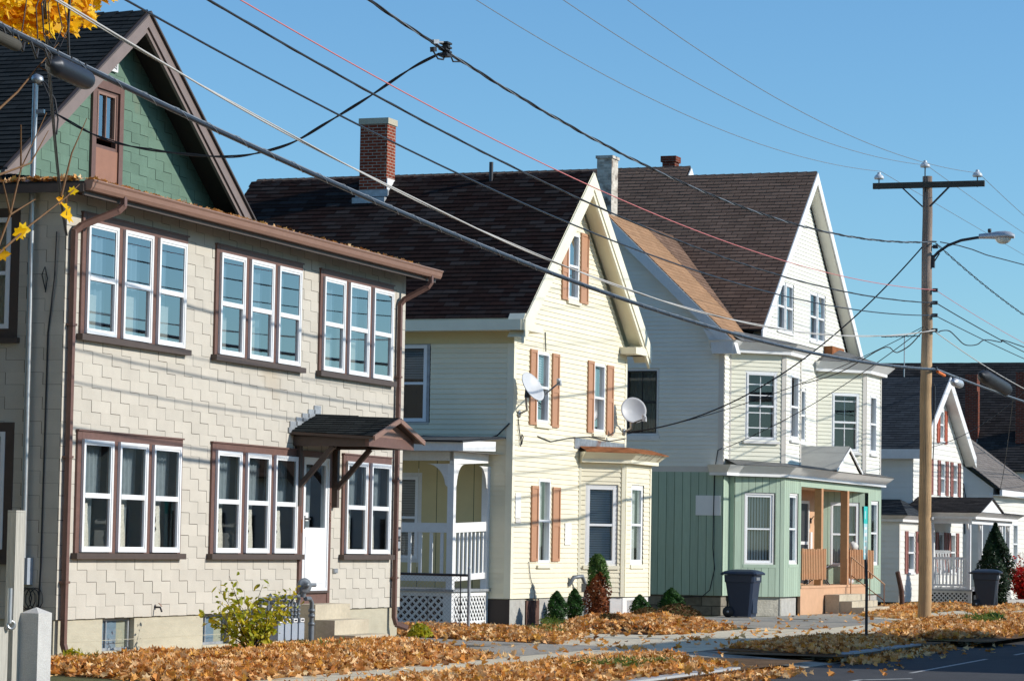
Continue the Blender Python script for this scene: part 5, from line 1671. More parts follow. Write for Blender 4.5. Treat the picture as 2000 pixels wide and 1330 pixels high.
mb.lathe([(0.0, 0.0), (0.10, 0.02), (0.13, 0.10), (0.09, 0.2), (0.0, 0.23)], tuple(H4.location + Vector((0.42, -0.42, 1.54))), (0.1, 0, 1), 'ypaper', 10)
tag(mb.build('flower_ornament'), "round yellow ornament on top of a white porch post", "ornament")

# antenna on the ridge of that house
AN = thing("tv_antenna", "thin rooftop television antenna with a long boom above the slate-blue roof", "antenna", (92.0, 19.4, 6.85))
mb = MB(); mb.tube([(0, 0, -0.5), (0, 0, 1.65)], 0.018, 'galv', 6); mb.build('mast', AN)
mb = MB()
mb.tube([(0, 0.75, 1.58), (0, -0.5, 1.60)], 0.016, 'dkmetal', 6)
for k in range(7):
    y = 0.7 - k * 0.19
    L = 0.45 - 0.03 * k
    mb.tube([(-L, y, 1.59), (L, y, 1.59)], 0.008, 'dkmetal', 5)
mb.build('boom', AN)

# ================================================================== 5. the far low white house and the big dark roof behind
H5 = thing("low_white_house", "low white clapboard house with weathered grey roof behind the porch house", "house", (98.0, 17.6, 0), AL)
F5 = Fr((0, 0, 0), (1, 0, 0), (0, -1, 0))
L5 = Fr((0, 0, 0), (0, -1, 0), (-1, 0, 0))
mb = MB()
w5 = [(1.4, 2.1, 1.2, 2.6), (3.5, 4.3, 1.2, 2.6), (5.6, 6.4, 1.2, 2.6)]
courses(mb, F5, [(0, 0), (7.3, 0), (7.3, 3.75), (0, 3.75)], 'pale', 0.16, 0.014, w5, back='ivory_t', v0=0)
courses(mb, L5, [(-7, 0), (0, 0), (0, 3.75), (-3.5, 6.3), (-7, 3.75)], 'pale', 0.16, 0.014, back='ivory_t', v0=0)
L5.box(mb, -0.12, 0, 0, 3.6, 0.0, 0.03, 'white')
mb.face([(7.3, 0, 0), (7.3, 7, 0), (7.3, 7, 3.75), (7.3, 3.5, 6.3), (7.3, 0, 3.75)], 'pale')
mb.build('wall', H5)
for a, b, c, d in w5:
    window(H5, F5, a, b, c, d, fw=0.06, d1=0.02, inside='sheer', casing=('white', 0.05))
mb = MB()
k5 = 0.756
slope(mb, [(-0.22, -0.3, 3.72), (7.4, -0.3, 3.72), (7.4, 3.5, 3.72 + 3.8 * k5), (-0.22, 3.5, 3.72 + 3.8 * k5)], 'roof_h5', h=0.15, w=0.33)
slope(mb, [(7.4, 7.3, 3.72), (-0.22, 7.3, 3.72), (-0.22, 3.5, 3.72 + 3.8 * k5), (7.4, 3.5, 3.72 + 3.8 * k5)], 'roof_h5', h=0.15, w=0.33)
mb.build('roof', H5)
mb = MB()
mb.box((-0.2, -0.34, 3.50), (7.4, -0.26, 3.70), 'white')
mb.box((-0.2, -0.26, 3.50), (7.4, 0.0, 3.53), 'white_old')
mb.build('eave', H5)
mb = MB()
mb.tube([F5.p(0.25, 3.2, 0.04), F5.p(0.5, 2.9, 0.06), F5.p(0.7, 3.0, 0.06), F5.p(0.6, 3.2, 0.06)], 0.03, 'rubber', 6)
mb.tube([L5.p(-0.9, 3.3, 0.05), L5.p(-1.0, 3.9, 0.1), L5.p(-0.95, 2.2, 0.05)], 0.02, 'rubber', 6)
mb.build('wall_cable', H5)

H6 = thing("dark_roofed_house", "long building with a big near-black shingle roof and two brick chimneys, farthest back", "house", (113.0, 4.0, 0), 0)
mb = MB()
k6 = 0.92
slope(mb, [(-0.3, 23.2, 4.75), (-0.3, -1, 4.75), (4.75, -1, 9.25), (4.75, 23.2, 9.25)], 'roof_h6', h=0.16, w=0.34, lip=0.018)
slope(mb, [(9.8, -1, 4.75), (9.8, 23.2, 4.75), (4.75, 23.2, 9.25), (4.75, -1, 9.25)], 'roof_h6', h=0.16, w=0.34, lip=0.018)
mb.build('roof', H6)
mb = MB()
mb.box((0, -0.5, 0), (9.5, 23, 4.8), 'pale')
mb.prism([(0.2, -0.5, 4.8), (9.3, -0.5, 4.8), (4.75, -0.5, 8.9)], (0, 23.4, 0), 'pale')
mb.build('wall', H6)
for y, z0, z1 in ((17.12, 5.5, 8.55), (15.15, 5.0, 8.65)):
    mb = MB()
    mb.box((0.9, y, z0), (1.5, y + 0.46, z1), 'brick_dk')
    c6 = mb.build('chimney', H6)
    mb = MB(); mb.box((0.88, y - 0.01, 5.3), (1.5, y - 0.002, 6.0), 'lead'); mb.build('flashing', c6)

# ================================================================== other buildings round about (beyond the edges of the picture)


def plain_house(name, label, loc, w, d, h, rise, wall, roofm, ridge='x', hip=None):
    t = thing(name, label, "house", loc, 0)
    mb = MB()
    for fr, L in ((Fr((0, 0, 0), (1, 0, 0), (0, -1, 0)), w), (Fr((w, 0, 0), (0, 1, 0), (1, 0, 0)), d), (Fr((w, d, 0), (-1, 0, 0), (0, 1, 0)), w), (Fr((0, d, 0), (0, -1, 0), (-1, 0, 0)), d)):
        courses(mb, fr, [(0, 0), (L, 0), (L, h), (0, h)], wall, 0.2, 0.016, back='ivory_t')
        n = int(L / 2.6)
        for k in range(n):
            for z in ((1.0, 2.5), (3.7, 5.2)):
                if z[1] < h - 0.3:
                    a = (k + 0.5) * L / n
                    ring(mb, fr, a - 0.5, a + 0.5, z[0], z[1], 0.08, 0.0, 0.05, 'white_old')
                    fr.quad(mb, a - 0.45, a + 0.45, z[0] + .05, z[1] - .05, 0.02, 'dark')
    if ridge == 'y' and not hip:
        for y, sg in ((0.02, 1), (d - .02, -1)):
            mb.face([(0, y, h), (w, y, h), (w / 2, y, h + rise)], wall)
    elif not hip:
        for x in (0.02, w - .02):
            mb.face([(x, 0, h), (x, d, h), (x, d / 2, h + rise)], wall)
    mb.build('wall', t)
    mb = MB()
    o = 0.4
    if ridge == 'x':
        a, b = (hip[0], w - hip[1]) if hip else (-o, w + o)
        R0, R1 = (a, d / 2, h + rise), (b, d / 2, h + rise)
        slope(mb, [(-o, -o, h - .1), (w + o, -o, h - .1), R1, R0], roofm)
        slope(mb, [(w + o, d + o, h - .1), (-o, d + o, h - .1), R0, R1], roofm)
        if hip:
            slope(mb, [(-o, d + o, h - .1), (-o, -o, h - .1), R0], roofm)
            slope(mb, [(w + o, -o, h - .1), (w + o, d + o, h - .1), R1], roofm)
    else:
        R0, R1 = (w / 2, -o, h + rise), (w / 2, d + o, h + rise)
        slope(mb, [(-o, d + o, h - .1), (-o, -o, h - .1), R0, R1], roofm)
        slope(mb, [(w + o, -o, h - .1), (w + o, d + o, h - .1), R1, R0], roofm)
    mb.build('roof', t)
    return t


plain_house("blocker_house", "unseen grey-roofed clapboard house beyond the picket fence, added to block sky light", (18.0, 18.6, 0), 12.3, 14, 7.6, 3.2, 'ivory', 'roof_h4', 'y')  # unseen, added tall and close to cut sky light on the beige flank
plain_house("hipped_house", "hip-roofed clapboard house facing the row from the other side of the street", (45.2, -9.6, 0), 12.6, 8.8, 5.4, 4.2, 'ivory', 'roof_h6', 'x', (2.4, 3.2))
plain_house("added_gabled_house", "unseen cream gabled house added opposite the porch house for window reflections", (74.0, -13.0, 0), 10, 10, 4.0, 2.2, 'cream', 'roof_h2', 'y')  # this and the next two: unseen, added low as dark reflections in the windows
plain_house("added_gabled_house", "unseen pale gabled house added opposite the low white house for window reflections", (90.0, -14.0, 0), 10, 10, 3.8, 2.2, 'pale', 'roof_h3', 'y')
plain_house("added_gabled_house", "unseen dark-roofed gabled house added at the far opposite end for window reflections", (108.0, -16.0, 0), 11, 10, 4.2, 2.4, 'ivory', 'roof_h6', 'y')

# ================================================================== ground
mb = MB(); mb.face([(-3000, -3000, -0.30), (3000, -3000, -0.30), (3000, 3000, -0.30), (-3000, 3000, -0.30)], 'land'); kind(mb.build('ground'), 'structure')
mb = MB(); mb.face([(-200, 1.2, -0.13), (400, 1.2, -0.13), (400, 10.5, -0.13), (-200, 10.5, -0.13)], 'asphalt'); kind(mb.build('road'), 'structure')
mb = MB()
for a, b in ((-3, 39.13), (41.2, 47.5), (49.8, 56), (58.5, 64)):
    if a < 30:
        mb.face([(30, 8.62, -0.126), (38.6, 8.74, -0.126), (38.6, 8.66, -0.126), (30, 8.54, -0.126)], 'paint_w')
        mb.face([(38.6, 8.74, -0.126), (39.5, 8.20, -0.126), (39.35, 8.14, -0.126), (38.6, 8.60, -0.126)], 'paint_w')
    else:
        mb.face([(a, 8.60, -0.126), (b, 8.66, -0.126), (b, 8.59, -0.126), (a, 8.53, -0.126)], 'paint_w')
mb.face([(-50, 5.8, -0.126), (200, 5.8, -0.126), (200, 5.92, -0.126), (-50, 5.92, -0.126)], 'paint_w')
kind(mb.build('road_markings'), 'structure')
# yard, opposite bank
mb = MB()
mb.box((-200, 12.4, -0.6), (400, 400, -0.012), 'land')
mb.box((-200, -400, -0.6), (400, 1.2, -0.012), 'land')
kind(mb.build('lawn'), 'structure')
# sidewalk slabs
mb = MB()
x = -40.0
while x < 160:
    mb.face([(x + .006, 12.42, 0.0), (x + 1.494, 12.42, 0.0), (x + 1.494, 13.93, 0.0), (x + .006, 13.93, 0.0)], 'walk', rng.random())
    x += 1.5
mb.face([(-40, 12.40, -0.008), (160, 12.40, -0.008), (160, 13.95, -0.008), (-40, 13.95, -0.008)], 'soil')
kind(mb.build('sidewalk'), 'structure')
mb = MB()
mb.face([(44.9, 13.95, 0.0), (57.2, 13.95, 0.0), (57.4, 15.0, 0.0), (51.0, 15.2, 0.0), (50.9, 16.7, 0.0), (44.9, 15.1, 0.0)], 'walk')
mb.face([(66.5, 13.95, 0.0), (90, 13.95, 0.0), (90, 15.2, 0.0), (68.5, 15.2, 0.0)], 'walk')
mb.face([(31.8, 17.45, 0.0), (43.2, 17.45, 0.0), (43.2, 17.95, 0.0), (31.8, 17.95, 0.0)], 'walk')
kind(mb.build('concrete_pavement'), 'structure')
mb = MB()
mb.face([(38.7, 13.95, 0.0), (44.9, 13.95, 0.0), (44.9, 15.1, 0.0), (46.35, 18.4, 0.0), (47.2, 27, 0.0), (45.3, 27, 0.0), (45.2, 18.2, 0.0), (43.6, 17.4, 0.0)], 'drive')
mb.face([(57.2, 13.95, 0.0), (66.5, 13.95, 0.0), (68.5, 15.2, 0.0), (75, 15.25, 0.0), (72, 17.0, 0.0), (67.2, 17.4, 0.0), (66.8, 18.4, 0.0), (64, 18.4, 0.0), (57.6, 15.6, 0.0), (57.4, 15.0, 0.0)], 'drive')
kind(mb.build('driveway'), 'structure')
mb = MB()
for x0, x1, f in ((38.7, 44.4, 0.6), (50.7, 54.3, 0.5)):
    mb.face([(x0 - .2, 10.28, -0.120), (x1 + .2, 10.28, -0.120), (x1, 12.4, -0.004), (x0, 12.4, -0.004)], 'drive')
    mb.face([(x0 - .2, 10.28, -0.30), (x1 + .2, 10.28, -0.30), (x1 + .2, 10.28, -0.120), (x0 - .2, 10.28, -0.120)], 'drive')
kind(mb.build('driveway_apron'), 'structure')
# verges with their kerbs
mb = MB()
for x0, x1 in ((-200, 38.5), (44.6, 50.5), (54.5, 400)):
    mb.box((x0, 10.45, -0.6), (x1, 12.4, 0.002), 'soil')
kind(mb.build('verge'), 'structure')
mb = MB()


def kerb_run(x0, x1, c0, c1):
    pts = []
    if c0:
        pts += [(x0 - 0.75, 11.3, -0.11), (x0 - 0.55, 10.75, -0.06), (x0 - 0.2, 10.45, -0.02)]
    n = max(1, int((x1 - x0) / 2.4))
    pts += [(x0 + (x1 - x0) * k / n, 10.35, 0.008) for k in range(n + 1)]
    if c1:
        pts += [(x1 + 0.25, 10.48, -0.02), (x1 + 0.55, 10.8, -0.06), (x1 + 0.75, 11.35, -0.11)]
    for p, q in zip(pts[:-1], pts[1:]):
        d = Vector((q[0] - p[0], q[1] - p[1], 0)).normalized()
        s_ = Vector((d.y, -d.x, 0)) * 0.10
        P, Q = Vector(p) + d * 0.006, Vector(q) - d * 0.006
        b = lambda v: Vector((v.x, v.y, -0.30))
        mb.hexa([b(P + s_), b(Q + s_), b(Q - s_), b(P - s_), P + s_, Q + s_, Q - s_, P - s_], 'kerb', rng.random())


kerb_run(-60, 38.2, False, True)
kerb_run(45.0, 50.2, True, True)
kerb_run(55.0, 160, True, False)
kind(mb.build('kerb'), 'structure')

# ---- leaf litter
LEAF = np.array([(0, -1, 0), (.30, -.62, .04), (.86, -.66, .12), (.62, -.18, .10), (1.0, .22, .20), (.46, .32, .10), (.34, .62, .08), (0, 1.05, .0), (-.34, .62, .08), (-.46, .32, .10), (-1.0, .22, .20), (-.62, -.18, .10), (-.86, -.66, .12), (-.30, -.62, .04)])
LFACE = [(0, 1, 2, 3, 4, 5, 6, 7), (0, 7, 8, 9, 10, 11, 12, 13)]
OVAL = np.array([(0, -1, 0), (.42, -.45, .08), (.5, .1, .12), (.28, .65, .06), (0, 1.1, 0), (-.28, .65, .06), (-.5, .1, .12), (-.42, -.45, .08)])
OFACE = [(0, 1, 2, 3, 4), (0, 4, 5, 6, 7)]
SPRAY = np.array([(0, -1, 0), (.30, -.2, .05), (.16, .5, .0), (0, 1.1, 0.06), (-.16, .5, .0), (-.30, -.2, .05)])
SFACE = [(0, 1, 2, 3), (0, 3, 4, 5)]
BLADE = np.array([(-.06, -1, 0), (.06, -1, 0), (.03, .3, .05), (0, 1, .2)])
BFACE = [(0, 1, 2, 3)]
nrg = np.random.default_rng(11)


def scatter(name, pts, size, mat, tmpl=LEAF, faces=LFACE, tilt=0.6, curl=1.0, parent=None, dirs=None, sizevar=0.4, var=None):
    """one mesh of many small leaves; dirs: optional outward directions to face"""
    n = len(pts)
    pts = np.asarray(pts, float)
    sz = size * (1 + sizevar * (nrg.random(n) - 0.5) * 2)
    az = nrg.random(n) * 2 * np.pi
    if dirs is None:
        tl = nrg.normal(0, tilt, n); ta = nrg.random(n) * 2 * np.pi
        nz = np.stack([np.sin(tl) * np.cos(ta), np.sin(tl) * np.sin(ta), np.cos(tl)], 1)
    else:
        nz = dirs + nrg.normal(0, tilt, (n, 3))
        nz /= np.linalg.norm(nz, axis=1)[:, None]
    h = np.stack([np.cos(az), np.sin(az), nrg.normal(0, .3, n)], 1)
    ux = np.cross(h, nz); ux /= np.maximum(np.linalg.norm(ux, axis=1), 1e-6)[:, None]
    uy = np.cross(nz, ux)
    t = tmpl.copy()
    cu = curl * (0.5 + 2.0 * nrg.random(n))
    V = pts[:, None, :] + sz[:, None, None] * (t[None, :, 0, None] * ux[:, None, :] + t[None, :, 1, None] * uy[:, None, :] + (t[None, :, 2, None] * cu[:, None, None]) * nz[:, None, :])
    k = len(t)
    V = V.reshape(-1, 3)
    fs = [tuple(i * k + j for j in f) for i in range(n) for f in faces]
    me = bpy.data.meshes.new(name)
    me.from_pydata(V.tolist(), [], fs)
    me.materials.append(M[mat] if isinstance(mat, str) else mat)
    at = me.attributes.new("var", 'FLOAT', 'FACE')
    vv = nrg.random(n) if var is None else var
    at.data.foreach_set("value", np.repeat(vv, len(faces)).astype(np.float32))
    o = bpy.data.objects.new(name, me)
    scene.collection.objects.link(o)
    if parent is not None:
        o.parent = parent
    return o


def edge_dist(P, poly):
    d = np.full(len(P), 1e9)
    ins = np.zeros(len(P), bool)
    n = len(poly)
    for i in range(n):
        a, b = np.array(poly[i], float), np.array(poly[(i + 1) % n], float)
        ab = b - a
        t = np.clip(((P - a) @ ab) / (ab @ ab), 0, 1)
        d = np.minimum(d, np.linalg.norm(P - (a + t[:, None] * ab), axis=1))
        c = ((a[1] > P[:, 1]) != (b[1] > P[:, 1]))
        with np.errstate(divide='ignore', invalid='ignore'):
            xi = (b[0] - a[0]) * (P[:, 1] - a[1]) / (b[1] - a[1]) + a[0]
        ins ^= c & (P[:, 0] < xi)
    return np.where(ins, d, -d)


def bump_noise(x, y):
    return 0.5 + 0.25 * np.sin(x * 2.1 + 1.3 * np.sin(y * 1.7)) + 0.25 * np.sin(y * 3.3 + 1.1 * np.sin(x * 1.3 + 2))


def litter(poly, H, dens, size, base=0.0, spill=0.35, patch=0.0, mound=True):
    xs = [p[0] for p in poly]; ys = [p[1] for p in poly]
    x0, x1, y0, y1 = min(xs) - spill, max(xs) + spill, min(ys) - spill, max(ys) + spill
    n = int((x1 - x0) * (y1 - y0) * dens)
    P = np.stack([x0 + (x1 - x0) * nrg.random(n), y0 + (y1 - y0) * nrg.random(n)], 1)
    d = edge_dist(P, poly)
    keep = (d > 0) | (nrg.random(n) < 0.5 * np.exp(d / (spill * 0.35)))
    if patch:
        keep &= nrg.random(n) > patch * bump_noise(P[:, 0] * 0.9, P[:, 1] * 0.9)
    P, d = P[keep], d[keep]
    hh = H * np.clip(d / 0.5, 0, 1) * (0.55 + 0.6 * bump_noise(P[:, 0], P[:, 1]))
    z = base + hh + 0.012 + nrg.random(len(P)) ** 2 * (0.05 if H > 0.02 else 0.015)
    kind(scatter("fallen_leaves", np.column_stack([P, z]), size, 'leaf', tilt=0.95 if H > 0.02 else 0.45, curl=2.2), 'stuff')
    if mound:
        st = 0.16
        nx, ny = int((x1 - x0) / st) + 2, int((y1 - y0) / st) + 2
        gx, gy = np.meshgrid(x0 + np.arange(nx) * st, y0 + np.arange(ny) * st, indexing='ij')
        Q = np.column_stack([gx.ravel(), gy.ravel()])
        dq = edge_dist(Q, poly)
        hz = base - 0.02 + (H + 0.02) * np.clip((dq + 0.02) / 0.5, 0, 1) * (0.55 + 0.6 * bump_noise(Q[:, 0], Q[:, 1]))
        mb = MB()
        rows = [[(Q[i * ny + j, 0], Q[i * ny + j, 1], hz[i * ny + j]) for j in range(ny)] for i in range(nx)]
        mb.grid(rows, 'soil')
        kind(mb.build('soil_bed'), 'structure')


def tuft(poly, dens, size, base=0.0, H=0.0, group=None):
    xs = [p[0] for p in poly]; ys = [p[1] for p in poly]
    n = int((max(xs) - min(xs)) * (max(ys) - min(ys)) * dens)
    P = np.stack([min(xs) + (max(xs) - min(xs)) * nrg.random(n), min(ys) + (max(ys) - min(ys)) * nrg.random(n)], 1)
    P = P[edge_dist(P, poly) > 0]
    d = np.column_stack([nrg.normal(0, 1, len(P)), nrg.normal(0, 1, len(P)), np.full(len(P), 0.25)])
    z = base + H + nrg.random(len(P)) * size * 0.8
    kind(scatter("grass", np.column_stack([P, z]), size, 'grass', BLADE, BFACE, tilt=0.2, dirs=d / np.linalg.norm(d, axis=1)[:, None]), 'stuff')


litter([(29.5, 14.0), (38.6, 14.05), (43.3, 17.25), (31.0, 17.45)], 0.10, 430, 0.054)
litter([(26, 10.5), (38.3, 10.5), (38.9, 11.4), (41.6, 12.15), (39.3, 12.5), (26, 12.45)], 0.05, 330, 0.053, patch=0.5)
litter([(34.2, 10.22), (38.4, 9.95), (40.3, 10.2), (38.8, 10.4), (34.2, 10.28)], 0.06, 520, 0.05, base=-0.13)
litter([(45.0, 15.15), (50.6, 16.5), (51.7, 18.9), (51.4, 20.3), (47.2, 20.3), (46.5, 18.4)], 0.05, 240, 0.05, patch=0.35)
litter([(50.9, 16.9), (51.4, 15.3), (56.0, 15.2), (58.0, 16.6), (65.2, 19.9), (61.5, 18.6), (56.5, 18.9)], 0.15, 300, 0.052, patch=0.25)
litter([(44.0, 10.5), (50.7, 10.5), (51.9, 11.7), (50.5, 12.4), (45.4, 12.3)], 0.06, 250, 0.05)
litter([(43.5, 9.9), (50.0, 9.95), (52.2, 10.2), (50.3, 10.3), (44.2, 10.25)], 0.04, 200, 0.055, base=-0.13)
litter([(53.4, 10.6), (56, 9.9), (72, 10.4), (72, 12.5), (65.5, 13.5), (62, 13.2), (55.5, 11.9)], 0.10, 260, 0.052)
litter([(67.6, 13.9), (70.5, 15.9), (76, 16.2), (74.5, 15.3), (69, 14.6)], 0.04, 130, 0.06)
litter([(73.0, 16.2), (80, 15.2), (84, 15.6), (86.3, 16.0), (83.3, 17.6), (79, 17.3)], 0.06, 130, 0.06)
litter([(76, 13.9), (90, 13.95), (95, 15.3), (87.0, 15.9), (83, 15.0), (79, 14.9)], 0.05, 120, 0.06)
# stray leaves on the paving
litter([(30, 12.4), (60, 12.4), (60, 14.0), (30, 14.0)], 0.0, 6, 0.055, mound=False, patch=0.6)
litter([(39.5, 14), (57, 14), (57, 16), (45, 18)], 0.0, 4.5, 0.055, mound=False, patch=0.5)
litter([(57, 14), (75, 14), (75, 17), (60, 17)], 0.0, 2.5, 0.055, mound=False, patch=0.5)
litter([(38, 8.6), (60, 9.2), (60, 10.3), (38, 10.1)], 0.0, 3, 0.05, base=-0.13, mound=False, patch=0.5)
# leaves caught in the gutter
k = 520
gx = nrg.random(k) ** 1.3 * 11.5 + 33.0
kind(scatter("fallen_leaves", np.column_stack([gx, 17.946 - 0.50 + 0.10 * nrg.random(k), 6.12 + 0.035 * nrg.random(k)]), 0.045, 'leaf', tilt=0.6), 'stuff')
k = 160
kind(scatter("fallen_leaves", np.column_stack([32.93 + 0.2 * nrg.random(k), 17.6 + 1.4 * nrg.random(k), 6.14 + 0.03 * nrg.random(k)]), 0.045, 'leaf', tilt=0.6), 'stuff')
for poly in ([(36.4, 15.6), (37.6, 16.9), (39.3, 17.2), (39.0, 16.0)], [(35, 10.8), (37.5, 10.9), (37, 11.6), (35.2, 11.7)], [(31.3, 16.6), (32.2, 17.3), (33.2, 17.3), (32, 16.6)]):
    tuft(poly, 260, 0.09, 0.02, 0.04)
tuft([(52.0, 17.6), (53.4, 18.3), (55.0, 18.8), (53.5, 17.8)], 160, 0.09, 0.02, 0.08)
tuft([(60.5, 10.9), (64.5, 11.3), (66.5, 11.9), (62.5, 11.9)], 120, 0.13, 0.02, 0.10)
tuft([(48.0, 16.2), (49.4, 17.3), (50.4, 17.2), (49.2, 16.4)], 160, 0.09, 0.0, 0.05)


# ================================================================== utility poles and street lamp
PX, PY = 64.0, 13.0
pole = thing("utility_pole", "weathered wooden utility pole with one crossarm, standing in the leafy verge", "utility pole", (PX, PY, -0.20))
mb = MB()
mb.tube([(0.03 * math.sin(k), 0.01 * math.cos(k * 2), 0.0 + 10.12 * k / 12) for k in range(13)], [0.152 - 0.045 * k / 12 for k in range(13)], 'pole', 18)
mb.build('shaft', pole)
mb = MB(); mb.box((-0.20, -1.30, 9.85), (-0.105, 1.20, 9.98), 'wood_dk'); mb.build('crossarm', pole)
for sg in (-1, 1):
    mb = MB(); mb.bar((-0.21, sg * 0.52, 9.85), (-0.15, sg * 0.08, 9.43), 0.05, 0.03, 'dkmetal'); mb.build('brace', pole)
for y, z in ((1.07, 9.98), (-1.14, 9.98), (0.03, 10.22)):
    mb = MB()
    x = -0.145
    mb.tube([(x, y, z - 0.14 if z < 10.1 else 9.6), (x, y, z + 0.12)], 0.014, 'dkmetal', 6)
    mb.lathe([(0.02, 0.09), (0.105, 0.09), (0.112, 0.12), (0.10, 0.155), (0.065, 0.19), (0.035, 0.205), (0.045, 0.225), (0.03, 0.245), (0.0, 0.25)], (x, y, z), (0, 0, 1), 'porcelain', 16)
    mb.build('insulator', pole)
for z in (8.55, 7.58, 7.30, 7.02, 6.69, 5.84):
    mb = MB()
    mb.tube([(-0.16, -0.04, z), (0.16, -0.12, z)], 0.016, 'dkmetal', 6)
    mb.tube([(0.0, -0.10, z), (0.0, -0.23, z)], 0.014, 'dkmetal', 6)
    mb.box((-0.03, -0.24, z - 0.04), (0.05, -0.13, z + 0.04), 'dkmetal')
    mb.build('clamp', pole)
mb = MB()
mb.tube([(0.02, -0.17, 5.5), (0.02, -0.18, 4.9), (0.03, -0.175, 4.2), (0.02, -0.16, 3.8)], 0.012, 'rubber', 6)
mb.box((0.0, -0.20, 4.9), (0.05, -0.155, 5.45), 'dkmetal')
mb.build('down_lead', pole)
mb = MB()
mb.box((-0.03, -0.175, 2.50), (0.03, -0.150, 2.56), 'label_w')
mb.build('tag', pole)
for k, (x, txt) in enumerate(((21.4, "wooden utility pole at the near end, beside the picket fence and beyond the picture"), (106.0, "farther wooden utility pole beyond the low white house"))):
    p2 = copy_tree(pole)
    p2.location = (x, PY, -0.20)
    p2['label'] = txt
LMP = thing("street_lamp", "cobra-head street lamp on a curved dark arm fixed to the wooden pole", "street lamp", (PX, PY - 0.14, 8.10))
mb = MB()
arc = [(0, 0.03, -0.02), (0, -0.10, 0.12), (0, -0.32, 0.27), (0, -0.62, 0.38), (0, -0.95, 0.43), (0, -1.13, 0.445)]
mb.tube(arc, 0.032, 'dkmetal', 8)
mb.tube([(0, 0.03, -0.16), (0, -0.14, 0.10)], 0.016, 'dkmetal', 6)
mb.box((-0.05, -0.03, -0.22), (0.05, 0.03, 0.06), 'dkmetal')
mb.build('arm', LMP)
mb = MB()
rows = []
for t, w_, zt, zb in ((0, 0.07, 0.065, -0.045), (0.22, 0.085, 0.085, -0.05), (0.40, 0.14, 0.115, -0.06), (0.58, 0.165, 0.12, -0.055), (0.70, 0.15, 0.10, -0.05), (0.78, 0.08, 0.045, -0.05)):
    r = []
    for k in range(14):
        a = 2 * math.pi * k / 14
        z = zt * math.sin(a) if math.sin(a) > 0 else -zb * math.sin(a)
        r.append((w_ * math.cos(a), -1.02 - t, 0.45 + z))
    rows.append(r)
mb.grid(rows, 'lamp_al', 0.5, True, True)
mb.face(rows[0], 'lamp_al'); mb.face(rows[-1][::-1], 'lamp_al')
mb.build('housing', LMP)
mb = MB()
rows = []
for j in range(6):
    a = j / 5 * math.pi / 2
    rows.append([(0.135 * math.cos(a) * math.cos(2 * math.pi * k / 14), -1.55 + 0.18 * math.cos(a) * math.sin(2 * math.pi * k / 14), 0.41 - 0.13 * math.sin(a)) for k in range(14)])
mb.grid(rows, 'lens', 0.5, True, True)
mb.build('lens', LMP)
mb = MB(); mb.lathe([(0.03, 0), (0.042, 0.02), (0.042, 0.075), (0.03, 0.085), (0, 0.085)], (0, -1.25, 0.54), (0, 0, 1), 'dkmetal', 10); mb.build('photocell', LMP)

# ================================================================== wires
def smooth(pts, k):
    p = [Vector(q) for q in pts]
    p = [p[0] * 2 - p[1]] + p + [p[-1] * 2 - p[-2]]
    out = []
    for i in range(1, len(p) - 2):
        for j in range(k):
            t = j / k
            out.append(0.5 * ((2 * p[i]) + (p[i + 1] - p[i - 1]) * t + (2 * p[i - 1] - 5 * p[i] + 4 * p[i + 1] - p[i + 2]) * t * t + (3 * p[i] - p[i - 1] - 3 * p[i + 1] + p[i + 2]) * t ** 3))
    return out + [p[-2]]


X0, X1, X2 = 21.4, 64.0, 106.0


def fit(c):
    return lambda x: c[0] + c[1] * (x - 43) + c[2] * (x - 43) ** 2


def three(x0, z0, xm, zm, x1, z1):
    m = np.polyfit([x0, xm, x1], [z0, zm, z1], 2)
    return lambda x: float(np.polyval(m, x))


def run(fn, y, a, b, n=40, dy=0.0):
    return [Vector((a + (b - a) * k / n, y, fn(a + (b - a) * k / n))) for k in range(n + 1)]


def strand(path, r, turns_per_m, ph):
    L = 0.0
    out = []
    for i, p in enumerate(path):
        if i:
            L += (p - path[i - 1]).length
        a = ph + L * turns_per_m * 2 * math.pi
        out.append(p + Vector((0, math.cos(a) * r, math.sin(a) * r)))
    return out


def wire(name, cat, label, paths, group=None):
    mb = MB()
    for path, r, m_ in paths:
        mb.tube(path, r, m_, 6)
    return tag(mb.build(name), label, cat, group)


prim = [(14.07, (9.04382, -0.00905, 0.00275), (77.05, 10.07), "left"), (13.03, (9.14222, -0.0107, 0.00286), (76.98, 10.02), "middle"), (11.86, (8.94269, -0.00876, 0.00275), (69.24, 9.72), "right")]
texts = [("thin pale power line tied to the insulator at the left end of the crossarm", "thin power line leaving the left crossarm insulator towards the far pole"), ("thin pale power line tied to the insulator at the top of the pole", "thin power line leaving the pole-top insulator towards the far pole"), ("thin pale power line tied to the insulator at the right end of the crossarm", "thin power line leaving the right crossarm insulator towards the far pole")]
for (y, c, q, nm), (ta, tb) in zip(prim, texts):
    z1 = fit(c)(X1)
    wire("power_line", "power line", ta, [(run(fit(c), y, X0, X1), 0.0065, 'wire_al')])
    wire("power_line", "power line", tb, [(run(three(X1, z1, q[0], q[1], X2, z1), y, X1, X2), 0.0065, 'wire_al')])
Yc = 12.80
fD = fit((7.30794, -0.00718, 0.00296))
pD = run(fD, Yc, X0, X1, 260)
wire("power_cable", "cable", "twisted black and silver power cable carrying the junction box, highest of the thick cables", [(strand(pD, 0.013, 0.55, 0), 0.010, 'rubber'), (strand(pD, 0.013, 0.55, 2.1), 0.010, 'rubber'), (strand(pD, 0.010, 0.55, 4.2), 0.007, 'wire_al')])
pD2 = run(three(X1, 8.42, 71.68, 7.92, X2, 8.3), Yc, X1, X2, 200)
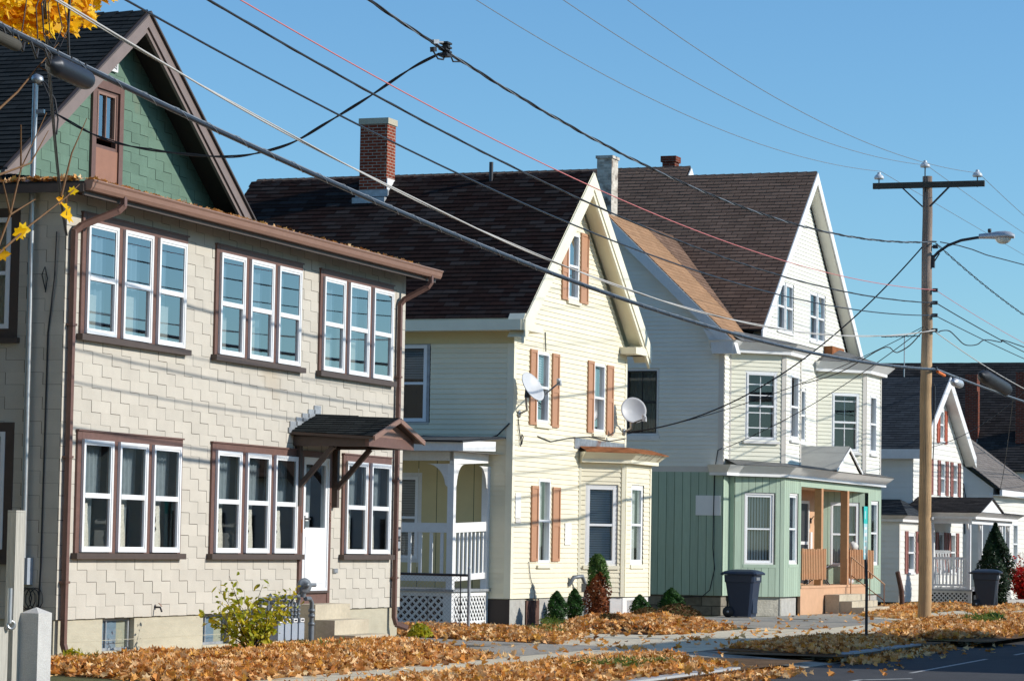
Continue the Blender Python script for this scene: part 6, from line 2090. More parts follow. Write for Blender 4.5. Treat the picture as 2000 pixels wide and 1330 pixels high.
wire("power_cable", "cable", "twisted dark cable running down to the right from below the street lamp", [(strand(pD2, 0.016, 0.7, 0), 0.009, 'rubber'), (strand(pD2, 0.016, 0.7, 3), 0.009, 'rubber')])
fE = fit((6.63913, -0.00526, 0.00194))
wire("fibre_cable", "cable", "thin red cable strung between the poles", [(run(fE, Yc, X0, X1), 0.0075, 'wire_red')])
wire("fibre_cable", "cable", "thin red cable continuing to the right of the wooden pole", [(run(three(X1, 7.38, 75.59, 7.02, X2, 7.3), Yc, X1, X2), 0.006, 'wire_red')])
fF = fit((6.37505, -0.00834, 0.00203))
pF = run(fF, Yc, X0, X1, 200)
wire("phone_cable", "cable", "thick dark cable with wrapped lashing, directly below the red cable", [(pF, 0.013, 'rubber'), (strand(pF, 0.010, 0.5, 1), 0.007, 'cable_gl')])
wire("phone_cable", "cable", "dark cable to the right of the pole, directly below the red one", [(run(three(X1, 7.10, 75.6, 6.79, X2, 7.0), Yc, X1, X2), 0.012, 'rubber')])
fG = fit((5.9952, -0.00327, 0.00202))
wire("phone_cable", "cable", "smooth dark cable between the wrapped cable and the pale double cable", [(run(fG, Yc, X0, X1), 0.0115, 'cable_gl')])
wire("phone_cable", "cable", "dark cable on the right of the pole, lower of the two long straight ones", [(run(three(X1, 6.81, 75.29, 6.62, X2, 6.8), Yc, X1, X2), 0.010, 'rubber')])
fH = fit((5.35852, -0.00352, 0.00274))
pH = run(fH, Yc, X0, X1, 160)
wire("tv_cable", "cable", "pale double cable just above the heavy lashed bundle", [(strand(pH, 0.010, 0.12, 0), 0.010, 'wire_lt'), (strand(pH, 0.010, 0.12, 3.14), 0.007, 'wire_lt')])
fH2 = three(X1, 6.45, 72.53, 5.96, X2, 6.4)
wire("tv_cable", "cable", "pale cable on the right of the pole carrying the dark splice case", [(run(fH2, Yc, X1, X2), 0.011, 'wire_lt')])
fI = fit((5.20486, -0.01142, 0.00153))
pI = run(fI, Yc, X0, X1, 300)
pI2 = [p - Vector((0, 0, 0.028)) for p in pI]
wire("cable_bundle", "cable bundle", "heavy lashed cable bundle, lowest and thickest of the long lines", [(pI, 0.009, 'wire_al'), (pI2, 0.024, 'cable_gl'), (strand([p - Vector((0, 0, .022)) for p in pI], 0.036, 1.4, 0), 0.0028, 'wire_al')])
fI2 = three(X1, 5.64, 75.63, 5.52, X2, 5.8)
pJ = run(fI2, Yc, X1, X2, 160)
wire("cable_bundle", "cable bundle", "pale lashed cable bundle running right from the pole past the orange marker", [(pJ, 0.014, 'wire_al'), ([p - Vector((0, 0, .025)) for p in pJ], 0.016, 'cable_gl')])
lp = [(64.1, 6.45), (64.45, 6.51), (65.34, 6.57), (66.25, 6.48), (66.99, 6.40), (67.72, 6.41), (68.78, 6.51), (69.78, 6.69), (71.86, 6.78), (75.59, 6.90), (X2, 7.0)]
wire("drop_cable", "cable", "black cable hanging in a loop on the right side of the pole", [(smooth([(x, Yc - 0.05, z) for x, z in lp], 5), 0.013, 'rubber')])
lw = [(64.09, 8.46), (66.23, 8.60), (67.93, 8.68), (69.71, 8.73), (75.53, 9.03), (X2, 9.8)]
wire("drop_cable", "cable", "black cable leaving the pole at street lamp height to the right", [([Vector((x, Yc - 0.08, z)) for x, z in lw], 0.013, 'rubber')])


def sag(p, q, s_, n=24):
    p, q = Vector(p), Vector(q)
    return [p.lerp(q, k / n) - Vector((0, 0, 4 * s_ * (k / n) * (1 - k / n))) for k in range(n + 1)]


a = AL
def w2(u, t, z):
    return Vector((54.853 + u * math.cos(a) - t * math.sin(a), 19.473 + u * math.sin(a) + t * math.cos(a), z))


spl = Vector((33.2, Yc, fD(33.2)))
pd = smooth([(33.2, 12.81, 7.60), (33.2, 13.2, 7.42), (33.2, 13.75, 7.09), (33.2, 14.3, 6.79), (33.2, 14.77, 6.55), (33.2, 15.26, 6.43), (33.2, 15.7, 6.40), (33.2, 16.33, 6.46), (33.2, 17.05, 6.58), (33.19, 17.57, 6.75), (33.16, 18.10, 7.03)], 8)
wire("drop_cable", "cable", "twisted black service cable sagging from the junction box to the mast of the beige house", [(strand(pd, 0.010, 0.9, 0), 0.010, 'rubber'), (strand(pd, 0.010, 0.9, 3.1), 0.010, 'rubber')])
pd = sag((63.95, 13.05, 8.40), w2(7.16, 0.0, 4.12), 0.9, 40)
wire("drop_cable", "cable", "black service cable from the upper pole down to the cream house corner", [(pd, 0.017, 'rubber')])
pd = sag((63.95, 13.0, 6.60), w2(7.17, 0.05, 4.07), 0.3, 40)
wire("drop_cable", "cable", "thin black service cable from mid pole to the cream house corner", [(pd, 0.009, 'rubber')])
pd = sag((63.95, 13.0, 6.58), Vector((66.95, 18.42, 3.95)), 0.22, 30)
wire("drop_cable", "cable", "thin black service cable from mid pole to the green house corner", [(pd, 0.009, 'rubber')])
pd = smooth([(64.0, 13.1, 6.45), (64.6, 13.5, 6.2), (65.3, 13.9, 6.1), (66.7, 14.3, 6.2), (68.6, 15.0, 6.42), (69.9, 16.4, 5.9), (71.5, 18.2, 5.6)], 5)
wire("drop_cable", "cable", "black cable with a hump dropping left from mid pole to the ivory bay", [(pd, 0.013, 'rubber')])
pd = sag((23.2, Yc, fH(23.2)), (33.22, 17.90, 5.45), 0.25, 30)
wire("drop_cable", "cable", "thin black cable from the pale double cable to the beige house corner", [(pd, 0.010, 'rubber'), ([p + Vector((0.02, 0.03, 0)) for p in pd], 0.006, 'rubber')])
pd = sag((74, Yc, fI2(74)), (98.0, 17.4, 3.6), 0.3, 30)
wire("drop_cable", "cable", "thin cable from the right-hand bundle to the low white house", [(pd, 0.010, 'rubber')])
pd = sag((76, Yc, fH2(76)), (88.5, 18.2, 4.7), 0.3, 30)
wire("drop_cable", "cable", "thin cable from the pale right-hand cable to the porch house", [(pd, 0.009, 'rubber')])

# junction box on the twisted cable
JB = thing("junction_box", "black cluster of cable connectors where the twisted cable branches", "connector", tuple(spl))
mb = MB()
for k in range(7):
    mb.box((0.06 + 0.03 * (k % 3), -0.06 + 0.02 * (k % 2), -0.085 + 0.026 * k), (0.22 - 0.015 * (k % 2), 0.06 - 0.015 * (k % 3), -0.062 + 0.026 * k), 'rubber')
mb.build('connector', JB)
mb = MB()
mb.tube([(-0.28, 0, 0.02), (-0.1, 0.03, 0.06), (0.06, 0, 0.08)], 0.014, 'lead', 6)
mb.bar((-0.30, 0, 0.03), (-0.12, 0, 0.06), 0.04, 0.05, 'lead')
mb.bar((-0.26, 0.02, -0.06), (-0.16, 0.02, -0.04), 0.05, 0.06, 'rubber')
mb.tube([(-0.25, 0.02, -0.06), (-0.05, 0.02, -0.14), (0.08, 0.0, -0.13), (0.14, 0, -0.06)], 0.011, 'rubber', 6)
mb.tube([(0.2, 0, 0.05), (0.42, 0, -0.10), (0.75, 0, fD(33.95) - fD(33.2))], 0.011, 'rubber', 6)
mb.build('jumper', JB)
# splice cases hanging on the strands


def case(label, x0, x1, fn, r, drop, m_, n_straps=3):
    p, q = Vector((x0, Yc, fn(x0) - drop)), Vector((x1, Yc, fn(x1) - drop))
    t = thing("splice_case", label, "splice case", tuple((p + q) / 2), 0, "splice cases on the cables")
    o = (p + q) / 2
    p, q = p - o, q - o
    mb = MB()
    d = (q - p)
    prof = [(0.0, 0.0), (r * .35, 0.0), (r * .45, 0.06), (r * .9, 0.10), (r, 0.16), (r, 0.84), (r * .9, 0.9), (r * .45, 0.94), (r * .35, 1.0), (0.0, 1.0)]
    mb.lathe([(a_, b_ * d.length) for a_, b_ in prof], p, d, m_, 16)
    mb.build('body', t)
    for k in range(n_straps):
        mb = MB()
        c = p.lerp(q, (k + 0.5) / n_straps)
        mb.bar(c + Vector((0, 0, r * .6)), c + Vector((0, 0, drop + 0.01)), 0.035, 0.012, 'rubber')
        mb.build('hanger', t)
    return t


case("large dark grey splice case slung under the heavy cable near the maple leaves", 23.32, 24.14, fI, 0.095, 0.14, 'cable_gl')
case("grey-brown splice case at the left edge under the heavy cable", 22.1, 22.8, fI, 0.055, 0.13, 'wood_dk', 2)
case("long black splice case under the pale cable, right of the pole", 69.5, 73.4, fH2, 0.17, 0.27, 'rubber', 3)
case("small pale grey splice dome on the bundle just right of the pole", 66.1, 67.0, fI2, 0.10, 0.14, 'lamp_al', 2)
mb = MB(); mb.tube([Vector((64.15, Yc - .02, 5.58)), Vector((64.95, Yc - .02, 5.54))], 0.035, 'orange', 8); tag(mb.build('cable_marker'), "orange tube marker on the bundle beside the pole", "marker")
mb = MB()
for k in range(5):
    x = 22.45 + k * 0.25
    z = fI(x)
    mb.tube([(x, Yc, z), (x + .02, Yc - .03, z - 0.1), (x + .1, Yc - .02, z - 0.17), (x + .16, Yc, z - 0.08)], 0.012, 'rubber', 6)
zb = fI(23.1)
pts = [(23.1 + x, Yc, zb + z) for x, z in ((0.0, .02), (-.05, .3), (.1, .55), (.3, .5), (.45, .2), (.3, .0), (.1, .1), (.05, .35), (.25, .62))]
mb.tube([Vector(p) for p in pts], 0.006, 'rubber', 6)
mb.tube([Vector((x + 0.12, y, z + 0.02)) for x, y, z in pts], 0.005, 'rubber', 6)
mb.tube([(22.8, Yc, zb), (22.9, Yc, zb + .45), (23.05, Yc, zb + .9)], 0.006, 'rubber', 6)
mb.tube([(23.72, Yc + .02, zb + .62), (23.70, Yc + .02, zb + .2), (23.74, Yc + .02, zb - .1)], 0.014, 'rubber', 6)
tag(mb.build('cable_loop'), "tangle of thin black cable loops beside the large splice case", "cable")

# ================================================================== satellite dishes


def dish(label, foot, centre, normal, lnb, r):
    t = thing("satellite_dish", label, "satellite dish", tuple(centre), 0, "satellite dishes on the cream house")
    c = Vector(centre)
    n = Vector(normal).normalized()
    rows = [(0.0, -0.075), (r * .3, -0.068), (r * .6, -0.046), (r * .85, -0.018), (r, 0.0), (r * 1.015, -0.006), (r, -0.018), (r * .6, -0.062), (0.0, -0.092)]
    mb = MB()
    mb.lathe(rows, (0, 0, 0), n, 'dish', 28)
    mb.build('reflector', t)
    f = Vector(foot) - c
    mb = MB()
    mb.tube([f, f + Vector((0, -0.16, 0.08)), n * -0.20 + Vector((0, 0, -0.12)), n * -0.15], 0.024, 'galv', 8)
    mb.bar(n * -0.17 + Vector((0, 0, -.14)), n * -0.14 + Vector((0, 0, .08)), 0.10, 0.06, 'dkmetal')
    mb.lathe([(0.0, 0), (0.08, 0), (0.08, 0.012), (0, 0.012)], f, (0, -1, 0), 'galv', 10)
    mb.build('mount', t)
    l = Vector(lnb) - c
    low = Vector((0, 0, -1)); low = (low - n * low.dot(n)).normalized() * r * 0.95
    mb = MB()
    mb.tube([low - n * 0.05, l + Vector((0, 0, -0.05))], 0.016, 'dkmetal', 6)
    mb.build('feed_arm', t)
    mb = MB()
    d = (-l).normalized()
    mb.lathe([(0.0, -0.02), (0.035, -0.02), (0.04, 0.05), (0.025, 0.07), (0.0, 0.07)], l, d, 'dish', 10)
    mb.box(l + Vector((-0.04, -0.04, -0.11)), l + Vector((0.04, 0.04, -0.01)), 'dish')
    mb.build('feed_horn', t)


dish("tilted grey dish beside the left upper window, feed arm towards the street", w2(0.30, -0.03, 4.20), w2(0.03, -0.42, 4.74), (-0.22, -0.84, 0.48), w2(1.0, -0.62, 4.92), 0.32)
dish("round grey dish at the right corner of the cream house, facing the camera", w2(6.98, -0.03, 4.12), w2(6.45, -0.42, 4.58), (-0.80, -0.55, 0.24), w2(6.05, -0.80, 4.42), 0.29)

# ================================================================== wheelie bins, sign, posts


def bin_(label, loc, rz, m_):
    t = thing("wheeled_bin", label, "bin", loc, rz, "wheeled bins outside the houses")
    mb = MB()
    lv = [(0.02, 0.24, 0.22, -0.26), (0.30, 0.255, 0.27, -0.285), (0.80, 0.29, 0.34, -0.335), (0.82, 0.31, 0.36, -0.355), (0.98, 0.315, 0.37, -0.365)]
    rows = []
    for z, w_, yb, yf in lv:
        b_ = 0.05
        rows.append([(-w_ + b_, yf, z), (w_ - b_, yf, z), (w_, yf + b_, z), (w_, yb - b_, z), (w_ - b_, yb, z), (-w_ + b_, yb, z), (-w_, yb - b_, z), (-w_, yf + b_, z)])
    mb.grid(rows, m_, 0.5, False, True)
    mb.face(rows[0][::-1], m_)
    mb.box((-0.16, -0.30, 0.10), (0.16, -0.285, 0.62), m_)
    body = mb.build('body', t)
    mb = MB()
    rows = []
    for z, e, ex in ((0.985, 0.02, 0), (1.02, 0.03, 0), (1.06, -0.02, 0), (1.095, -0.12, 0), (1.11, -0.24, 0)):
        w_, yb, yf = 0.33 + e, 0.40 + e, -0.41 - e
        rows.append([(-w_ + .05, yf, z), (w_ - .05, yf, z), (w_, yf + .05, z), (w_, yb - .05, z), (w_ - .05, yb, z), (-w_ + .05, yb, z), (-w_, yb - .05, z), (-w_, yf + .05, z)])
    mb.grid(rows, m_, 0.5, False, True)
    mb.face(rows[-1], m_); mb.face(rows[0][::-1], m_)
    mb.build('lid', t)
    for sg in (-1, 1):
        mb = MB()
        mb.lathe([(0.0, -0.03), (0.11, -0.03), (0.13, -0.015), (0.13, 0.03), (0.0, 0.03)], (sg * 0.27, 0.26, 0.13), (sg, 0, 0), 'rubber', 18)
        wl = mb.build('wheel', t)
        mb = MB(); mb.lathe([(0.0, 0.035), (0.03, 0.035), (0.03, 0.03)], (sg * 0.27, 0.26, 0.13), (sg, 0, 0), 'galv', 10); mb.build('hub', wl)
    mb = MB(); mb.tube([(-0.26, 0.40, 0.98), (-0.2, 0.47, 1.0), (0.2, 0.47, 1.0), (0.26, 0.40, 0.98)], 0.018, m_, 6); mb.build('handle', t)
    mb = MB(); mb.box((-0.12, -0.372, 0.86), (0.12, -0.36, 0.93), 'label_w' if m_ == 'charbin' else 'galv'); mb.build('label_plate', t)
    return t


bin_("navy wheeled bin against the green bay", (65.80, 17.62, 0), R_(-4), 'navy')
bin_("charcoal wheeled bin in front of the white corner porch", (82.25, 14.95, 0.02), R_(6), 'charbin')
SG = thing("parking_sign", "teal and white parking sign edge-on on a dark steel post at the kerb", "sign", (50.0, 11.18, 0), R_(0.5))
mb = MB(); mb.tube([(0.03, 0, -0.1), (0.03, 0, 1.0), (-0.02, 0.06, 2.36)], 0.026, 'dkmetal', 8); mb.build('post', SG)
mb = MB()
FS = Fr((-0.02, 0.02, 0), (1, 0, 0), (0, -1, 0))
FS.box(mb, -0.15, 0.15, 1.44, 2.06, 0.0, 0.004, 'paleteal')
FS.box(mb, -0.15, 0.15, 2.06, 2.36, 0.0, 0.004, 'teal')
for z, h in ((1.52, 0.03), (1.62, 0.05), (1.74, 0.03), (1.84, 0.06), (1.96, 0.04)):
    FS.box(mb, -0.10, 0.10, z, z + h, 0.004, 0.0055, 'white')
FS.box(mb, -0.08, 0.0, 2.14, 2.28, 0.004, 0.0055, 'paleteal')
mb.build('plate', SG)
mb = MB(); mb.tube([(0.0, 0, -0.1), (-0.05, 0.02, 0.5), (-0.22, 0.10, 1.0)], [0.075, 0.07, 0.065], 'wood_br', 10)
LP = mb.build('wooden_post'); LP.location = (80.15, 16.9, 0.02); tag(LP, "short dark wooden post leaning beside the pale single-storey bump", "post")
mb = MB(); mb.box((0, 0, 0), (1.6, 0.35, 0.22), 'block'); o = mb.build('concrete_kerbstone'); o.location = (86.0, 15.0, 0); o.rotation_euler = (0, 0, R_(-12)); tag(o, "low concrete block by the red bush and dark cone tree", "block")

# picket fence, gate post and granite post at the left edge
PF_ = thing("picket_fence", "dark shaded wooden picket fence at the left edge", "fence", (26.95, 15.2, 0))
mb = MB()
k = 0
y = 0.12
while y < 2.6:
    mb.prism([(0, y, 0.0), (0, y + 0.085, 0.0), (0, y + 0.085, 1.68), (0, y + 0.042, 1.78), (0, y, 1.68)], (0.022, 0, 0), 'wood_gr', rng.random())
    y += 0.105
mb.build('picket', PF_)
mb = MB(); mb.box((0.024, 0.05, 0.35), (0.07, 2.6, 0.44), 'wood_gr'); mb.box((0.024, 0.05, 1.4), (0.07, 2.6, 1.49), 'wood_gr'); mb.build('rail', PF_)
GP = thing("gate_post", "tall square grey wooden gate post at the end of the picket fence", "post", (26.87, 14.98, 0))
mb = MB(); mb.box((0.0, 0.0, -0.2), (0.20, 0.10, 1.84), 'wood_gr'); mb.prism([(0, 0, 1.842), (0.20, 0, 1.842), (0.20, 0.10, 1.842), (0, 0.10, 1.842)], (0, 0, 0.02), 'wood_gr'); mb.build('post_body', GP)
mb = MB(); mb.box((-0.30, 0.02, -0.2), (-0.06, 0.09, 0.66), 'wood_gr'); mb.build('lower_post', GP)
mb = MB()
mb.tube([(-0.14, -0.03, 0.70), (-0.14, -0.03, 1.06)], 0.028, 'galv', 10)
mb.lathe([(0.025, -0.012), (0.055, -0.012), (0.055, 0.012), (0.025, 0.012), (0.025, -0.012)], (-0.10, -0.03, 0.68), (-0.6, -0.8, 0), 'galv', 14)
mb.build('latch', GP)
mb = MB()
mb.box((0, 0, -0.3), (0.29, 0.21, 0.80), 'granite')
ap = (0.145, 0.105, 0.86)
for p, q in (((0, 0), (0.29, 0)), ((0.29, 0), (0.29, 0.21)), ((0.29, 0.21), (0, 0.21)), ((0, 0.21), (0, 0))):
    mb.face([(*p, 0.80), (*q, 0.80), ap], 'granite')
o = mb.build('granite_post'); o.location = (27.02, 14.77, 0); tag(o, "square granite post with a low pyramid top by the grey gate post", "post")

# chain-link fence by the side porch
CF = thing("chain_link_fence", "low chain-link fence with a rusty end post beside the white porch", "fence", (49.1, 18.2, 0))
mb = MB(); mb.tube([(0, 0, -0.1), (0, 0, 1.14)], 0.030, 'lead', 8); mb.lathe([(0.034, 0), (0.034, 0.03), (0, 0.05)], (0, 0, 1.14), (0, 0, 1), 'lead', 8); mb.build('post', CF)
mb = MB(); mb.tube([(0, 0.0, 1.03), (0, 3.6, 1.05)], 0.024, 'dkmetal', 8); mb.build('rail', CF)
mb = MB(); mb.tube([(0, 0.16, 0.05), (0, 0.16, 1.03)], 0.012, 'dkmetal', 6); mb.build('tension_bar', CF)
mb = MB()
sp = 0.072
k = -14
while k * sp < 3.6:
    for sg in (1, -1):
        y0 = k * sp if sg > 0 else k * sp + 0.98
        pa, pb = [y0, 0.05], [y0 + sg * 0.98, 1.03]
        (ya, za), (yb_, zb_) = pa, pb
        lo, hi = 0.16, 3.6
        t0, t1 = 0.0, 1.0
        dyy = yb_ - ya
        ts = sorted(((lo - ya) / dyy, (hi - ya) / dyy))
        t0, t1 = max(0, ts[0]), min(1, ts[1])
        if t1 > t0:
            mb.tube([(0.004 * sg, ya + dyy * t0, za + 0.98 * t0), (0.004 * sg, ya + dyy * t1, za + 0.98 * t1)], 0.0028, 'galv', 3, cap=False)
    k += 1
mb.build('mesh', CF)

# ================================================================== gas meters
GM = thing("gas_meters", "row of grey gas meters on pipes with a round regulator by the front steps", "gas meter", (33.266 + 4.6, 17.946 - 0.42, 0))
for k in range(4):
    x = 1.32 + k * 0.25
    mb = MB()
    prof = [(-0.085, 0.14), (0.085, 0.14), (0.10, 0.16), (0.10, 0.36), (0.08, 0.39), (-0.08, 0.39), (-0.10, 0.36), (-0.10, 0.16)]
    mb.prism([(x + a_, -0.09, z) for a_, z in prof], (0, 0.17, 0), 'meter')
    mb.box((x - 0.085, -0.08, 0.392), (x + 0.085, 0.07, 0.46), 'pipe')
    mt = mb.build('meter', GM)
    mb = MB(); mb.box((x - 0.07, -0.102, 0.398), (x + 0.07, -0.082, 0.452), 'label_w'); mb.box((x - .045, -.106, .415), (x + .045, -.103, .437), 'dkmetal'); mb.build('dial', mt)
    mb = MB()
    mb.tube([(x - 0.05, 0, 0.46), (x - 0.05, 0, 0.60), (x - 0.03, 0, 0.66), (x - 0.0, 0.04, 0.68), (x - 0.0, 0.12, 0.68)], 0.022, 'pipe', 8)
    mb.tube([(x + 0.06, 0, 0.46), (x + 0.06, 0, 0.66), (x + 0.06, -0.02, 0.74), (x + 0.03, -0.02, 0.775), (x - 0.07, -0.02, 0.78)], 0.023, 'pipe', 8)
    for z in (0.50, 0.56, 0.62):
        mb.lathe([(0.0, 0), (0.038, 0), (0.038, 0.025), (0, 0.025)], (x + 0.06, 0, z), (0, 0, 1), 'pipe', 8)
        mb.lathe([(0.0, 0), (0.034, 0), (0.034, 0.025), (0, 0.025)], (x - 0.05, 0, z - .01), (0, 0, 1), 'pipe', 8)
    mb.build('connector', GM)
mb = MB()
mb.tube([(0.75, 0.0, 0.74), (2.10, 0.0, 0.78)], 0.030, 'pipe', 10)
mb.tube([(0.85, 0.12, 0.68), (2.05, 0.12, 0.70)], 0.026, 'pipe', 10)
mb.tube([(0.80, 0.0, 0.74), (0.80, 0.02, 0.1)], 0.022, 'pipe', 8)
mb.tube([(1.05, 0.0, 0.74), (1.05, 0.02, 0.1)], 0.022, 'pipe', 8)
mb.tube([(2.10, 0.0, 0.78), (2.16, -0.02, 0.80), (2.16, -0.04, 0.9)], 0.034, 'pipe', 10)
mb.build('manifold', GM)
mb = MB()
mb.tube([(2.16, -0.10, 0.74), (2.32, -0.10, 0.74), (2.40, -0.10, 0.68), (2.40, -0.10, 0.0)], 0.034, 'pipe', 10)
mb.tube([(2.40, -0.10, 0.34), (2.40, -0.10, 0.0)], 0.045, 'pipe', 10)
for z in (0.34, 0.46, 0.54):
    mb.lathe([(0.0, 0), (0.052, 0), (0.052, 0.045), (0, 0.045)], (2.40, -0.10, z), (0, 0, 1), 'pipe', 10)
mb.build('riser', GM)
mb = MB()
cR = (2.16, -0.08, 0.93)
ax = (-0.55, -0.8, 0.15)
mb.lathe([(0.0, -0.06), (0.05, -0.05), (0.085, -0.02), (0.115, -0.018), (0.115, 0.018), (0.085, 0.02), (0.05, 0.05), (0.035, 0.07), (0.035, 0.11), (0, 0.11)], cR, ax, 'pipe', 22)
mb.tube([cR, (2.34, -0.12, 0.94), (2.42, -0.14, 0.94)], 0.03, 'pipe', 10)
mb.tube([cR, (2.16, -0.06, 0.76)], 0.04, 'pipe', 10)
mb.build('regulator', GM)

# things on the green house's porch
def w3(u, t, z):
    return Vector((66.92 + u * math.cos(a) - t * math.sin(a), 18.437 + u * math.sin(a) + t * math.cos(a), z))


FC = thing("folding_chair", "folding chair draped with a navy and white patterned blanket on the tan porch", "chair", tuple(w3(6.5, -0.62, 0.70)), R_(20))
mb = MB()
for sg in (-0.26, 0.26):
    mb.tube([(sg, -0.30, 0.0), (sg, 0.25, 0.86)], 0.014, 'dkmetal', 6)
    mb.tube([(sg, 0.30, 0.0), (sg, -0.25, 0.45)], 0.014, 'dkmetal', 6)
mb.build('frame', FC)
mb = MB()
rows = [[(x, -0.30 + 0.5 * j / 5, 0.44 + 0.03 * math.sin(x * 14 + j) + 0.02 * math.cos(j * 2)) for x in np.linspace(-0.33, 0.33, 9)] for j in range(6)]
for i in range(5):
    for j in range(8):
        mb.face([rows[i][j], rows[i][j + 1], rows[i + 1][j + 1], rows[i + 1][j]], 'blanket', rng.random())
rows = [[(x, 0.20 + 0.12 * j / 6 + 0.02 * math.sin(x * 11), 0.44 + 0.48 * j / 6) for x in np.linspace(-0.33, 0.33, 9)] for j in range(7)]
for i in range(6):
    for j in range(8):
        mb.face([rows[i][j], rows[i][j + 1], rows[i + 1][j + 1], rows[i + 1][j]], 'blanket', rng.random())
mb.build('blanket', FC)


def lump(name, label, cat, c, r, m_, sq=(1, 1, 1)):
    mb = MB()
    rows = []
    for j in range(8):
        th = math.pi * j / 7
        rr = []
        for k in range(12):
            ph = 2 * math.pi * k / 12
            q = r * (1 + 0.13 * math.sin(3 * ph + j) + 0.1 * math.cos(2 * th + ph * 2))
            rr.append((q * math.sin(th) * math.cos(ph) * sq[0], q * math.sin(th) * math.sin(ph) * sq[1], q * math.cos(th) * sq[2]))
        rows.append(rr)
    mb.grid(rows, m_, 0.5, True, True)
    o = mb.build(name)
    o.location = c
    return tag(o, label, cat)


lump("bag", "grey-brown stuffed bag lying on top of the right tan railing", "bag", w3(8.6, -1.05, 1.70), 0.14, 'curtain', (1.7, 0.8, 0.8))
lump("plastic_bag", "clear crumpled plastic bag on the porch floor behind the tan railing", "bag", w3(8.6, -0.95, 0.80), 0.13, 'plastic_bag', (2.0, 0.8, 0.8))

# ================================================================== plants


def cone_points(n, h, r0, top=0.05, shape=1.0):
    t = nrg.random(n) ** 0.8
    prof = np.sin(np.pi * np.clip(t * 0.85 + 0.15, 0, 1)) ** shape
    r = r0 * prof * np.sqrt(0.35 + 0.65 * nrg.random(n))
    an = nrg.random(n) * 2 * np.pi
    lump_ = 1 + 0.18 * np.sin(an * 3 + t * 9) + 0.12 * np.sin(an * 5 + t * 17)
    P = np.stack([r * lump_ * np.cos(an), r * lump_ * np.sin(an), t * h], 1)
    D = np.stack([np.cos(an), np.sin(an), np.full(n, 0.5)], 1)
    return P, D / np.linalg.norm(D, axis=1)[:, None], t


def shrub(name, label, loc, h, r, mat, n, size, group=None, top_mat=None, cat="shrub", shape=0.8, low_mat=None):
    t = thing(name, label, cat, loc, 0, group)
    mb = MB()
    mb.tube([(0, 0, -0.05), (0.01, 0, h * .6)], [0.025 * h, 0.008 * h], 'stem_d', 6)
    for k in range(6):
        an = k * 1.05
        mb.tube([(0, 0, h * 0.1 * (k % 3)), (r * .6 * math.cos(an), r * .6 * math.sin(an), h * (0.3 + 0.08 * k))], 0.008 * h + .002, 'stem_d', 5)
    mb.build('trunk', t)
    P, D, tt = cone_points(n, h, r, shape=shape)
    D = D * np.array([1, 1, 1.0])
    if low_mat:
        lim = 0.62 + 0.12 * np.sin(np.arctan2(P[:, 1], P[:, 0]) * 2 + 0.6)
        m = tt > lim
        scatter("upper_foliage", P[m], size, mat, SPRAY, SFACE, tilt=0.5, parent=t, dirs=D[m])
        scatter("browned_foliage", P[~m], size, low_mat, SPRAY, SFACE, tilt=0.6, parent=t, dirs=D[~m])
    else:
        scatter("crown", P, size, mat, SPRAY, SFACE, tilt=0.5, parent=t, dirs=D)
    return t


gs = "cedars along the cream house"
shrub("cedar_shrub", "small green cedar at the grey plinth, leftmost of the row by the cream house", (55.66, 18.75, 0.03), 0.64, 0.21, 'cedar', 2600, 0.035, gs)
shrub("cedar_shrub", "narrow green cedar between the smallest cedar and the half-browned one", (57.1, 18.85, 0.08), 0.62, 0.19, 'cedar', 2400, 0.035, gs)
shrub("cedar_shrub", "tall column cedar, green on top and browned below, in front of the bay window", (56.46, 18.15, 0.08), 1.34, 0.24, 'cedar_top', 5200, 0.036, gs, low_mat='cedar_br', shape=0.35)
shrub("cedar_shrub", "small green cedar at the bay corner", (58.9, 18.0, 0.1), 0.48, 0.20, 'cedar', 2000, 0.034, gs)
shrub("cedar_shrub", "rounded green cedar in front of the shaded green wall", (64.65, 19.0, 0.05), 0.60, 0.28, 'cedar', 2800, 0.036, gs)
shrub("conifer", "dark cone-shaped evergreen behind the charcoal bin", (85.3, 15.25, 0), 2.45, 0.50, 'yew', 9000, 0.055, "dark cone evergreens", cat="tree", shape=1.1)
shrub("conifer", "dark cone-shaped evergreen by the low white house", (99.5, 16.4, 0), 2.3, 0.42, 'yew', 5000, 0.06, "dark cone evergreens", cat="tree", shape=1.1)


def low_plant(name, label, loc, rx, ry, h, mat, n, size, cat="plant", group=None):
    t = thing(name, label, cat, loc, 0, group)
    an = nrg.random(n) * 2 * np.pi
    rr = np.sqrt(nrg.random(n))
    hh = h * (1 - rr ** 2 * 0.75) * (0.35 + 0.65 * nrg.random(n))
    P = np.stack([rx * rr * np.cos(an), ry * rr * np.sin(an), hh], 1)
    D = np.stack([np.cos(an) * rr, np.sin(an) * rr, np.full(n, 0.4)], 1)
    D /= np.linalg.norm(D, axis=1)[:, None]
    scatter("foliage", P, size, mat, SPRAY, SFACE, tilt=0.7, parent=t, dirs=D)
    mb = MB()
    for k in range(7):
        a_ = k * 0.9
        mb.tube([(0, 0, 0), (rx * .6 * math.cos(a_), ry * .6 * math.sin(a_), h * .6)], 0.006, 'stem_d', 5)
    mb.build('stem', t)
    return t


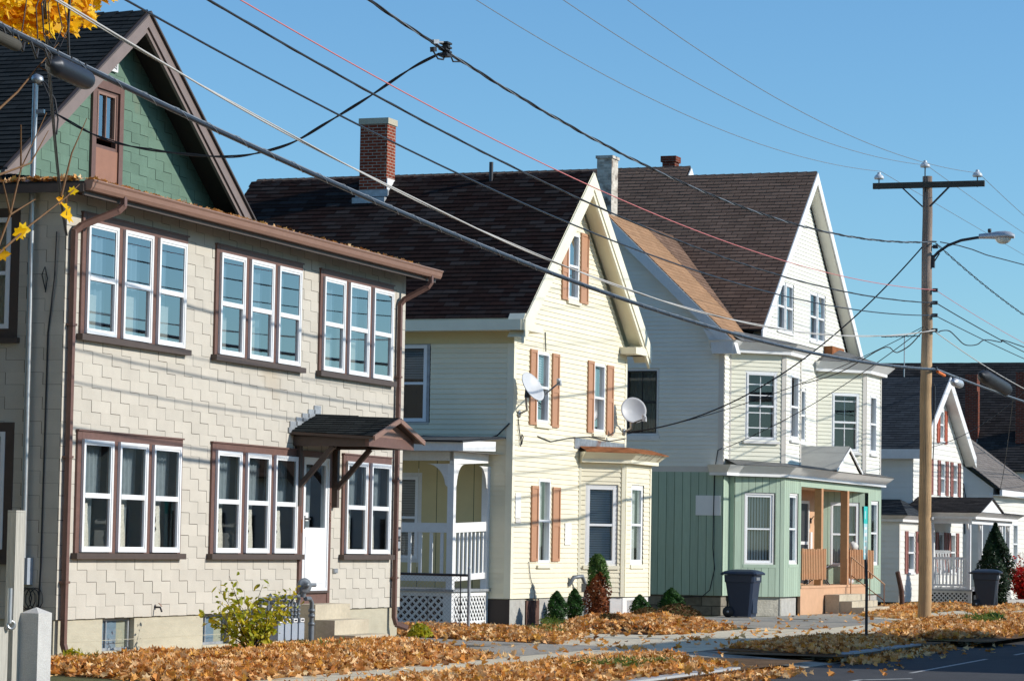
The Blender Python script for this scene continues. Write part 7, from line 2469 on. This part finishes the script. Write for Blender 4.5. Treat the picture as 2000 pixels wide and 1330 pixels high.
hg = "bronze heather clumps in the cream house bed"
low_plant("heather", "dark bronze heather clump at the near edge of the leafy bed", (54.3, 17.2, 0.05), 0.42, 0.35, 0.26, 'heath', 1500, 0.04, group=hg)
low_plant("heather", "bronze heather clump below the bay window corner", (58.2, 17.6, 0.10), 0.75, 0.4, 0.24, 'heath', 1500, 0.045, group=hg)
low_plant("heather", "spreading bronze heather at the far tip of the leafy bed", (62.7, 18.3, 0.05), 0.9, 0.5, 0.30, 'heath', 2200, 0.05, group=hg)
low_plant("weed", "low green weed in the verge right of the wooden pole", (63.2, 11.3, 0.1), 0.32, 0.25, 0.2, 'cedar', 500, 0.05)
low_plant("weed", "lime-green weed at the foot of the right-hand downspout", (45.25, 17.62, 0.03), 0.22, 0.2, 0.26, 'leaf_gy', 420, 0.05)
low_plant("weed", "small bright green weed at the left foundation corner", (31.9, 16.95, 0.06), 0.22, 0.2, 0.2, 'leaf_gy', 160, 0.05)

# yellow-green bush before the beige house
YB = thing("yellow_bush", "thin bush with yellow-green leaves on dark stems in front of the gas meters", "bush", (35.75, 16.3, 0.05))
mb = MB()
LP_, LD_ = [], []
for k in range(22):
    an = rng.uniform(0, 2 * math.pi)
    lean = rng.uniform(0.10, 0.80)
    hgt = rng.uniform(0.55, 1.32) * (1.08 - 0.5 * lean)
    path = [Vector((0.05 * math.cos(an), 0.05 * math.sin(an), -0.05))]
    for j in range(1, 7):
        t = j / 6
        path.append(Vector((math.cos(an) * lean * t ** 1.3 + 0.03 * rng.uniform(-1, 1), math.sin(an) * lean * t ** 1.3 + 0.03 * rng.uniform(-1, 1), hgt * t)))
    mb.tube(path, [0.011 * (1 - 0.8 * j / 6) for j in range(7)], 'stem_d', 5)
    for m_ in range(34):
        t = rng.uniform(0.30, 1.0)
        i = min(5, int(t * 6))
        p = path[i].lerp(path[i + 1], t * 6 - i)
        o = Vector((rng.gauss(0, 0.07), rng.gauss(0, 0.07), rng.gauss(0, 0.05)))
        LP_.append(tuple(p + o))
        LD_.append(tuple((o + Vector((0, 0, 0.04))).normalized()))
mb.build('stem', YB)
scatter("foliage", np.array(LP_), 0.042, 'leaf_gy', OVAL, OFACE, tilt=0.5, parent=YB, dirs=np.array(LD_))

# red bush at the right edge
RB = thing("red_bush", "burning red shrub with bare tan twigs at the right edge", "bush", (88.5, 14.9, 0.0))
mb = MB()
P_, D_ = [], []
for k in range(60):
    an = rng.uniform(0, 2 * math.pi)
    l_ = rng.uniform(0.2, 1.0)
    h_ = rng.uniform(0.7, 1.65)
    e = Vector((math.cos(an) * l_, math.sin(an) * l_, h_))
    mb.tube([(0.1 * math.cos(an), 0.1 * math.sin(an), 0), e * 0.5 + Vector((0, 0, .1)), e], [0.014, 0.008, 0.004], 'twig', 4)
    if True:
        for m_ in range(80):
            t = rng.uniform(0.15, 1.0)
            p = e * t + Vector((rng.gauss(0, .09), rng.gauss(0, .09), rng.gauss(0, .09)))
            if p.z < 1.15 or rng.random() < 0.15:
                P_.append(tuple(p)); D_.append((math.cos(an) * .6, math.sin(an) * .6 - .3, 0.6))
mb.build('stem', RB)
scatter("foliage", np.array(P_), 0.045, 'redleaf', OVAL, OFACE, tilt=0.8, parent=RB, dirs=np.array(D_))

# maple at the left: trunk outside the picture, one leafy bough and bare twigs reaching in
MT = thing("maple_tree", "maple bough with golden leaves and bare twigs hanging in at the top left corner", "tree", (18.2, 11.5, 0))
O = Vector((18.2, 11.5, 0))
mb = MB()
mb.tube([(0, 0, -0.2), (0.05, 0, 2), (0.1, 0.1, 4.2), (0.0, 0.3, 6.5), (-0.3, 0.5, 9), (-0.5, 0.4, 12)], [0.34, 0.27, 0.24, 0.19, 0.13, 0.05], 'bark', 14)
for path in ([(0.1, 0.1, 4.2), (1.8, 0.6, 5.8), (3.8, 1.1, 6.7), (5.2, 1.5, 6.75), (6.6, 1.9, 6.5)], [(0, .3, 6.5), (1.8, 0.9, 7.6), (4, 1.6, 7.6), (5.9, 2.2, 7.2)], [(-.1, .3, 7), (-2, 1, 9), (-3.5, 1.8, 10)], [(0, .3, 6.5), (.3, -1.8, 8), (.5, -3.5, 9)], [(-.3, .5, 9), (1.0, 2.0, 10.5), (1.8, 3.4, 11.2)]):
    n = len(path)
    mb.tube(path, [0.10 * (1 - 0.85 * k / (n - 1)) for k in range(n)], 'bark', 7)
mb.build('trunk', MT)
mb = MB()
tw = [[(22.64, 13.0, 5.29), (23.12, 13.0, 5.59), (23.49, 13.0, 5.88), (23.86, 13.0, 6.16)], [(22.6, 13.0, 3.95), (23.43, 13.0, 4.42), (24.09, 13.0, 4.75), (24.34, 13.0, 4.9)], [(22.75, 13.0, 4.0), (23.14, 13.05, 4.48), (23.4, 13.1, 4.93), (23.85, 13.1, 5.51)], [(23.99, 13.0, 4.74), (24.17, 13.0, 5.17), (24.45, 13.0, 5.54)], [(22.7, 13.0, 4.76), (23.4, 13.0, 4.98), (23.71, 13.0, 5.32)]]
for path in tw:
    mb.tube([Vector(p) - O for p in path], [0.013 * (1 - 0.7 * k / (len(path) - 1)) for k in range(len(path))], 'twig', 5)
for s0, s1 in (((23.4, 13.1, 4.93), (23.2, 13.0, 5.3)), ((23.14, 13.05, 4.48), (23.5, 13.0, 4.66)), ((23.14, 13.05, 4.48), (22.9, 13.0, 4.75)), ((23.49, 13, 5.88), (23.8, 13, 5.85)), ((24.09, 13.0, 4.75), (24.1, 13.0, 4.58)), ((22.6, 13.0, 3.95), (21.6, 12.8, 4.6)), ((22.64, 13, 5.29), (21.2, 12.6, 5.6)), ((21.6, 12.8, 4.6), (19.5, 12.0, 5.2)), ((21.2, 12.6, 5.6), (20.1, 12.1, 5.9))):
    mb.tube([Vector(s0) - O, Vector(s1) - O], [0.010, 0.006], 'twig', 5)
mb.build('twig', MT)
P_, D_ = [], []
for c, r, n in (((23.1, 13.4, 6.60), (0.5, 0.4, 0.30), 200), ((23.9, 13.4, 6.52), (0.45, 0.4, 0.30), 230), ((24.5, 13.4, 6.60), (0.42, 0.4, 0.27), 220), ((25.1, 13.45, 6.95), (0.30, 0.35, 0.25), 110), ((24.1, 13.6, 7.0), (0.8, 0.5, 0.3), 240), ((22.9, 13.5, 7.1), (0.6, 0.5, 0.4), 150)):
    for k in range(n):
        v = Vector((rng.gauss(0, 1), rng.gauss(0, 1), rng.gauss(0, 1))).normalized() * rng.random() ** 0.4
        P_.append(tuple(Vector((c[0] + v.x * r[0], c[1] + v.y * r[1], c[2] + v.z * r[2])) - O))
        D_.append((rng.gauss(-0.3, 0.4), -0.7 + rng.gauss(0, 0.3), 0.5))
for c in ((24.05, 13.0, 4.66), (24.1, 13.0, 4.58), (24.0, 13.02, 4.72), (23.23, 13.0, 4.33), (23.3, 13.0, 4.36), (22.95, 13.0, 4.1), (24.22, 13.0, 4.82)):
    P_.append(tuple(Vector(c) - O)); D_.append((-.4, -.8, .2))
D_ = np.array(D_); D_ /= np.linalg.norm(D_, axis=1)[:, None]
scatter("crown", np.array(P_), 0.070, 'leaf_y', tilt=0.35, parent=MT, dirs=D_)
n = 14000  # unseen leaf mass, thickened to keep sky light off the beige side wall
an = nrg.random(n) * 2 * np.pi; rr = 4.6 * nrg.random(n) ** .5
P2 = np.stack([-0.6 + rr * np.cos(an), 1.6 + rr * np.sin(an), 7.6 + 2.9 * nrg.normal(0, .6, n)], 1)
P2 = P2[((P2[:, 1] + 11.5) > 0.60 * (P2[:, 0] + 18.2) + 0.15) & (P2[:, 2] > 3.6)]
scatter("unseen_crown", P2, 0.10, 'leaf_y', tilt=1.0, parent=MT)

# bare tree far behind the ivory house
BT = thing("bare_tree", "leafless tree whose fine twigs show behind the ivory house gable", "tree", (118.0, 29.5, 0))
mb = MB()
mb.tube([(0, 0, 0), (0.1, 0, 4), (0, 0.2, 7)], [0.2, 0.14, 0.08], 'bark', 8)
for k in range(46):
    an = rng.uniform(0, 6.28); z0 = rng.uniform(4, 7.5); l_ = rng.uniform(1.0, 2.6)
    p0 = Vector((0.05, 0.1, z0)); p1 = p0 + Vector((math.cos(an) * l_ * .6, math.sin(an) * l_ * .6, l_ * .55)); p2 = p1 + Vector((math.cos(an + .5) * l_ * .4, math.sin(an + .5) * l_ * .4, l_ * .5))
    mb.tube([p0, p1, p2], [0.04, 0.02, 0.006], 'twig', 4)
    for j in range(4):
        q0 = p1.lerp(p2, rng.random()); mb.tube([q0, q0 + Vector((rng.gauss(0, .4), rng.gauss(0, .4), rng.uniform(0, .6)))], [0.01, 0.004], 'twig', 4)
mb.build('trunk', BT)

shrub("blocker", "tall dark spruce tree in the alley, unseen, added to keep sky light off the side wall", (30.6, 21.2, 0), 9.5, 1.5, 'yew', 16000, 0.13, None, cat="tree", shape=1.0)  # unseen tree added to darken the left wall of the beige house
